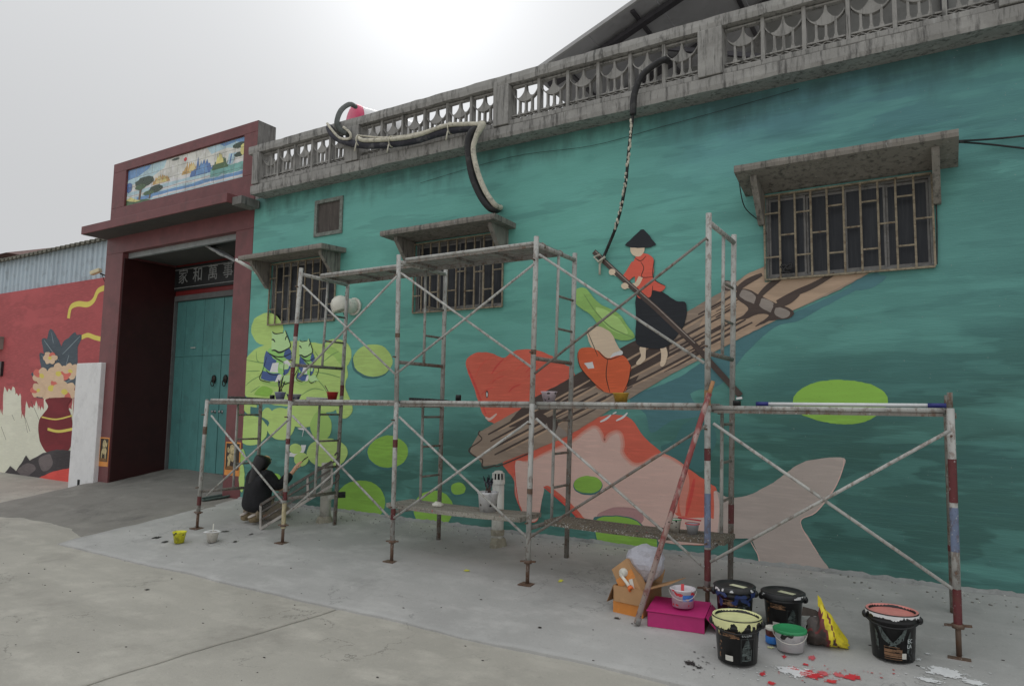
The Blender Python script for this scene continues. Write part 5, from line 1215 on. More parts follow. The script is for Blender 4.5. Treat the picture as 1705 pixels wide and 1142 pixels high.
mb = MB(); mb.tube(path([(592, 178, 1.0), (582, 174, .6), (568, 184, .1), (561, 203, -.27), (566, 216, -.33), (580, 224, -.36)]), .036, 10); build('foam_sleeve', mb, plain('grey_foam', C(62, 66, 64, 1.6), .9, .3, 14), hs1)
for (q, r, nme) in (([(545, 206, -.34), (552, 216, -.37), (566, 230, -.38), (582, 231, -.38), (583, 222, -.38), (572, 212, -.36)], .017, 'white_wrap'), ([(596, 229, -.37), (606, 234, -.38), (640, 233, -.385), (672, 230, -.385), (700, 224, -.385), (740, 210, -.385), (775, 207, -.39), (800, 207, -.40)], .026, 'white_wrap'), ([(598, 226, -.36), (640, 229, -.37), (690, 223, -.37), (752, 205, -.37)], .011, 'thin_pipe')):
    mb = MB(); mb.tube(path(q), r, 9); build(nme, mb, M_wwrap, hs1)
for x, y in ((652, 236), (598, 234), (750, 214)):
    c = P(x, y, -.36); mb = MB(); mb.tube([c+Vector((.0, .03*math.sin(t_)*1.9, .068*math.cos(t_))) for t_ in frange(0, 2*math.pi, 14)], .008, 6, cap=False); mb.tube([c+Vector((0, -.05, -.05)), c+Vector((-.02, -.055, -.16))], .009, 6); build('tie', mb, M_wwrap, hs1)
hs2 = thing('drop_hose', 'thick black hose with torn white sleeve curving down to the middle window canopy', 'hose', P(800, 212, -.4))
mb = MB(); mb.tube(path([(797, 213, -.36), (785, 222, -.40), (780, 245, -.40), (786, 290, -.36), (800, 325, -.32), (815, 345, -.28), (826, 349, -.20), (830, 346, -.02)]), .045, 10); build('black_hose', mb, M_rub, hs2)
mb = MB(); q = path([(803, 207, -.38), (800, 214, -.42), (793, 228, -.42), (788, 250, -.41), (795, 285, -.39), (808, 318, -.35), (824, 341, -.28), (834, 346, -.16)]); mb.tube(q, [.03+.018*max(0, 1-k/12) for k in range(len(q))], 10); build('white_sleeve', mb, M_wwrap, hs2)
rpq = path([(1114, 103, -.08), (1106, 100, -.30), (1090, 108, -.32), (1068, 128, -.33), (1056, 158, -.34), (1054, 192, -.33)], 6)
hs3 = thing('rope_cable', 'black cable from the balustrade ending in a pale fraying rope tied near the painted pole', 'rope', rpq[-1])
mb = MB(); mb.tube(rpq, .033, 10); mb.tube([rpq[3]+Vector((0, -.01, 0)), rpq[4]+Vector((0, -.01, 0))], .036, 10) if False else None; build('cable_sleeve', mb, M_rub, hs3)
rq = path([(1054, 190, -.33), (1047, 250, -.28), (1041, 310, -.22), (1028, 370, -.14), (1012, 412, -.05), (1003, 432, -.03)], 14)
mb = MB(); mb.tube(rq, [.017+.004*noise.noise(Vector((k*.9, 0, 0))) for k in range(len(rq))], 8); build('rope', mb, M_rub, hs3)
mb = MB(); rr = random.Random(2)
for k in range(3, 46):
    a_ = rq[k]; rad_ = .016; an = rr.uniform(-2.2, -.4)
    if rr.random() < .82: mb.ell(a_+Vector((math.cos(an)*rad_, math.sin(an)*rad_, rr.uniform(-.01, .01))), (rr.uniform(.008, .016), .012, rr.uniform(.012, .03)), 0, 7, 5)
o = build('torn_wrapping', mb, M_wwrap, hs3); o['kind'] = 'stuff'
mb = MB(); e_ = rq[-1]
mb.tube([rq[-6], rq[-1], e_+Vector((-.03, 0, -.05)), e_+Vector((-.03, 0, -.16))], .012, 7); mb.tube([e_+Vector((.04, -.02, .02)), e_+Vector((-.03, -.03, -.03)), e_+Vector((-.09, -.01, .03)), e_+Vector((-.02, -.01, .05))], .014, 7); build('rope_knot', mb, M_wwrap, hs3)
def cable(name, pts, r, m, lab, cat='cable', grp=None):
    mb = MB(); mb.tube(pts, r, 6); o = build(name, mb, m); tag(o, lab, cat, grp); return o
ce = P(1597, 236, -.3)
cable('wall_cable', path([(1597, 235, -.25), (1650, 232, -.05), (1710, 226, -.03), (1780, 216, -.03)]), .008, M_rub, 'upper of two black cables running right from the big window canopy')
cable('wall_cable', path([(1597, 237, -.25), (1640, 240, -.06), (1710, 248, -.03), (1780, 258, -.03)]), .008, M_rub, 'lower of two black cables running right from the big window canopy')
cable('thin_wire', path([(1330, 148, -.02), (1210, 182, -.02), (1100, 212, -.02), (985, 243, -.02), (850, 262, -.02), (700, 305, -.02)]), .0022, M_rub, 'thin dark wire sagging across the wall under the ledge', 'wire')
cable('loose_wire', path([(1231, 305, -.2), (1240, 345, -.08), (1268, 372, -.03), (1276, 390, -.02)], 8), .005, M_rub, 'loose dark wire hanging at the left end of the big window canopy', 'wire')
wv_ = path([(1558, 318, -.02), (1560, 380, -.02), (1560, 440, -.02)]); cable('side_wire', wv_, .006, M_rub, 'black wire running down beside the big barred window', 'wire')
c = P(1310, 447, -.05); mb = MB(); rr = random.Random(9)
pts = [c+Vector((rr.uniform(-.06, .06), rr.uniform(-.03, .02), rr.uniform(-.05, .05))) for k in range(16)]; mb.tube(smooth_pts([tuple(p) for p in pts], 4, False), .010, 6); o = build('cable_tangle', mb, M_rub); tag(o, 'tangle of black cable on the sill of the big window', 'cable')
# exhaust cowl
c = P(567, 508, -.20); ev = thing('exhaust_cowl', 'white rounded exhaust cowl sticking out of the wall beside the left barred window', 'vent cowl', c)
M_wpl = plain('weathered_white_plastic', C(190, 188, 178, 1.6), .5, .12, 6, dirt=.35)
cw = P(590, 502, 0)
mb = MB(); vs = []; R_ = .128
mb.lathe([(0, R_), (R_*.38, R_*.93), (R_*.7, R_*.72), (R_*.93, R_*.38), (R_, 0), (R_*.98, -R_*.45), (R_*.90, -R_*.62), (R_*.86, -R_*.62), (R_*.9, -R_*.3)], c, 24, axis=(-.25, -.2, 1)); build('cowl_dome', mb, M_wpl, ev)
mb = MB(); mb.tube([c+Vector((.02, .02, .0)), c+Vector((.05, .10, .0)), Vector((c.x+.07, -.003, c.z))], .095, 18); build('duct', mb, M_wpl, ev)
mb = MB(); mb.lathe([(.095, 0), (.118, 0), (.118, .03), (.095, .03)], (c.x+.067, -.035, c.z), 18, axis=(0, 1, 0)); build('wall_flange', mb, M_wpl, ev)
mb = MB(); mb.tube([c+Vector((.06, .02, 0))+Vector((.03, .01, 0))*0+Vector((.0, .0, 0))+(Vector((.35, .5, 0)).normalized().cross(Vector((0, 0, 1)))*math.cos(t_)+Vector((0, 0, 1))*math.sin(t_))*.128 for t_ in frange(0, 2*math.pi, 20)], .006, 6, cap=False); mb.tube([c+Vector((.06, .02, .15)), c+Vector((.05, .05, .24))], .006, 6); build('binding_wire', mb, M_rub, ev)
# two plastic standpipes at the foot of the wall
M_pvc = plain('grey_white_pvc', C(186, 186, 180, 1.6), .45, .08, 5, dirt=.25)
g = G(828, 907); tp_ = P(830, 786, g.y); pz_ = thing('vent_pipe', 'white plastic vent pipe with slotted cap standing at the wall foot', 'pipe', g); pr0 = .062
mb = MB(); mb.tube([(g.x, g.y, g.z-.05), (g.x, g.y, tp_.z-.10)], pr0, 20); build('pipe_shaft', mb, M_pvc, pz_)
mb = MB(); mb.lathe([(pr0*1.12, -.02), (pr0*1.12, .02), (pr0*1.0, .022)], (g.x, g.y, tp_.z-.10), 20); mb.lathe([(pr0*.95, .09), (pr0*.6, .115), (0, .12)], (g.x, g.y, tp_.z-.10), 20); mb.lathe([(pr0*1.0, .020), (pr0*1.0, .03)], (g.x, g.y, tp_.z-.10), 20)
cap = build('pipe_cap', mb, M_pvc, pz_); mb = MB()
for k in range(10):
    a_ = 2*math.pi*k/10; mb.bar((g.x+pr0*1.0*math.cos(a_), g.y+pr0*1.0*math.sin(a_), tp_.z-.075), (g.x+pr0*.9*math.cos(a_), g.y+pr0*.9*math.sin(a_), tp_.z-.005), .014, .006)
build('cap_slat', mb, M_pvc, cap)['kind'] = 'stuff'
mb = MB(); mb.lathe([(pr0*.9, .0), (pr0*.9, .07), (0, .075)], (g.x, g.y, tp_.z-.085), 14); build('cap_core', mb, M_dark, cap)
mb = MB(); mb.lathe([(pr0*1.12, 0), (pr0*1.16, .05), (pr0*1.02, .06)], (g.x, g.y, g.z+.10), 20); mb.lathe([(pr0*1.5, 0), (pr0*1.25, .08), (pr0*1.05, .10)], (g.x, g.y, g.z-.02), 14, jit=lambda a, z: 1+.12*math.sin(3*a)+.06*math.sin(7*a)); build('pipe_foot', mb, plain('mortar_lump', C(140, 136, 122, 1.5), .9, .3, 14), pz_)
g = G(541, 868); tp_ = P(541, 770, g.y); dp = thing('drain_pipe', 'stained white drain pipe with side elbow standing behind the leaning platform', 'pipe', g)
mb = MB(); mb.tube([(g.x, g.y, g.z-.05), (g.x, g.y, tp_.z)], .066, 18); build('pipe_shaft', mb, plain('stained_pvc', C(168, 166, 158, 1.6), .5, .12, 6, dirt=.55), dp)
ez = P(560, 826, g.y).z; mb = MB(); mb.tube([(g.x+.03, g.y, ez-.03), (g.x+.07, g.y+.03, ez), (g.x+.12, g.y+.08, ez+.005)], .045, 16); build('elbow', mb, M_pvc, dp)
mb = MB(); mb.tube([(g.x+.121, g.y+.081, ez+.005), (g.x+.185, g.y+.145, ez+.006)], .038, 16); build('black_coupling', mb, M_rub, dp)
mb = MB(); mb.lathe([(.10, 0), (.085, .07), (.068, .09)], (g.x, g.y, g.z-.02), 14, jit=lambda a, z: 1+.14*math.sin(3*a+1)+.07*math.sin(8*a)); build('pipe_foot', mb, _mc['mortar_lump'], dp)
# ------------------------------------------------------------------ tins, cups and buckets
def ppm(p): return PF/((Vector(p)-CAM).dot(FW))
def away(p):
    d = Vector((p.x-CAM.x, p.y-CAM.y, 0)); return d.normalized()
class Decal:
    """a print or a coat of paint on a round wall: predicate(arc in metres from the side facing the street, height) -> material or None"""
    def __init__(s, c, rad, z0, z1, a0, a1, step=.004, off=.0009): s.c = c; s.rad = rad; s.z0 = z0; s.z1 = z1; s.a0 = a0; s.a1 = a1; s.st = step; s.off = off
    def make(s, name, parent, pred, mats):
        face = math.atan2(CAM.y-s.c.y, CAM.x-s.c.x); R0 = s.rad((s.z0+s.z1)/2)
        na = max(3, int((s.a1-s.a0)*R0/s.st)); nz_ = max(2, int((s.z1-s.z0)/s.st)); mb = MB(); idx = {}
        def v(i, j):
            if (i, j) not in idx:
                a = s.a0+(s.a1-s.a0)*i/na; z = s.z0+(s.z1-s.z0)*j/nz_; r = s.rad(z)+s.off
                idx[i, j] = len(mb.v); mb.v.append(s.c+Vector((r*math.cos(face+a), r*math.sin(face+a), z)))
            return idx[i, j]
        for i in range(na):
            for j in range(nz_):
                a = s.a0+(s.a1-s.a0)*(i+.5)/na; z = s.z0+(s.z1-s.z0)*(j+.5)/nz_; m = pred(a*R0, z)
                if m is None: continue
                mb.f.append([v(i, j), v(i+1, j), v(i+1, j+1), v(i, j+1)]); mb.m.append(m); mb.sm.append(True)
        if not mb.f: return None
        o = build(name, mb, mats, parent); return o
def n2(x, y, s=1.0): return noise.noise(Vector((x, y, s)))
M_bk = plain('black_bucket_plastic', (.014, .014, .015, 1), .32, .3, 12, spec=.5); M_lid = plain('dusty_black_lid', (.030, .030, .032, 1), .5, .4, 9, dirt=.4, dirtc=(.09, .09, .09, 1))
M_print_g = plain('print_grey_green', C(84, 94, 92, 1.3), .4, .5, 40, dirt=.6, dirtc=(.01, .01, .01, 1)); M_print_b = plain('print_bronze', C(120, 90, 66, 1.4), .4, .5, 30, dirt=.6, dirtc=(.02, .012, .01, 1)); M_print_d = plain('print_dark_grey', C(52, 56, 56, 1.3), .4, .4, 30)
M_lab = plain('paper_label', C(186, 184, 176, 1.4), .8, .1, 20); M_ptxt = plain('print_white', C(190, 196, 196, 1.4), .6, .05)
def wetpaint(name, r, g, b, k=1.6, rough=.3): return plain(name, C(r, g, b, k), rough, .10, 14, spec=.5)
M_cream2 = wetpaint('cream_wet_paint', 206, 204, 142); M_pinkp = wetpaint('pink_wet_paint', 206, 124, 116); M_whitep = wetpaint('white_spilt_paint', 208, 210, 210, 1.5, .4); M_navyp = wetpaint('navy_paint', 40, 52, 92, 1.6); M_redp2 = wetpaint('red_spilt_paint', 168, 44, 52, 1.8, .4); M_yelp = wetpaint('yellow_spilt_paint', 206, 196, 60, 1.6, .4); M_darkp = wetpaint('dark_spilt_paint', 40, 40, 38, 1.4, .5)
def text2d(s, size):
    cu = bpy.data.curves.new('t', 'FONT'); cu.body = s; cu.size = size; cu.resolution_u = 2
    ob = bpy.data.objects.new('t', cu); COL.objects.link(ob); dg = bpy.context.evaluated_depsgraph_get(); me = bpy.data.meshes.new_from_object(ob.evaluated_get(dg))
    vs = [(v.co.x, v.co.y) for v in me.vertices]; fs = [tuple(p.vertices) for p in me.polygons]
    bpy.data.objects.remove(ob); bpy.data.curves.remove(cu); bpy.data.meshes.remove(me); return vs, fs
def bucket(px, py, top_py, rt, lab, lid=None, paintm=None, drip=None, dripamt=.03, art=1, text=None, splash=None, group='black paint buckets on the ground'):
    g = G(px, py); aw = away(g); c = g+aw*rt*.86; c.z = gz(c.x, c.y)+.002
    h = P(px, top_py, c.y).z-c.z; rb = rt*.86
    o = thing('paint_bucket', lab, 'bucket', c, group)
    rad = lambda z: rb+(rt-rb)*z/h
    mb = MB(); prof = [(0, .004), (rb-.012, .004), (rb, 0), (rad(h*.80), h*.80), (rad(h*.80)+.014, h*.805), (rad(h*.84)+.016, h*.84), (rad(h*.86)+.008, h*.87), (rad(h*.9)+.012, h*.905), (rad(h)+.014, h*.985), (rad(h)+.012, h), (rad(h)-.003, h), (rad(h)-.006, h*.93), (rad(h*.6)-.006, h*.55), (0, h*.55)]
    mb.lathe(prof, c, 40); build('bucket_body', mb, M_bk, o)
    face = math.atan2(CAM.y-c.y, CAM.x-c.x)
    for s_ in (-1.45, 1.45):                                         # handle lugs
        a = face+s_; q = c+Vector(((rad(h*.84)+.016)*math.cos(a), (rad(h*.84)+.016)*math.sin(a), h*.86)); mb = MB(); mb.ell(q, (.022, .022, .026), 0, 10, 6); build('handle_lug', mb, M_bk, o)
    mb = MB(); rr_ = rad(h*.84)+.022
    mb.tube([c+Vector((rr_*math.cos(face+1.45-2.9*t_), rr_*math.sin(face+1.45-2.9*t_), h*.86-.035*math.sin(math.pi*t_)))+Vector((math.cos(face), math.sin(face), 0))*(.0) for t_ in frange(0, 1, 18)], .0045, 6) if lid is None else mb.tube([c+Vector((rr_*math.cos(face+1.45+3.38*t_), rr_*math.sin(face+1.45+3.38*t_), h*.86-.05*math.sin(math.pi*t_))) for t_ in frange(0, 1, 18)], .0045, 6)
    build('handle', mb, M_bk, o)
    if lid:
        mb = MB(); mb.lathe([(rad(h)+.017, h-.022), (rad(h)+.019, h+.006), (rad(h)+.010, h+.012), (rad(h)-.004, h+.010), (rad(h)-.012, h+.002), (rad(h)*.6, h+.003), (0, h+.003)], c, 40); l_ = build('lid', mb, lid, o)
        mb = MB(); q = c+Vector((math.cos(face+1.0)*.03, math.sin(face+1.0)*.03, h+.0045)); mb.bar(q-Vector((.055, -.02, 0)), q+Vector((.055, -.02, 0)), .05, .0012); build('lid_label', mb, plain('lid_label', C(190, 190, 160, 1.4), .8, .1), l_)
        def sp(s_, z): return 0 if n2(s_*38, z*38, 2.2+px) > .22 and z > h-.016+n2(s_*20, 1, 5)*.012 else None
        Decal(c, lambda z: rad(h)+.0185, h-.020, h+.004, -1.7, 1.7).make('paint_smear', o, sp, [M_whitep])
    if paintm:
        mb = MB(); n_ = 36; vs = [c+Vector((0, 0, h-.018))]+[c+Vector(((rad(h)-.004)*math.cos(2*math.pi*k/n_), (rad(h)-.004)*math.sin(2*math.pi*k/n_), h-.017)) for k in range(n_)]
        mb.add(vs, [(0, k+1, (k+1) % n_+1) for k in range(n_)], 0, True)
        mb.lathe([(rad(h)-.0035, h-.02), (rad(h)-.0035, h+.0015), (rad(h)+.0115, h+.0015)], c, 36, jit=lambda a, z: 1+.004*math.sin(5*a)); build('paint_surface', mb, paintm, o)
    if drip:
        def dp_(s_, z):
            L_ = h*.975-dripamt*max(0, n2(s_*16, 3.3, px)*1.6+.35)-dripamt*1.6*max(0, n2(s_*60, 8.1, px)-.1)
            return 0 if z > L_ else None
        Decal(c, lambda z: (rad(h)+.0145 if z > h*.9 else rad(z)+.017 if z > h*.79 else rad(z)+.001), h*.66, h*.985, -1.5, 1.5, .004).make('paint_drips', o, dp_, [drip])
    if splash:
        def s2(s_, z): return 0 if n2(s_*26, z*26, 4.4+px) > .12+max(0, (h*.9-z))*1.3 else None
        Decal(c, lambda z: (rad(h)+.0155 if z > h*.9 else rad(z)+.0185 if z > h*.79 else rad(z)+.0012), h*.5, h*.985, -1.5, 1.5, .005).make('paint_splash', o, s2, [splash])
    # printed picture: two pale leaf shapes over a bronze stack, small text, barcode label
    def leaf(s_, z, cx, cz, L_, w, ang):
        u = (s_-cx)*math.cos(ang)+(z-cz)*math.sin(ang); v = -(s_-cx)*math.sin(ang)+(z-cz)*math.cos(ang); t_ = u/L_
        return 0 <= t_ <= 1 and abs(v) < w*math.sin(math.pi*t_)**.7
    def pr1(s_, z):
        zr = z/h
        for sg in (-1, 1):
            x = s_*sg
            for k in range(6):
                if leaf(x, zr*.37, .085-.004*k, .285-.02*k, .11, .009, -2.0-.10*k+.0) and n2(s_*90, z*60, 1) > -.35: return 0
            for k in range(3):
                if leaf(x, zr*.37, .105, .24-.035*k, .10, .008, -1.75) and n2(s_*80, z*50, 2) > -.2: return 0
        if abs(s_) < .052-.02*max(0, zr-.25) and .05 < zr < .33:
            w_ = n2(0.5, zr*46, 3)+.25*n2(s_*40, zr*30, 6)
            if w_ > -.12: return 1
        if .085 < s_ < .12 and .06 < zr < .30 and n2(s_*70, z*60, 9) > .15: return 2
        return None
    def pr2(s_, z):
        zr = z/h
        if -.09 < s_ < .015 and .60 < zr < .74 and n2(s_*20, zr*48, 3) > .02: return 1
        if .02 < s_ < .115:
            if (abs(s_-.02) < .004 or abs(s_-.113) < .004) and zr < .60 and zr > .06: return 2
            if abs(zr-.60) < .008: return 2
            if abs(s_-.062) < .032*min(1, (.66-zr)*3.2) and .10 < zr < .66 and (n2(s_*16, zr*70, 5) > -.05 or abs(n2(s_*120, 1, 1)) < .08): return 0
        if -.13 < s_ < -.10 and n2(s_*60, z*60, 8) > .25: return 1
        return None
    Decal(c, lambda z: rad(z), h*.05, h*.78, -1.35, 1.35, .0036).make('printed_picture', o, pr1 if art == 1 else pr2, [M_print_g, M_print_b, M_print_d])
    Decal(c, lambda z: rad(z), h*.08, h*.20, (.055 if art == 1 else -.085)/rt, (.085 if art == 1 else -.03)/rt, .004, .0016).make('label_sticker', o, lambda s_, z: 0, [M_lab])
    if text:
        mb = MB()
        for s_, size, cx, cz in text:
            vs, fs = text2d(s_, size)
            mb.add([c+Vector(((rad(h*cz+y)+.0018)*math.cos(face+(cx+x)/rt), (rad(h*cz+y)+.0018)*math.sin(face+(cx+x)/rt), h*cz+y)) for x, y in vs], fs)
        build('lettering', mb, M_ptxt, o)
    return o, c, h
bucket(1228, 1112, 1024, .140, 'black bucket of cream paint standing nearest the camera', None, M_cream2, M_cream2, .05, 2, [('E.CON', .022, .03, .655)])
bucket(1224, 1054, 975, .128, 'lidded black bucket smeared with navy paint behind the cream paint bucket', M_lid, None, None, 0, 2, None, M_navyp)
bucket(1305, 1052, 986, .132, 'lidded black bucket with white smears behind the green lidded pail', M_lid, None, M_darkp, .02, 2)
bucket(1488, 1106, 1015, .138, 'black bucket brim full of pink paint standing alone on the right', None, M_pinkp, M_whitep, .022, 1, [('EC', .034, .092, .42), ('LA', .034, .088, .31)])
def pail(c, rt, rb, h, lab, name, cat, bodym, inner, group=None, lid=None, ears=True, smear=None, smear_th=.1, rimdrip=None, handle=True):
    o = thing(name, lab, cat, c, group)
    rad = lambda z: rb+(rt-rb)*z/h
    mb = MB(); mb.lathe([(0, .003), (rb-.004, .003), (rb, 0), (rad(h*.9), h*.9), (rt+.006*rt/.1, h*.93), (rt+.006*rt/.1, h), (rt-.004, h), (rb-.002, .012), (0, .012)], c, 28); build('pail_body', mb, bodym, o)
    mb = MB(); n_ = 24; z = h*(.45 if inner else .3); vs = [c+Vector((0, 0, z))]+[c+Vector(((rad(z)-.003)*math.cos(2*math.pi*k/n_), (rad(z)-.003)*math.sin(2*math.pi*k/n_), z)) for k in range(n_)]
    if not lid and inner: mb.add(vs, [(0, k+1, (k+1) % n_+1) for k in range(n_)], 0, True); build('paint_inside', mb, inner, o)
    if lid:
        mb = MB(); mb.lathe([(rt+.006, h-.012), (rt+.010, h+.004), (rt+.002, h+.009), (rt*.93, h+.003), (0, h+.003)], c, 28); build('lid', mb, lid, o)
    if smear:
        Decal(c, lambda z: rad(z)+(.007*rt/.1 if z > h*.9 else 0), h*.03, h*.99, -1.5, 1.5, max(.0035, rt*.04)).make('paint_smear', o, lambda s_, z: (0 if n2(s_*22/rt*.1, z*22/rt*.1, c.x*9) > smear_th+.25*(1-z/h) else None), [smear])
    if rimdrip:
        Decal(c, lambda z: rad(z)+(.0075*rt/.1 if z > h*.9 else .0004), h*.5, h*.99, -1.5, 1.5, max(.0035, rt*.04)).make('rim_drip', o, lambda s_, z: (0 if z > h*(.9-.22*max(0, n2(s_*3/rt, 2, c.y)+.2)) and n2(s_*40, z*40, 3) > -.2 else None), [rimdrip])
    if handle:
        face = math.atan2(CAM.y-c.y, CAM.x-c.x); mb = MB(); rr_ = rt+.009
        mb.tube([c+Vector((rr_*math.cos(face+1.5-3.0*t_), rr_*math.sin(face+1.5-3.0*t_), h*.9-h*.42*math.sin(math.pi*t_))) for t_ in frange(0, 1, 16)], rt*.022, 6); build('handle', mb, M_wpl, o)
    return o
M_wpail = plain('scuffed_white_pail', C(196, 196, 204, 1.5), .45, .08, 10, dirt=.5, dirtc=(.25, .25, .27, 1)); M_glid = plain('green_lid', C(44, 124, 78, 1.6), .45, .12, 8); M_lilac = plain('lilac_white_pail', C(198, 190, 198, 1.5), .5, .1, 10)
def gbase(px, py, r):
    g = G(px, py); c = g+away(g)*r*.9; c.z = gz(c.x, c.y)+.003; return c
c = gbase(1316, 1090, .09); h5 = P(1314, 1047, c.y).z-c.z
pail(c, .097, .082, h5, 'scuffed white pail with a green lid in front of the lidded buckets', 'white_pail', 'pail', M_wpail, None, None, M_glid, smear=M_darkp, smear_th=.42)
c = gbase(1287, 1074, .045); o = thing('paint_jar', 'small plastic jar with blue label and white cap beside the green lidded pail', 'jar', c)
hj = P(1284, 1042, c.y).z-c.z
mb = MB(); mb.lathe([(0, 0), (.045, 0), (.047, .006), (.047, hj*.42), (.044, hj*.44)], c, 20); build('jar_label', mb, plain('jar_blue', C(40, 104, 176, 1.6), .4, .1), o)
mb = MB(); mb.lathe([(.044, hj*.44), (.045, hj*.62), (.046, hj*.80), (.040, hj*.84)], c, 20); build('jar_body', mb, plain('jar_brown', C(88, 40, 36, 1.4), .35, .5, 30), o)
mb = MB(); mb.lathe([(.046, hj*.83), (.047, hj*.98), (.042, hj), (0, hj)], c, 20); build('jar_cap', mb, M_wpl, o)
# magenta carton with a pail on it
M_mag = plain('magenta_card', C(152, 34, 92, 1.75), .55, .10, 5, dirt=.1); M_magin = plain('card_inside', C(120, 100, 84, 1.3), .9)
q0, q1 = G(1078, 1043), G(1173, 1056); qh = P(1173, 1030, q1.y).z-q1.z; u_ = (q1-q0); u_.z = 0; w_ = Vector((-u_.y, u_.x, 0)).normalized()
bq = G(1188, 1030); dep = .27
mbx = thing('magenta_box', 'flat magenta cardboard box with its side flap hanging open', 'box', (q0+q1)/2)
z0_ = min(q0.z, q1.z)-.01
c4 = [q0, q1, q1+w_*dep, q0+w_*dep]; zs_ = [gz(p.x, p.y) for p in c4]
lo = [Vector((p.x, p.y, z-.004)) for p, z in zip(c4, zs_)]; hi = [Vector((p.x, p.y, z+qh)) for p, z in zip(c4, zs_)]
mb = MB(); th = .004
for a_, b_ in ((0, 1), (2, 3), (3, 0)): mb.hexa([lo[a_], lo[b_], lo[b_]+(w_*th if (a_, b_) == (0, 1) else -w_*th if a_ == 2 else u_.normalized()*th), lo[a_]+(w_*th if (a_, b_) == (0, 1) else -w_*th if a_ == 2 else u_.normalized()*th), hi[a_], hi[b_], hi[b_]+(w_*th if (a_, b_) == (0, 1) else -w_*th if a_ == 2 else u_.normalized()*th), hi[a_]+(w_*th if (a_, b_) == (0, 1) else -w_*th if a_ == 2 else u_.normalized()*th)])
build('box_body', mb, M_mag, mbx)
mb = MB(); un = u_.normalized(); e = .004
mb.hexa([hi[0]+Vector((0, 0, .007))-w_*.012-un*.006, hi[1]+Vector((0, 0, .003))-w_*.010+un*.004, hi[2]+Vector((0, 0, .012))+un*.004, hi[3]+Vector((0, 0, .012))-un*.006, hi[0]+Vector((0, 0, .012))-w_*.012-un*.006, hi[1]+Vector((0, 0, .008))-w_*.010+un*.004, hi[2]+Vector((0, 0, .017))+un*.004, hi[3]+Vector((0, 0, .017))-un*.006]); build('box_lid', mb, M_mag, mbx)
mb = MB(); a_, b_ = hi[1]+un*.006+w_*.02, hi[2]+un*.006; dn = un*.085-Vector((0, 0, qh*.86))
mb.hexa([a_+Vector((0, 0, .004)), b_+Vector((0, 0, .006)), b_+Vector((0, 0, .006))+un*.004, a_+Vector((0, 0, .004))+un*.004, a_+dn, b_+dn, b_+dn+un*.004, a_+dn+un*.004]); build('side_flap', mb, M_mag, mbx)
mb = MB(); mb.bar(lo[1]+w_*.01-un*.01+Vector((0, 0, qh*.1)), lo[2]-w_*.01-un*.01+Vector((0, 0, qh*.1)), .003, qh*.01); 
mb.hexa([lo[i]+Vector((0, 0, .006)) for i in range(4)]+[lo[i]+Vector((0, 0, .009)) for i in range(4)]); build('box_bottom', mb, M_magin, mbx)
tz = (hi[0].z+hi[2].z)/2+.013
pc = P(1137, 1014, (hi[0].y+hi[2].y)/2); pc = PZ(1137, 1014, tz); pc = pc+away(pc)*.05; pc.z = tz+.010
hp_ = P(1135, 978, pc.y).z-pc.z
M_pp = plain('splashed_white_pail', C(190, 186, 190, 1.5), .45, .1, 10, dirt=.2)
po = pail(pc, .088, .074, hp_, 'white pail splashed with red and blue paint standing on the magenta box', 'white_pail', 'pail', M_pp, M_darkp, None, None, smear=M_redp2, smear_th=.28)
rad_ = lambda z: .074+.014*z/hp_
Decal(pc, rad_, hp_*.40, hp_*.74, .0/.088, .09/.088, .003, .0016).make('blue_label', po, lambda s_, z: 0 if n2(s_*40, z*40, 7) < .45 else None, [plain('blue_label', C(66, 108, 178, 1.5), .5, .3, 40)])
mb = MB(); mb.bar(pc+Vector((-.01, .02, hp_*.5)), pc+Vector((-.02, .06, hp_+.012)), .022, .006); build('stirring_stick', mb, M_redp2, po)
# cardboard carton with flaps, a taped small carton and a plastic bag inside
M_card = plain('brown_cardboard', C(150, 116, 82, 1.6), .85, .10, 4, dirt=.12); M_card2 = plain('card_shade', C(128, 96, 66, 1.5), .9, .1, 5); M_tape = plain('orange_tape', C(176, 112, 50, 1.6), .35, .12, 8)
q0, q1 = G(1021, 1018), G(1071, 1030); u_ = q1-q0; u_.z = 0; un = u_.normalized(); w_ = Vector((-un.y, un.x, 0)); dep = .30; qh = P(1020, 973, q0.y).z-q0.z
cx_ = thing('cardboard_box', 'open brown cardboard carton with bent flaps beside the magenta box', 'box', (q0+q1)/2)
c4 = [q0, q1, q1+w_*dep, q0+w_*dep]; lo = [Vector((p.x, p.y, gz(p.x, p.y)-.002)) for p in c4]; hi = [Vector((p.x, p.y, q0.z+qh)) for p in c4]
def wallq(a_, b_, n_): return [lo[a_], lo[b_], lo[b_]+n_*.005, lo[a_]+n_*.005, hi[a_], hi[b_], hi[b_]+n_*.005, hi[a_]+n_*.005]
for (a_, b_, n_) in ((0, 1, w_), (1, 2, -un), (2, 3, -w_), (3, 0, un)):
    mb = MB(); mb.hexa(wallq(a_, b_, n_)); build('box_side', mb, M_card, cx_)
mb = MB(); mb.hexa([p+Vector((0, 0, .005)) for p in lo]+[p+Vector((0, 0, .009)) for p in lo]); build('box_bottom', mb, M_card2, cx_)
mb = MB(); a_, b_ = lerp(lo[0], hi[0], .42)-w_*.0015, lerp(lo[1], hi[1], .42)-w_*.0015; mb.hexa([lo[0]-w_*.0012+Vector((0, 0, .002)), lo[1]-w_*.0012+Vector((0, 0, .002)), lo[1]-w_*.0003, lo[0]-w_*.0003, a_, b_, b_+w_*.0012, a_+w_*.0012]); build('wide_tape', mb, M_tape, cx_)
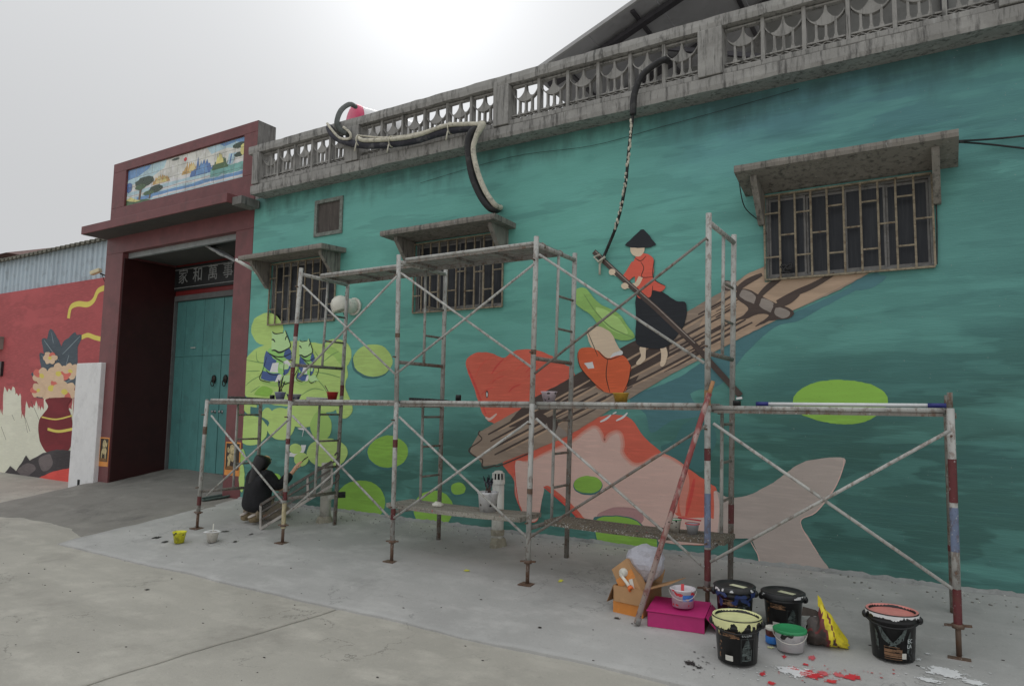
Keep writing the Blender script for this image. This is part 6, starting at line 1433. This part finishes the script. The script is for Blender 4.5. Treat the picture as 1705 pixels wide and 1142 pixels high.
for (a_, b_, dv) in ((0, 1, -w_*.10-Vector((0, 0, .12))), (1, 2, un*.20+Vector((0, 0, .075))), (2, 3, w_*.10+Vector((0, 0, .08))), (3, 0, -un*.06-Vector((0, 0, .13)))):
    if (a_, b_) == (0, 1): dv = -w_*.012-Vector((0, 0, qh*.55))
    mb = MB(); k_1 = hi[a_]+dv.normalized()*.004; k_2 = hi[b_]+dv.normalized()*.004; n_ = (hi[b_]-hi[a_]).cross(dv).normalized()*.004
    sh_ = (hi[b_]-hi[a_])*.08
    mb.hexa([k_1, k_2, k_2+n_, k_1+n_, k_1+dv+sh_, k_2+dv-sh_*.3, k_2+dv-sh_*.3+n_, k_1+dv+sh_+n_]); build('box_flap', mb, M_card2 if (a_, b_) == (3, 0) else M_card, cx_)
ic = (hi[0]+hi[1]+hi[2]+hi[3])/4
rot = Matrix.Rotation(R(-38), 4, 'Y') @ Matrix.Rotation(R(-14), 4, 'X'); rot = Matrix.Translation(ic+Vector((-.03, -.02, .03))-w_*.04) @ Matrix.Rotation(math.atan2(un.y, un.x), 4, 'Z') @ rot
mb = MB(); mb.box((-.085, -.05, -.14), (.085, .05, .14), 0, rot); sb = build('small_carton', mb, M_card, bevel=.002); tag(sb, 'small taped carton tilted inside the open cardboard box', 'box')
mb = MB(); mb.box((-.086, -.0515, -.141), (-.01, -.0503, .141), 0, rot); mb.box((-.0095, -.0515, -.06), (.086, -.0503, -.01), 0, rot); mb2 = MB(); mb2.box((-.086, -.0515, -.02), (.086, -.0503, .05), 0, rot); build('tape_strip', mb2, M_tape, sb)
mb = MB(); mb.box((.025, -.0530, -.075), (.06, -.0518, .0), 0, rot @ Matrix.Rotation(.25, 4, 'Y')); build('address_label', mb, M_lab, sb)
M_film = MT('milky_plastic_film', .35, spec=.4).base(C(196, 196, 206, 1.2)); M_film.b.inputs['Alpha'].default_value = .72; M_film.bump(M_film.noise(16, 6, (1, 1, .5), rough=.7), .9, .03); M_film = M_film.done()
bc = ic+Vector((.05, .06, .16))
bm = bmesh.new(); bmesh.ops.create_icosphere(bm, subdivisions=3, radius=1)
for v in bm.verts:
    n_ = v.co.normalized(); f = 1+.22*noise.noise(n_*1.7)+.16*noise.noise(n_*4.3+Vector((9, 2, 4)))
    v.co = Vector((n_.x*.155*f, n_.y*.12*f, n_.z*.135*f))
mb = MB(); mb.add([v.co+bc for v in bm.verts], [[v.index for v in f.verts] for f in bm.faces], 0, False); bm.free()
pb_ = build('plastic_bag', mb, M_film); tag(pb_, 'crumpled white plastic bag stuffed in the open cardboard box', 'bag')
qt = hi[0]+un*.05+Vector((0, .03, .03)); mb = MB(); mb.tube([qt+Vector((.0, .0, .05)), qt+Vector((.06, -.02, .0)), qt+Vector((.09, -.035, -.03))], .012, 8); tb_ = build('paint_tube', mb, M_wpl); tag(tb_, 'white tube with orange cap lying in the open cardboard box', 'tube')
mb = MB(); mb.lathe([(0, 0), (.020, 0), (.022, .03), (.012, .032), (.012, .02)], qt+Vector((.088, -.033, -.025)), 14, axis=(.6, -.5, -.45)); build('tube_cap', mb, plain('orange_cap', C(206, 92, 40, 1.7), .4, .1), tb_)
mb = MB(); rr = random.Random(4)
mb.ell(qt+Vector((.02, .03, .06)), (.045, .04, .035), 0, 10, 7); rg = build('crumpled_rag', mb, M_wpl); tag(rg, 'crumpled white paper at the left rim of the open cardboard box', 'paper')
# yellow and black cement bag, half empty
g0, g1 = G(1346, 1078), G(1413, 1084); u_ = g1-g0; u_.z = 0; L_ = u_.length; un = u_.normalized(); w_ = Vector((-un.y, un.x, 0)); hb_ = P(1378, 1012, g0.y).z-g0.z
vs = []; nu, nv = 22, 14
M_bagy = plain('yellow_bag_print', C(204, 172, 40, 1.7), .45, .12, 10, dirt=.3); M_bagk = plain('black_bag_print', C(62, 54, 50, 1.5), .45, .4, 9, dirt=.4, dirtc=C(120, 84, 78, 1)); M_bags = plain('bag_stripe', C(96, 40, 40, 1.6), .5, .2)
mb = MB(); fs = []; mi = []
def bagp(u, v, side):
    top = hb_*(.30+.70*max(0, 1-abs(u-.55)/.55)**1.1)*(1 if u < .55 else (1-(u-.55)/.45*.93)/(1-abs(u-.55)/.55+1e-6)**1.1 if u < .999 else .02)
    top = hb_*(.72-.05*u/.24 if u < .24 else .67+.33*ss((u-.24)/.12) if u < .36 else 1.0-.80*((u-.36)/.64)**1.2)+hb_*.05*noise.noise(Vector((u*9, 3, 1)))
    if u < .10: top *= .80+2.0*u
    belly = .13*math.sin(math.pi*min(1, v*1.0))**.6*(1-v*.55)*math.sin(math.pi*(.08+.86*u))**.5
    wob = .022*noise.noise(Vector((u*5, v*4, side*2.0)))+.010*noise.noise(Vector((u*14, v*12, side*3.0)))
    return g0+un*(L_*u*1.02)+w_*(.07+side*(belly+wob)*.9)+Vector((0, 0, .002+top*v))+un*(.02*noise.noise(Vector((v*4, u*3, 1))))
for side in (-1, 1):
    i0 = len(mb.v)
    for i in range(nu+1):
        for j in range(nv+1): mb.v.append(bagp(i/nu, j/nv, side))
    for i in range(nu):
        for j in range(nv):
            u, v = (i+.5)/nu, (j+.5)/nv; ed = .50-.24*v
            m = 0 if u > ed+.05 else 2 if u > ed-.015 else 1
            if m == 0 and abs(u-(.78-.34*v)) < .025: m = 2
            if m == 0 and .60 < u < .70 and .15 < v < .38: m = 1
            if m == 1 and abs(v-.62+.3*u) < .03: m = 2
            mb.f.append([i0+i*(nv+1)+j, i0+(i+1)*(nv+1)+j, i0+(i+1)*(nv+1)+j+1, i0+i*(nv+1)+j+1]); mb.m.append(m); mb.sm.append(True)
bg_ = build('cement_bag', mb, [M_bagy, M_bagk, M_bags]); tag(bg_, 'slumped yellow and black powder bag behind the green lidded pail', 'bag')
mb = MB(); tpp = bagp(.37, 1, 0); mb.prism([tpp+un*(-.02)-Vector((0, 0, .02)), tpp+un*.025-Vector((0, 0, .03)), tpp+un*.0+Vector((0, 0, .035)), tpp+un*(-.02)+Vector((0, 0, .055))], w_*.004); build('torn_corner', mb, M_bagy, bg_)
tpp = bagp(.1, 1, 0); mb = MB(); mb.prism([tpp+un*(-.06)+Vector((0, 0, -.01)), tpp+un*.08, tpp+un*.03+Vector((0, 0, .035)), tpp+un*(-.05)+Vector((0, 0, .05))], w_*.004); build('torn_flap', mb, M_bagk, bg_)
# small cups on the ground and on the boards
M_ycup = plain('yellow_cup', C(206, 184, 44, 1.7), .45, .1, 12, dirt=.5, dirtc=(.04, .04, .035, 1)); M_wcup = plain('spattered_white_cup', C(192, 188, 180, 1.5), .5, .1, 14, dirt=.5, dirtc=C(120, 84, 64, 1)); M_rcup = plain('red_cup', C(138, 36, 32, 1.8), .45, .12, 12, dirt=.15); M_bcup = plain('grey_blue_cup', C(122, 126, 152, 1.6), .5, .12, 12, dirt=.3); M_pcup = plain('pinkish_cup', C(196, 182, 190, 1.5), .5, .08, 12, dirt=.4, dirtc=(.05, .04, .06, 1)); M_mcup = plain('mustard_cup', C(168, 132, 52, 1.7), .5, .15, 12, dirt=.35); M_frost = plain('frosted_cup', C(168, 170, 176, 1.5), .4, .08, 12)
def cup(c, w_px, h_px, m, inner, lab, group, smear=None, th=.2, rim=True, lidm=None):
    k = 1/ppm(c); rt = w_px*k/2; h = h_px*k
    o = pail(c, rt, rt*.72, h, lab, 'paint_cup', 'cup', m, inner, group, lidm, smear=smear, smear_th=th, handle=False); return o, rt, h
GC = 'small paint cups'
c = gbase(298, 905, .05); cup(c, 21, 18, M_ycup, M_yelp, 'yellow paint cup on the ground left of the white one', GC, M_darkp, .3)
c = gbase(353, 904, .05); o, rt, h = cup(c, 20, 16, M_wcup, M_whitep, 'stained white paint cup on the ground below the first scaffold bay', GC, None)
mb = MB(); mb.lathe([(rt*.95, h), (rt*1.35, h+.006), (rt*1.2, h+.012), (rt*.8, h+.004)], c, 20, jit=lambda a, z: 1+.12*math.sin(3*a+1)); build('paint_crust', mb, M_whitep, o); mb = MB(); mb.tube([c+Vector((0, 0, h*.5)), c+Vector((.01, 0, h+.09))], .006, 6); build('brush_stick', mb, M_wpl, o)
def onb(px, y=-1.12, z=DECK): p = P(px, 668, y); return Vector((p.x, y, z))
o, rt, h = cup(onb(466), 18, 12, M_bcup, M_navyp, 'grey blue cup full of brushes on the scaffold deck', GC, M_navyp, .35); bc_ = onb(466)
rr = random.Random(8)
def brushes(c, r, n, L_, parent, mats, spread=.8):
    for k in range(n):
        a = rr.uniform(0, 6.28); q = rr.uniform(.1, spread); t_ = Vector((math.cos(a)*q, math.sin(a)*q*.6, 1)).normalized(); l_ = L_*rr.uniform(.75, 1.15); b = c+Vector((-math.cos(a)*r*.4, -math.sin(a)*r*.4, 0))
        mb = MB(); mb.tube([b, b+t_*l_*.72], .005, 6, 0); mb.tube([b+t_*l_*.72, b+t_*l_*.82], .0075, 6, 1); mb.tube([b+t_*l_*.82, b+t_*l_], [.008, .004], 6, 2); build('brush', mb, mats, parent)
M_brh = plain('dark_brush_handle', C(70, 56, 50, 1.4), .6, .3, 20); M_brf = plain('brush_ferrule', C(70, 74, 84, 1.5), .4, .2); M_brb = plain('brush_bristle', C(34, 36, 46, 1.4), .8, .3)
brushes(bc_+Vector((0, 0, h*.4)), rt, 9, .22, o, [M_brh, M_brf, M_brb], .75)
o, rt, h = cup(onb(489, -.98), 24, 9, M_frost, M_navyp, 'low pale cup with blue rim behind the first scaffold post', GC, M_navyp, .2)
o, rt, h = cup(onb(553), 19, 13, M_rcup, M_darkp, 'dark red cup with a long thin brush on the scaffold deck', GC); q = onb(553); mb = MB(); mb.tube([q+Vector((-.02, 0, h*.4)), P(541, 642, -1.1)], .005, 6); build('brush', mb, M_brh, o)
o, rt, h = cup(onb(914), 26, 17, M_pcup, M_darkp, 'pinkish white cup with dark smears on the deck left of the mustard cup', GC, M_darkp, .32)
o, rt, h = cup(onb(1034), 27, 16, M_mcup, M_yelp, 'mustard yellow cup with a chipped rim on the scaffold deck', GC, M_cream2, .38)
q = onb(453); k = 1/ppm(q)
def lump(name, px, w, h, m, lab, cat, y=-1.12, z=DECK):
    c = onb(px, y, z); k = 1/ppm(c); mb = MB(); mb.lathe([(0, 0), (w*k/2, 0), (w*k/2, h*k*.9), (w*k/2*.9, h*k), (0, h*k)], c, 16); o = build(name, mb, m); tag(o, lab, cat); return o, c, k
lump('black_jar', 453, 8, 7, M_bk, 'small black paint jar left of the brush cup on the deck', 'jar')
lump('black_tin', 763, 9.5, 10, M_bk, 'squat black tin on the deck in the third scaffold bay', 'tin')
lump('black_tin', 1227, 13, 9, M_bk, 'squat black tin on the deck near the foot of the painted pole', 'tin', -.95, DECK-.018)
def tray(px0_, px1_, m, lab, y0=-1.2, y1=-.95, hpx=4):
    a, b = onb(px0_, (y0+y1)/2), onb(px1_, (y0+y1)/2); mb = MB(); n = 12; vs = []
    for i in range(n+1):
        x = a.x+(b.x-a.x)*i/n; zz_ = DECK+.018*(1-i/n)+.006*noise.noise(Vector((x*9, 1, 0)))
        vs += [(x, y0, DECK+.0012), (x, y1, DECK+.0012), (x, y1, zz_+.010), (x, y0, zz_+.012)]
    mb.add(vs, [(k*4+q, k*4+4+q, k*4+4+(q+1) % 4, k*4+(q+1) % 4) for k in range(n) for q in range(4)]+[(0, 1, 2, 3), (n*4+3, n*4+2, n*4+1, n*4)])
    o = build('paint_tray', mb, m); tag(o, lab, 'tray', 'paint trays on the deck')
tray(394, 438, spl('dark_palette', (.035, .033, .03, 1), .5), 'long dark palette board at the left end of the scaffold deck'); tray(524, 546, spl('white_palette', (.5, .5, .48, 1), .8), 'small white palette beside the dark red cup'); tray(694, 736, spl('black_palette', (.03, .03, .03, 1), .5), 'black paint tray on the deck at the second scaffold frame')
a, b = P(1266, 675, -1.16), P(1570, 678, -1.16); zt_ = DECK-.018+.016
rl = thing('roller_pole', 'long white extension pole with blue grips lying on the right scaffold deck', 'pole', Vector((a.x, -1.16, zt_)))
mb = MB(); mb.tube([(a.x-.03, -1.16, zt_), (b.x, -1.16, zt_)], .0135, 10); build('pole_tube', mb, plain('white_pole', C(196, 200, 206, 1.5), .4, .06), rl)
M_bg = plain('blue_grip', C(38, 44, 104, 1.6), .5, .1); b2 = P(1545, 678, -1.16)
for x0_, x1_ in ((a.x-.03, a.x+.06), (b2.x, b.x+.02)): mb = MB(); mb.tube([(x0_, -1.16, zt_), (x1_, -1.16, zt_)], .0165, 10); build('pole_grip', mb, M_bg, rl)
# on the lower planks
pz1 = ZLB+RP*.8+.044
c = P(812, 861, -.98); c.z = pz1-.012; k = 1/ppm(c); o = pail(c, 17*k, 14*k, 32*k, 'white pail bristling with brushes on the lower plank', 'brush_pail', 'pail', M_wpail, M_darkp, None, smear=M_darkp, smear_th=.34, handle=False)
brushes(c+Vector((0, 0, 14*k)), 17*k, 12, .24, o, [M_brh, M_brf, M_brb], .55)
c = P(728, 850, -1.02); c.z = pz1-.008; mb = MB()
bm = bmesh.new(); bmesh.ops.create_icosphere(bm, subdivisions=3, radius=1)
for v in bm.verts:
    n_ = v.co.normalized(); f = 1+.35*noise.noise(n_*2.4)
    v.co = Vector((n_.x*.055*f, n_.y*.05*f, max(n_.z*.035*f, -.008)))
mb.add([v.co+c+Vector((0, 0, .009)) for v in bm.verts], [[v.index for v in f.verts] for f in bm.faces], 0, True); bm.free(); o = build('paint_rag', mb, M_wpl); tag(o, 'crumpled pale rag on the lower plank left of the brush pail', 'rag')
for px, w, h, m, sm, lab in ((1124, 20, 21, M_wcup, M_glid, 'white cup with green drips on the dark lower plank'), (1153, 22, 17, M_frost, None, 'frosted cup with a red rim on the dark lower plank')):
    c = P(px, 884, -1.02); c.z = pz1-.008; o, rt, hh = cup(c, w, h, m, M_darkp, lab, GC, M_darkp if sm else None, .38)
    mb = MB(); mb.lathe([(rt*1.02, hh-.006), (rt*1.10, hh-.002), (rt*1.08, hh+.004), (rt*.96, hh+.002)], c, 20); build('cup_rim', mb, sm or M_redp2, o)
mb = MB(); c = P(1138, 866, -.95); 
# brush lying across the frosted cup
c = P(1153, 866, -1.02); mb = MB(); mb.tube([c+Vector((-.12, 0, .012)), c+Vector((.07, 0, .004))], .006, 6); o = build('paint_brush', mb, M_redp2); tag(o, 'red brush resting across the rim of the frosted cup', 'brush')
# tray frame on the ground near the gate pillar
a, b = G(341, 836), G(385, 828); mb = MB(); u_ = b-a; un = u_.normalized(); w_ = Vector((-un.y, un.x, .12)).normalized(); d_ = .16
pts = smooth_pts([tuple(p) for p in (a, a+w_*d_*.5-un*.02, a+w_*d_, lerp(a, b, .5)+w_*d_*1.05, b+w_*d_*.9, b+w_*d_*.4+un*.03, b, lerp(a, b, .5)-w_*.01)], 4)
pts = [Vector((p[0], p[1], gz(p[0], p[1])+.03)) for p in pts]; mb.tube(pts+[pts[0]], .016, 8, cap=False); mb.poly([p-Vector((0, 0, .012)) for p in pts]); o = build('plaster_tray', mb, plain('dark_tray', C(70, 84, 80, 1.4), .5, .3, 14)); tag(o, 'dark oval tray lying on the ground by the gate pillar', 'tray')
# ------------------------------------------------------------------ paint spilt on the ground
def spill(name, cx, cy, rx, ry, m, seed, th=.0, rot=0, rag_=1.0):
    g = G(cx, cy); k = 1/ppm(g); X_ = rx*k; Y_ = ry*k*3.1; st = max(.006, X_/26); mb = MB(); idx = {}
    def v(i, j):
        if (i, j) not in idx:
            x, y = g.x+i*st, g.y+j*st; idx[i, j] = len(mb.v); mb.v.append(Vector((x, y, (apz(x, y) if y > edge(x)+.02 else road_z(x, y))+.0055)))
        return idx[i, j]
    ni, nj = int(X_*1.5/st)+1, int(Y_*1.5/st)+1
    for i in range(-ni, ni):
        for j in range(-nj, nj):
            x, y = (i+.5)*st, (j+.5)*st; xr, yr = x*math.cos(rot)-y*math.sin(rot), x*math.sin(rot)+y*math.cos(rot)
            d = math.hypot(xr/X_, yr/Y_); q = d+rag_*(.55*noise.noise(Vector((xr/X_*2.2+seed*3, yr/Y_*2.2, seed)))+.35*noise.noise(Vector((xr/X_*6, yr/Y_*6, seed*2))))
            if q < .82+th: mb.f.append([v(i, j), v(i+1, j), v(i+1, j+1), v(i, j+1)]); mb.m.append(0); mb.sm.append(True)
    if mb.f: o = build(name, mb, m); o['kind'] = 'stuff'; return o
M_pkspl = wetpaint('rose_spilt_paint', 176, 84, 90, 1.7, .45); M_film2 = plain('wet_film', C(160, 162, 166, 1.4), .25, .1)
spill('paint_spill', 1324, 1117, 30, 7, M_whitep, 1); spill('paint_spill', 1350, 1122, 20, 5, M_redp2, 2); spill('paint_spill', 1396, 1122, 11, 2.6, M_pkspl, 3); spill('paint_spill', 1418, 1126, 16, 3.5, M_redp2, 4, 0, -.5); spill('paint_spill', 1370, 1120, 10, 3, M_pkspl, 5); spill('paint_spill', 1352, 1094, 6, 3, M_pkspl, 6); spill('paint_spill', 1306, 1092, 4, 2, M_redp2, 7); spill('paint_spill', 1342, 1105, 5, 1.6, M_redp2, 8); spill('paint_spill', 1270, 1122, 5, 2.5, M_redp2, 9); spill('paint_spill', 1284, 1137, 6, 2.5, M_redp2, 10); spill('paint_spill', 1382, 1133, 10, 2.5, M_redp2, 11); spill('paint_spill', 1322, 1112, 10, 2, M_redp2, 12)
spill('paint_spill', 1575, 1120, 30, 6, M_whitep, 13); spill('paint_spill', 1548, 1133, 20, 3, M_whitep, 14); spill('paint_spill', 1622, 1136, 20, 3.5, M_whitep, 15); spill('paint_spill', 1530, 1099, 6, 1.6, M_whitep, 16)
spill('paint_spill', 777, 950, 6, 1.7, M_yelp, 17); spill('paint_spill', 933, 968, 4.5, 2.6, M_yelp, 18); spill('paint_spill', 1150, 1105, 13, 4, M_darkp, 19, -.22); spill('paint_spill', 1164, 1112, 8, 2.5, M_darkp, 20, -.25); spill('paint_spill', 899, 1045, 4, 1, M_darkp, 21); spill('paint_spill', 260, 895, 10, 3, M_darkp, 22, -.2); spill('paint_spill', 375, 885, 9, 2.2, M_darkp, 23, -.2); spill('paint_spill', 392, 902, 7, 2, M_darkp, 24, -.2); spill('paint_spill', 275, 902, 6, 2, M_darkp, 25); spill('paint_spill', 418, 890, 4, 2, M_darkp, 26, -.2); spill('paint_spill', 245, 982, 5, 1.6, M_darkp, 27); spill('paint_spill', 1028, 1030, 6, 2, M_darkp, 28, -.2); spill('paint_spill', 1283, 1077, 6, 1.3, M_cream2, 29); spill('paint_spill', 1545, 1090, 4, 1.2, M_whitep, 30)
rr = random.Random(21)
mb = MB()
for k in range(150):                                                 # fine splatter round the spills
    cx, cy, sp, mi_ = rr.choice(((1370, 1118, 60, 0), (1400, 1122, 40, 0), (1330, 1115, 40, 1), (1575, 1122, 45, 1), (330, 896, 70, 2), (1160, 1108, 30, 2), (1240, 1118, 60, 1)))
    g = G(cx+rr.gauss(0, sp), min(1141, cy+rr.gauss(0, 8))); s_ = rr.uniform(.002, .007); n_ = 6
    mb.add([Vector((g.x+s_*1.3*math.cos(q*math.pi/3), g.y+s_*math.sin(q*math.pi/3), (apz(g.x, g.y) if g.y > edge(g.x)+.02 else road_z(g.x, g.y))+.0055)) for q in range(n_)], [tuple(range(n_))], mi_)
o = build('paint_splatter', mb, [M_redp2, M_whitep, M_darkp]); o['kind'] = 'stuff'
rr = random.Random(12)
mb = MB()                                                            # crumbs of plaster and flakes along the wall foot
for k in range(420):
    x = rr.uniform(-.7, 9.5); y = -abs(rr.gauss(0, .22))-.03; s_ = rr.uniform(.004, .013)
    if y < -1.2: continue
    mb.ell((x, y, apz(x, y)+s_*.3), (s_, s_*rr.uniform(.6, 1), s_*.55), rr.randint(0, 1), 5, 3)
o = build('plaster_crumbs', mb, [plain('crumb_pale', C(176, 178, 172, 1.4), .9), plain('crumb_grey', C(120, 120, 114, 1.4), .9)]); o['kind'] = 'stuff'
mb = MB()
for k in range(260):
    x, y = rr.uniform(-1, 10), rr.uniform(-6, -.3); s_ = rr.uniform(.003, .008); z_ = apz(x, y) if y > -2.35 and x > -.8 else road_z(x, y)
    mb.ell((x, y, z_+s_*.25), (s_*rr.uniform(1, 2), s_, s_*.5), 0, 5, 3)
o = build('grit', mb, plain('grit_dark', (.10, .095, .085, 1), .9)); o['kind'] = 'stuff'
# ------------------------------------------------------------------ the painter, kneeling with her back to the street
base = P(428, 862, -.80); base.z = gz(base.x, -.80)
hs_ = (P(428, 750, -.70).z-base.z)/.875
pe = thing('person', 'person with long black hair and black jacket kneeling to paint the wall', 'person', base)
def skin(name, verts, edges, mat, parent, sub=2):
    me = bpy.data.meshes.new(name); me.from_pydata([Vector(v[0]) for v in verts], edges, []); ob = bpy.data.objects.new(name, me); COL.objects.link(ob)
    md = ob.modifiers.new('skin', 'SKIN'); md.use_smooth_shade = True
    if not me.skin_vertices: 
        with bpy.context.temp_override(object=ob, active_object=ob): bpy.ops.mesh.customdata_skin_add()
    for i, v in enumerate(verts):
        r = v[1] if isinstance(v[1], tuple) else (v[1], v[1]); me.skin_vertices[0].data[i].radius = r; me.skin_vertices[0].data[i].use_root = (i == 0)
    sb_ = ob.modifiers.new('sub', 'SUBSURF'); sb_.levels = sub; sb_.render_levels = sub
    dg = bpy.context.evaluated_depsgraph_get(); m2 = bpy.data.meshes.new_from_object(ob.evaluated_get(dg))
    vs = [v.co.copy() for v in m2.vertices]; fs = [tuple(p.vertices) for p in m2.polygons]; bpy.data.objects.remove(ob); bpy.data.meshes.remove(me); bpy.data.meshes.remove(m2)
    mb = MB(); tz_ = Matrix.Rotation(R(-10), 3, 'Z'); mb.add([base+(tz_ @ v)*hs_ for v in vs], fs, 0, True); return build(name, mb, mat, parent)
M_skn = plain('skin', C(196, 150, 124, 1.5), .55, .08, 14); M_jack = plain('black_jacket', (.013, .013, .016, 1), .85, .4, 10, bump=1.0, bscale=14); M_hair = plain('black_hair', (.008, .007, .008, 1), .45, .3, 30, spec=.5); M_trou = plain('beige_trousers', C(140, 126, 108, 1.5), .9, .15, 8); M_boot = plain('tan_boots', C(126, 112, 88, 1.5), .9, .3, 22, dirt=.3); M_sole = plain('pale_sole', C(176, 168, 160, 1.5), .8, .15)
V = []; Eg = []
def jn(p, r, par=None): V.append((p, r)); (Eg.append((par, len(V)-1)) if par is not None else None); return len(V)-1
pel = jn((0, 0, .23), (.135, .11)); sp1 = jn((0, .01, .38), (.115, .09), pel); ch_ = jn((.01, .03, .54), (.13, .09), sp1); nk = jn((.01, .035, .645), .045, ch_); hd0 = jn((.01, .05, .70), (.065, .075), nk); hd1 = jn((.012, .055, .77), (.078, .092), hd0); hd2 = jn((.012, .05, .83), (.06, .07), hd1)
def arm(s, el, wr, pm, fing):
    sh_ = jn((s*.155, .03, .575), .052, ch_); e_ = jn(el, .040, sh_); w0 = jn(wr, .026, e_); d = (Vector(pm)-Vector(wr)).normalized(); p0 = jn(pm, (.034, .017), w0)
    side = d.cross(Vector((0, 1, 0))).normalized(); nrm2 = Vector((0, 1, 0))
    for k, (o_, l_) in enumerate(((-.030, .062), (-.011, .074), (.009, .070), (.028, .054))):
        a_ = jn(tuple(Vector(pm)+side*o_*.9+d*.025), .0085, p0); b_ = jn(tuple(Vector(pm)+side*o_+d*(.025+l_*.5)+nrm2*.006), .008, a_); jn(tuple(Vector(pm)+side*o_*1.05+d*(.02+l_*.85)+nrm2*fing), .0065, b_)
    t0_ = jn(tuple(Vector(pm)-side*.034-d*.02+nrm2*.01), .010, p0); jn(tuple(Vector(pm)-side*.058+d*.02+nrm2*.025), .008, t0_)
arm(1, (.235, .14, .44), (.235, .33, .61), (.230, .385, .68), .022); arm(-1, (-.225, .13, .40), (-.13, .32, .37), (-.10, .38, .365), .03)
for s in (-1, 1):
    hp2 = jn((s*.085, .03, .20), .085, pel); kn_ = jn((s*.125, .385, .095), .062, hp2); an_ = jn((s*.10, .0, .075), .042, kn_); jn((s*.10, -.13, .04), (.04, .03), an_)
body = skin('body', V, Eg, M_skn, pe)
V = []; Eg = []
b_ = jn((0, -.03, .10), (.245, .17)); c_ = jn((0, -.02, .25), (.25, .17), b_); d_2 = jn((0, .0, .42), (.225, .15), c_); e_2 = jn((.01, .02, .56), (.185, .125), d_2); f_2 = jn((.01, .03, .635), (.075, .07), e_2)
for s, el, wr in ((1, (.235, .14, .44), (.236, .315, .60)), (-1, (-.225, .13, .40), (-.14, .30, .375))):
    s0 = jn((s*.165, .03, .575), .088, e_2); e0_ = jn(el, .082, s0); m_ = jn(tuple(lerp(Vector(el), Vector(wr), .6)), .068, e0_); jn(wr, .058, m_)
skin('jacket', V, Eg, M_jack, pe)
V = []; Eg = []
h0 = jn((.012, .055, .83), (.105, .115)); h1 = jn((.014, .025, .745), (.128, .118), h0); h2_ = jn((.0, -.045, .63), (.095, .055), h1); h3 = jn((-.01, -.085, .52), (.075, .035), h2_); jn((-.015, -.10, .43), (.05, .02), h3)
skin('hair', V, Eg, M_hair, pe)
V = []; Eg = []
p0 = jn((0, 0, .19), (.15, .12))
for s in (-1, 1):
    a_ = jn((s*.085, .03, .19), .10, p0); k2 = jn((s*.125, .385, .105), .078, a_); jn((s*.105, .03, .075), .06, k2)
skin('trousers', V, Eg, M_trou, pe)
for s in (-1, 1):
    V = []; Eg = []; a_ = jn((s*.10, .03, .085), .062); b_ = jn((s*.10, -.08, .060), (.052, .058), a_); jn((s*.105, -.17, .045), (.046, .042), b_); bt = skin('boot', V, Eg, M_boot, pe)
    tz_ = Matrix.Rotation(R(-10), 3, 'Z'); q = base+(tz_ @ Vector((s*.105, -.12, .10)))*hs_; mb = MB(); mb.ell(q, (.035, .07, .012), 0, 12, 6, Matrix.Rotation(R(18), 3, 'X')); build('sole', mb, M_sole, bt)
fcm = [((-.022, .132, .775), .007), ((.046, .132, .775), .007)]
tz_ = Matrix.Rotation(R(-10), 3, 'Z')
for p_, r_ in fcm: mb = MB(); mb.ell(base+(tz_ @ Vector(p_))*hs_, (r_, r_, r_), 0, 8, 6); build('eye', mb, M_hair, pe)
mb = MB(); mb.ell(base+(tz_ @ Vector((.012, .140, .75)))*hs_, (.010, .013, .016), 0, 8, 6); build('nose', mb, M_skn, pe)
mb = MB(); mb.ell(base+(tz_ @ Vector((.012, .136, .722)))*hs_, (.022, .008, .006), 0, 8, 5); build('mouth', mb, plain('lips', C(150, 84, 78, 1.5), .5), pe)
hb2 = base+(tz_ @ Vector((.23, .40, .71)))*hs_; mb = MB(); mb.tube([hb2+Vector((-.02, -.07, -.10)), hb2+Vector((.012, .10, .06))], .006, 6); mb.tube([hb2+Vector((.012, .10, .06)), hb2+Vector((.02, .15, .09))], [.010, .005], 8); o = build('paint_brush', mb, M_brh); tag(o, 'paint brush held in the right hand of the kneeling painter', 'brush')
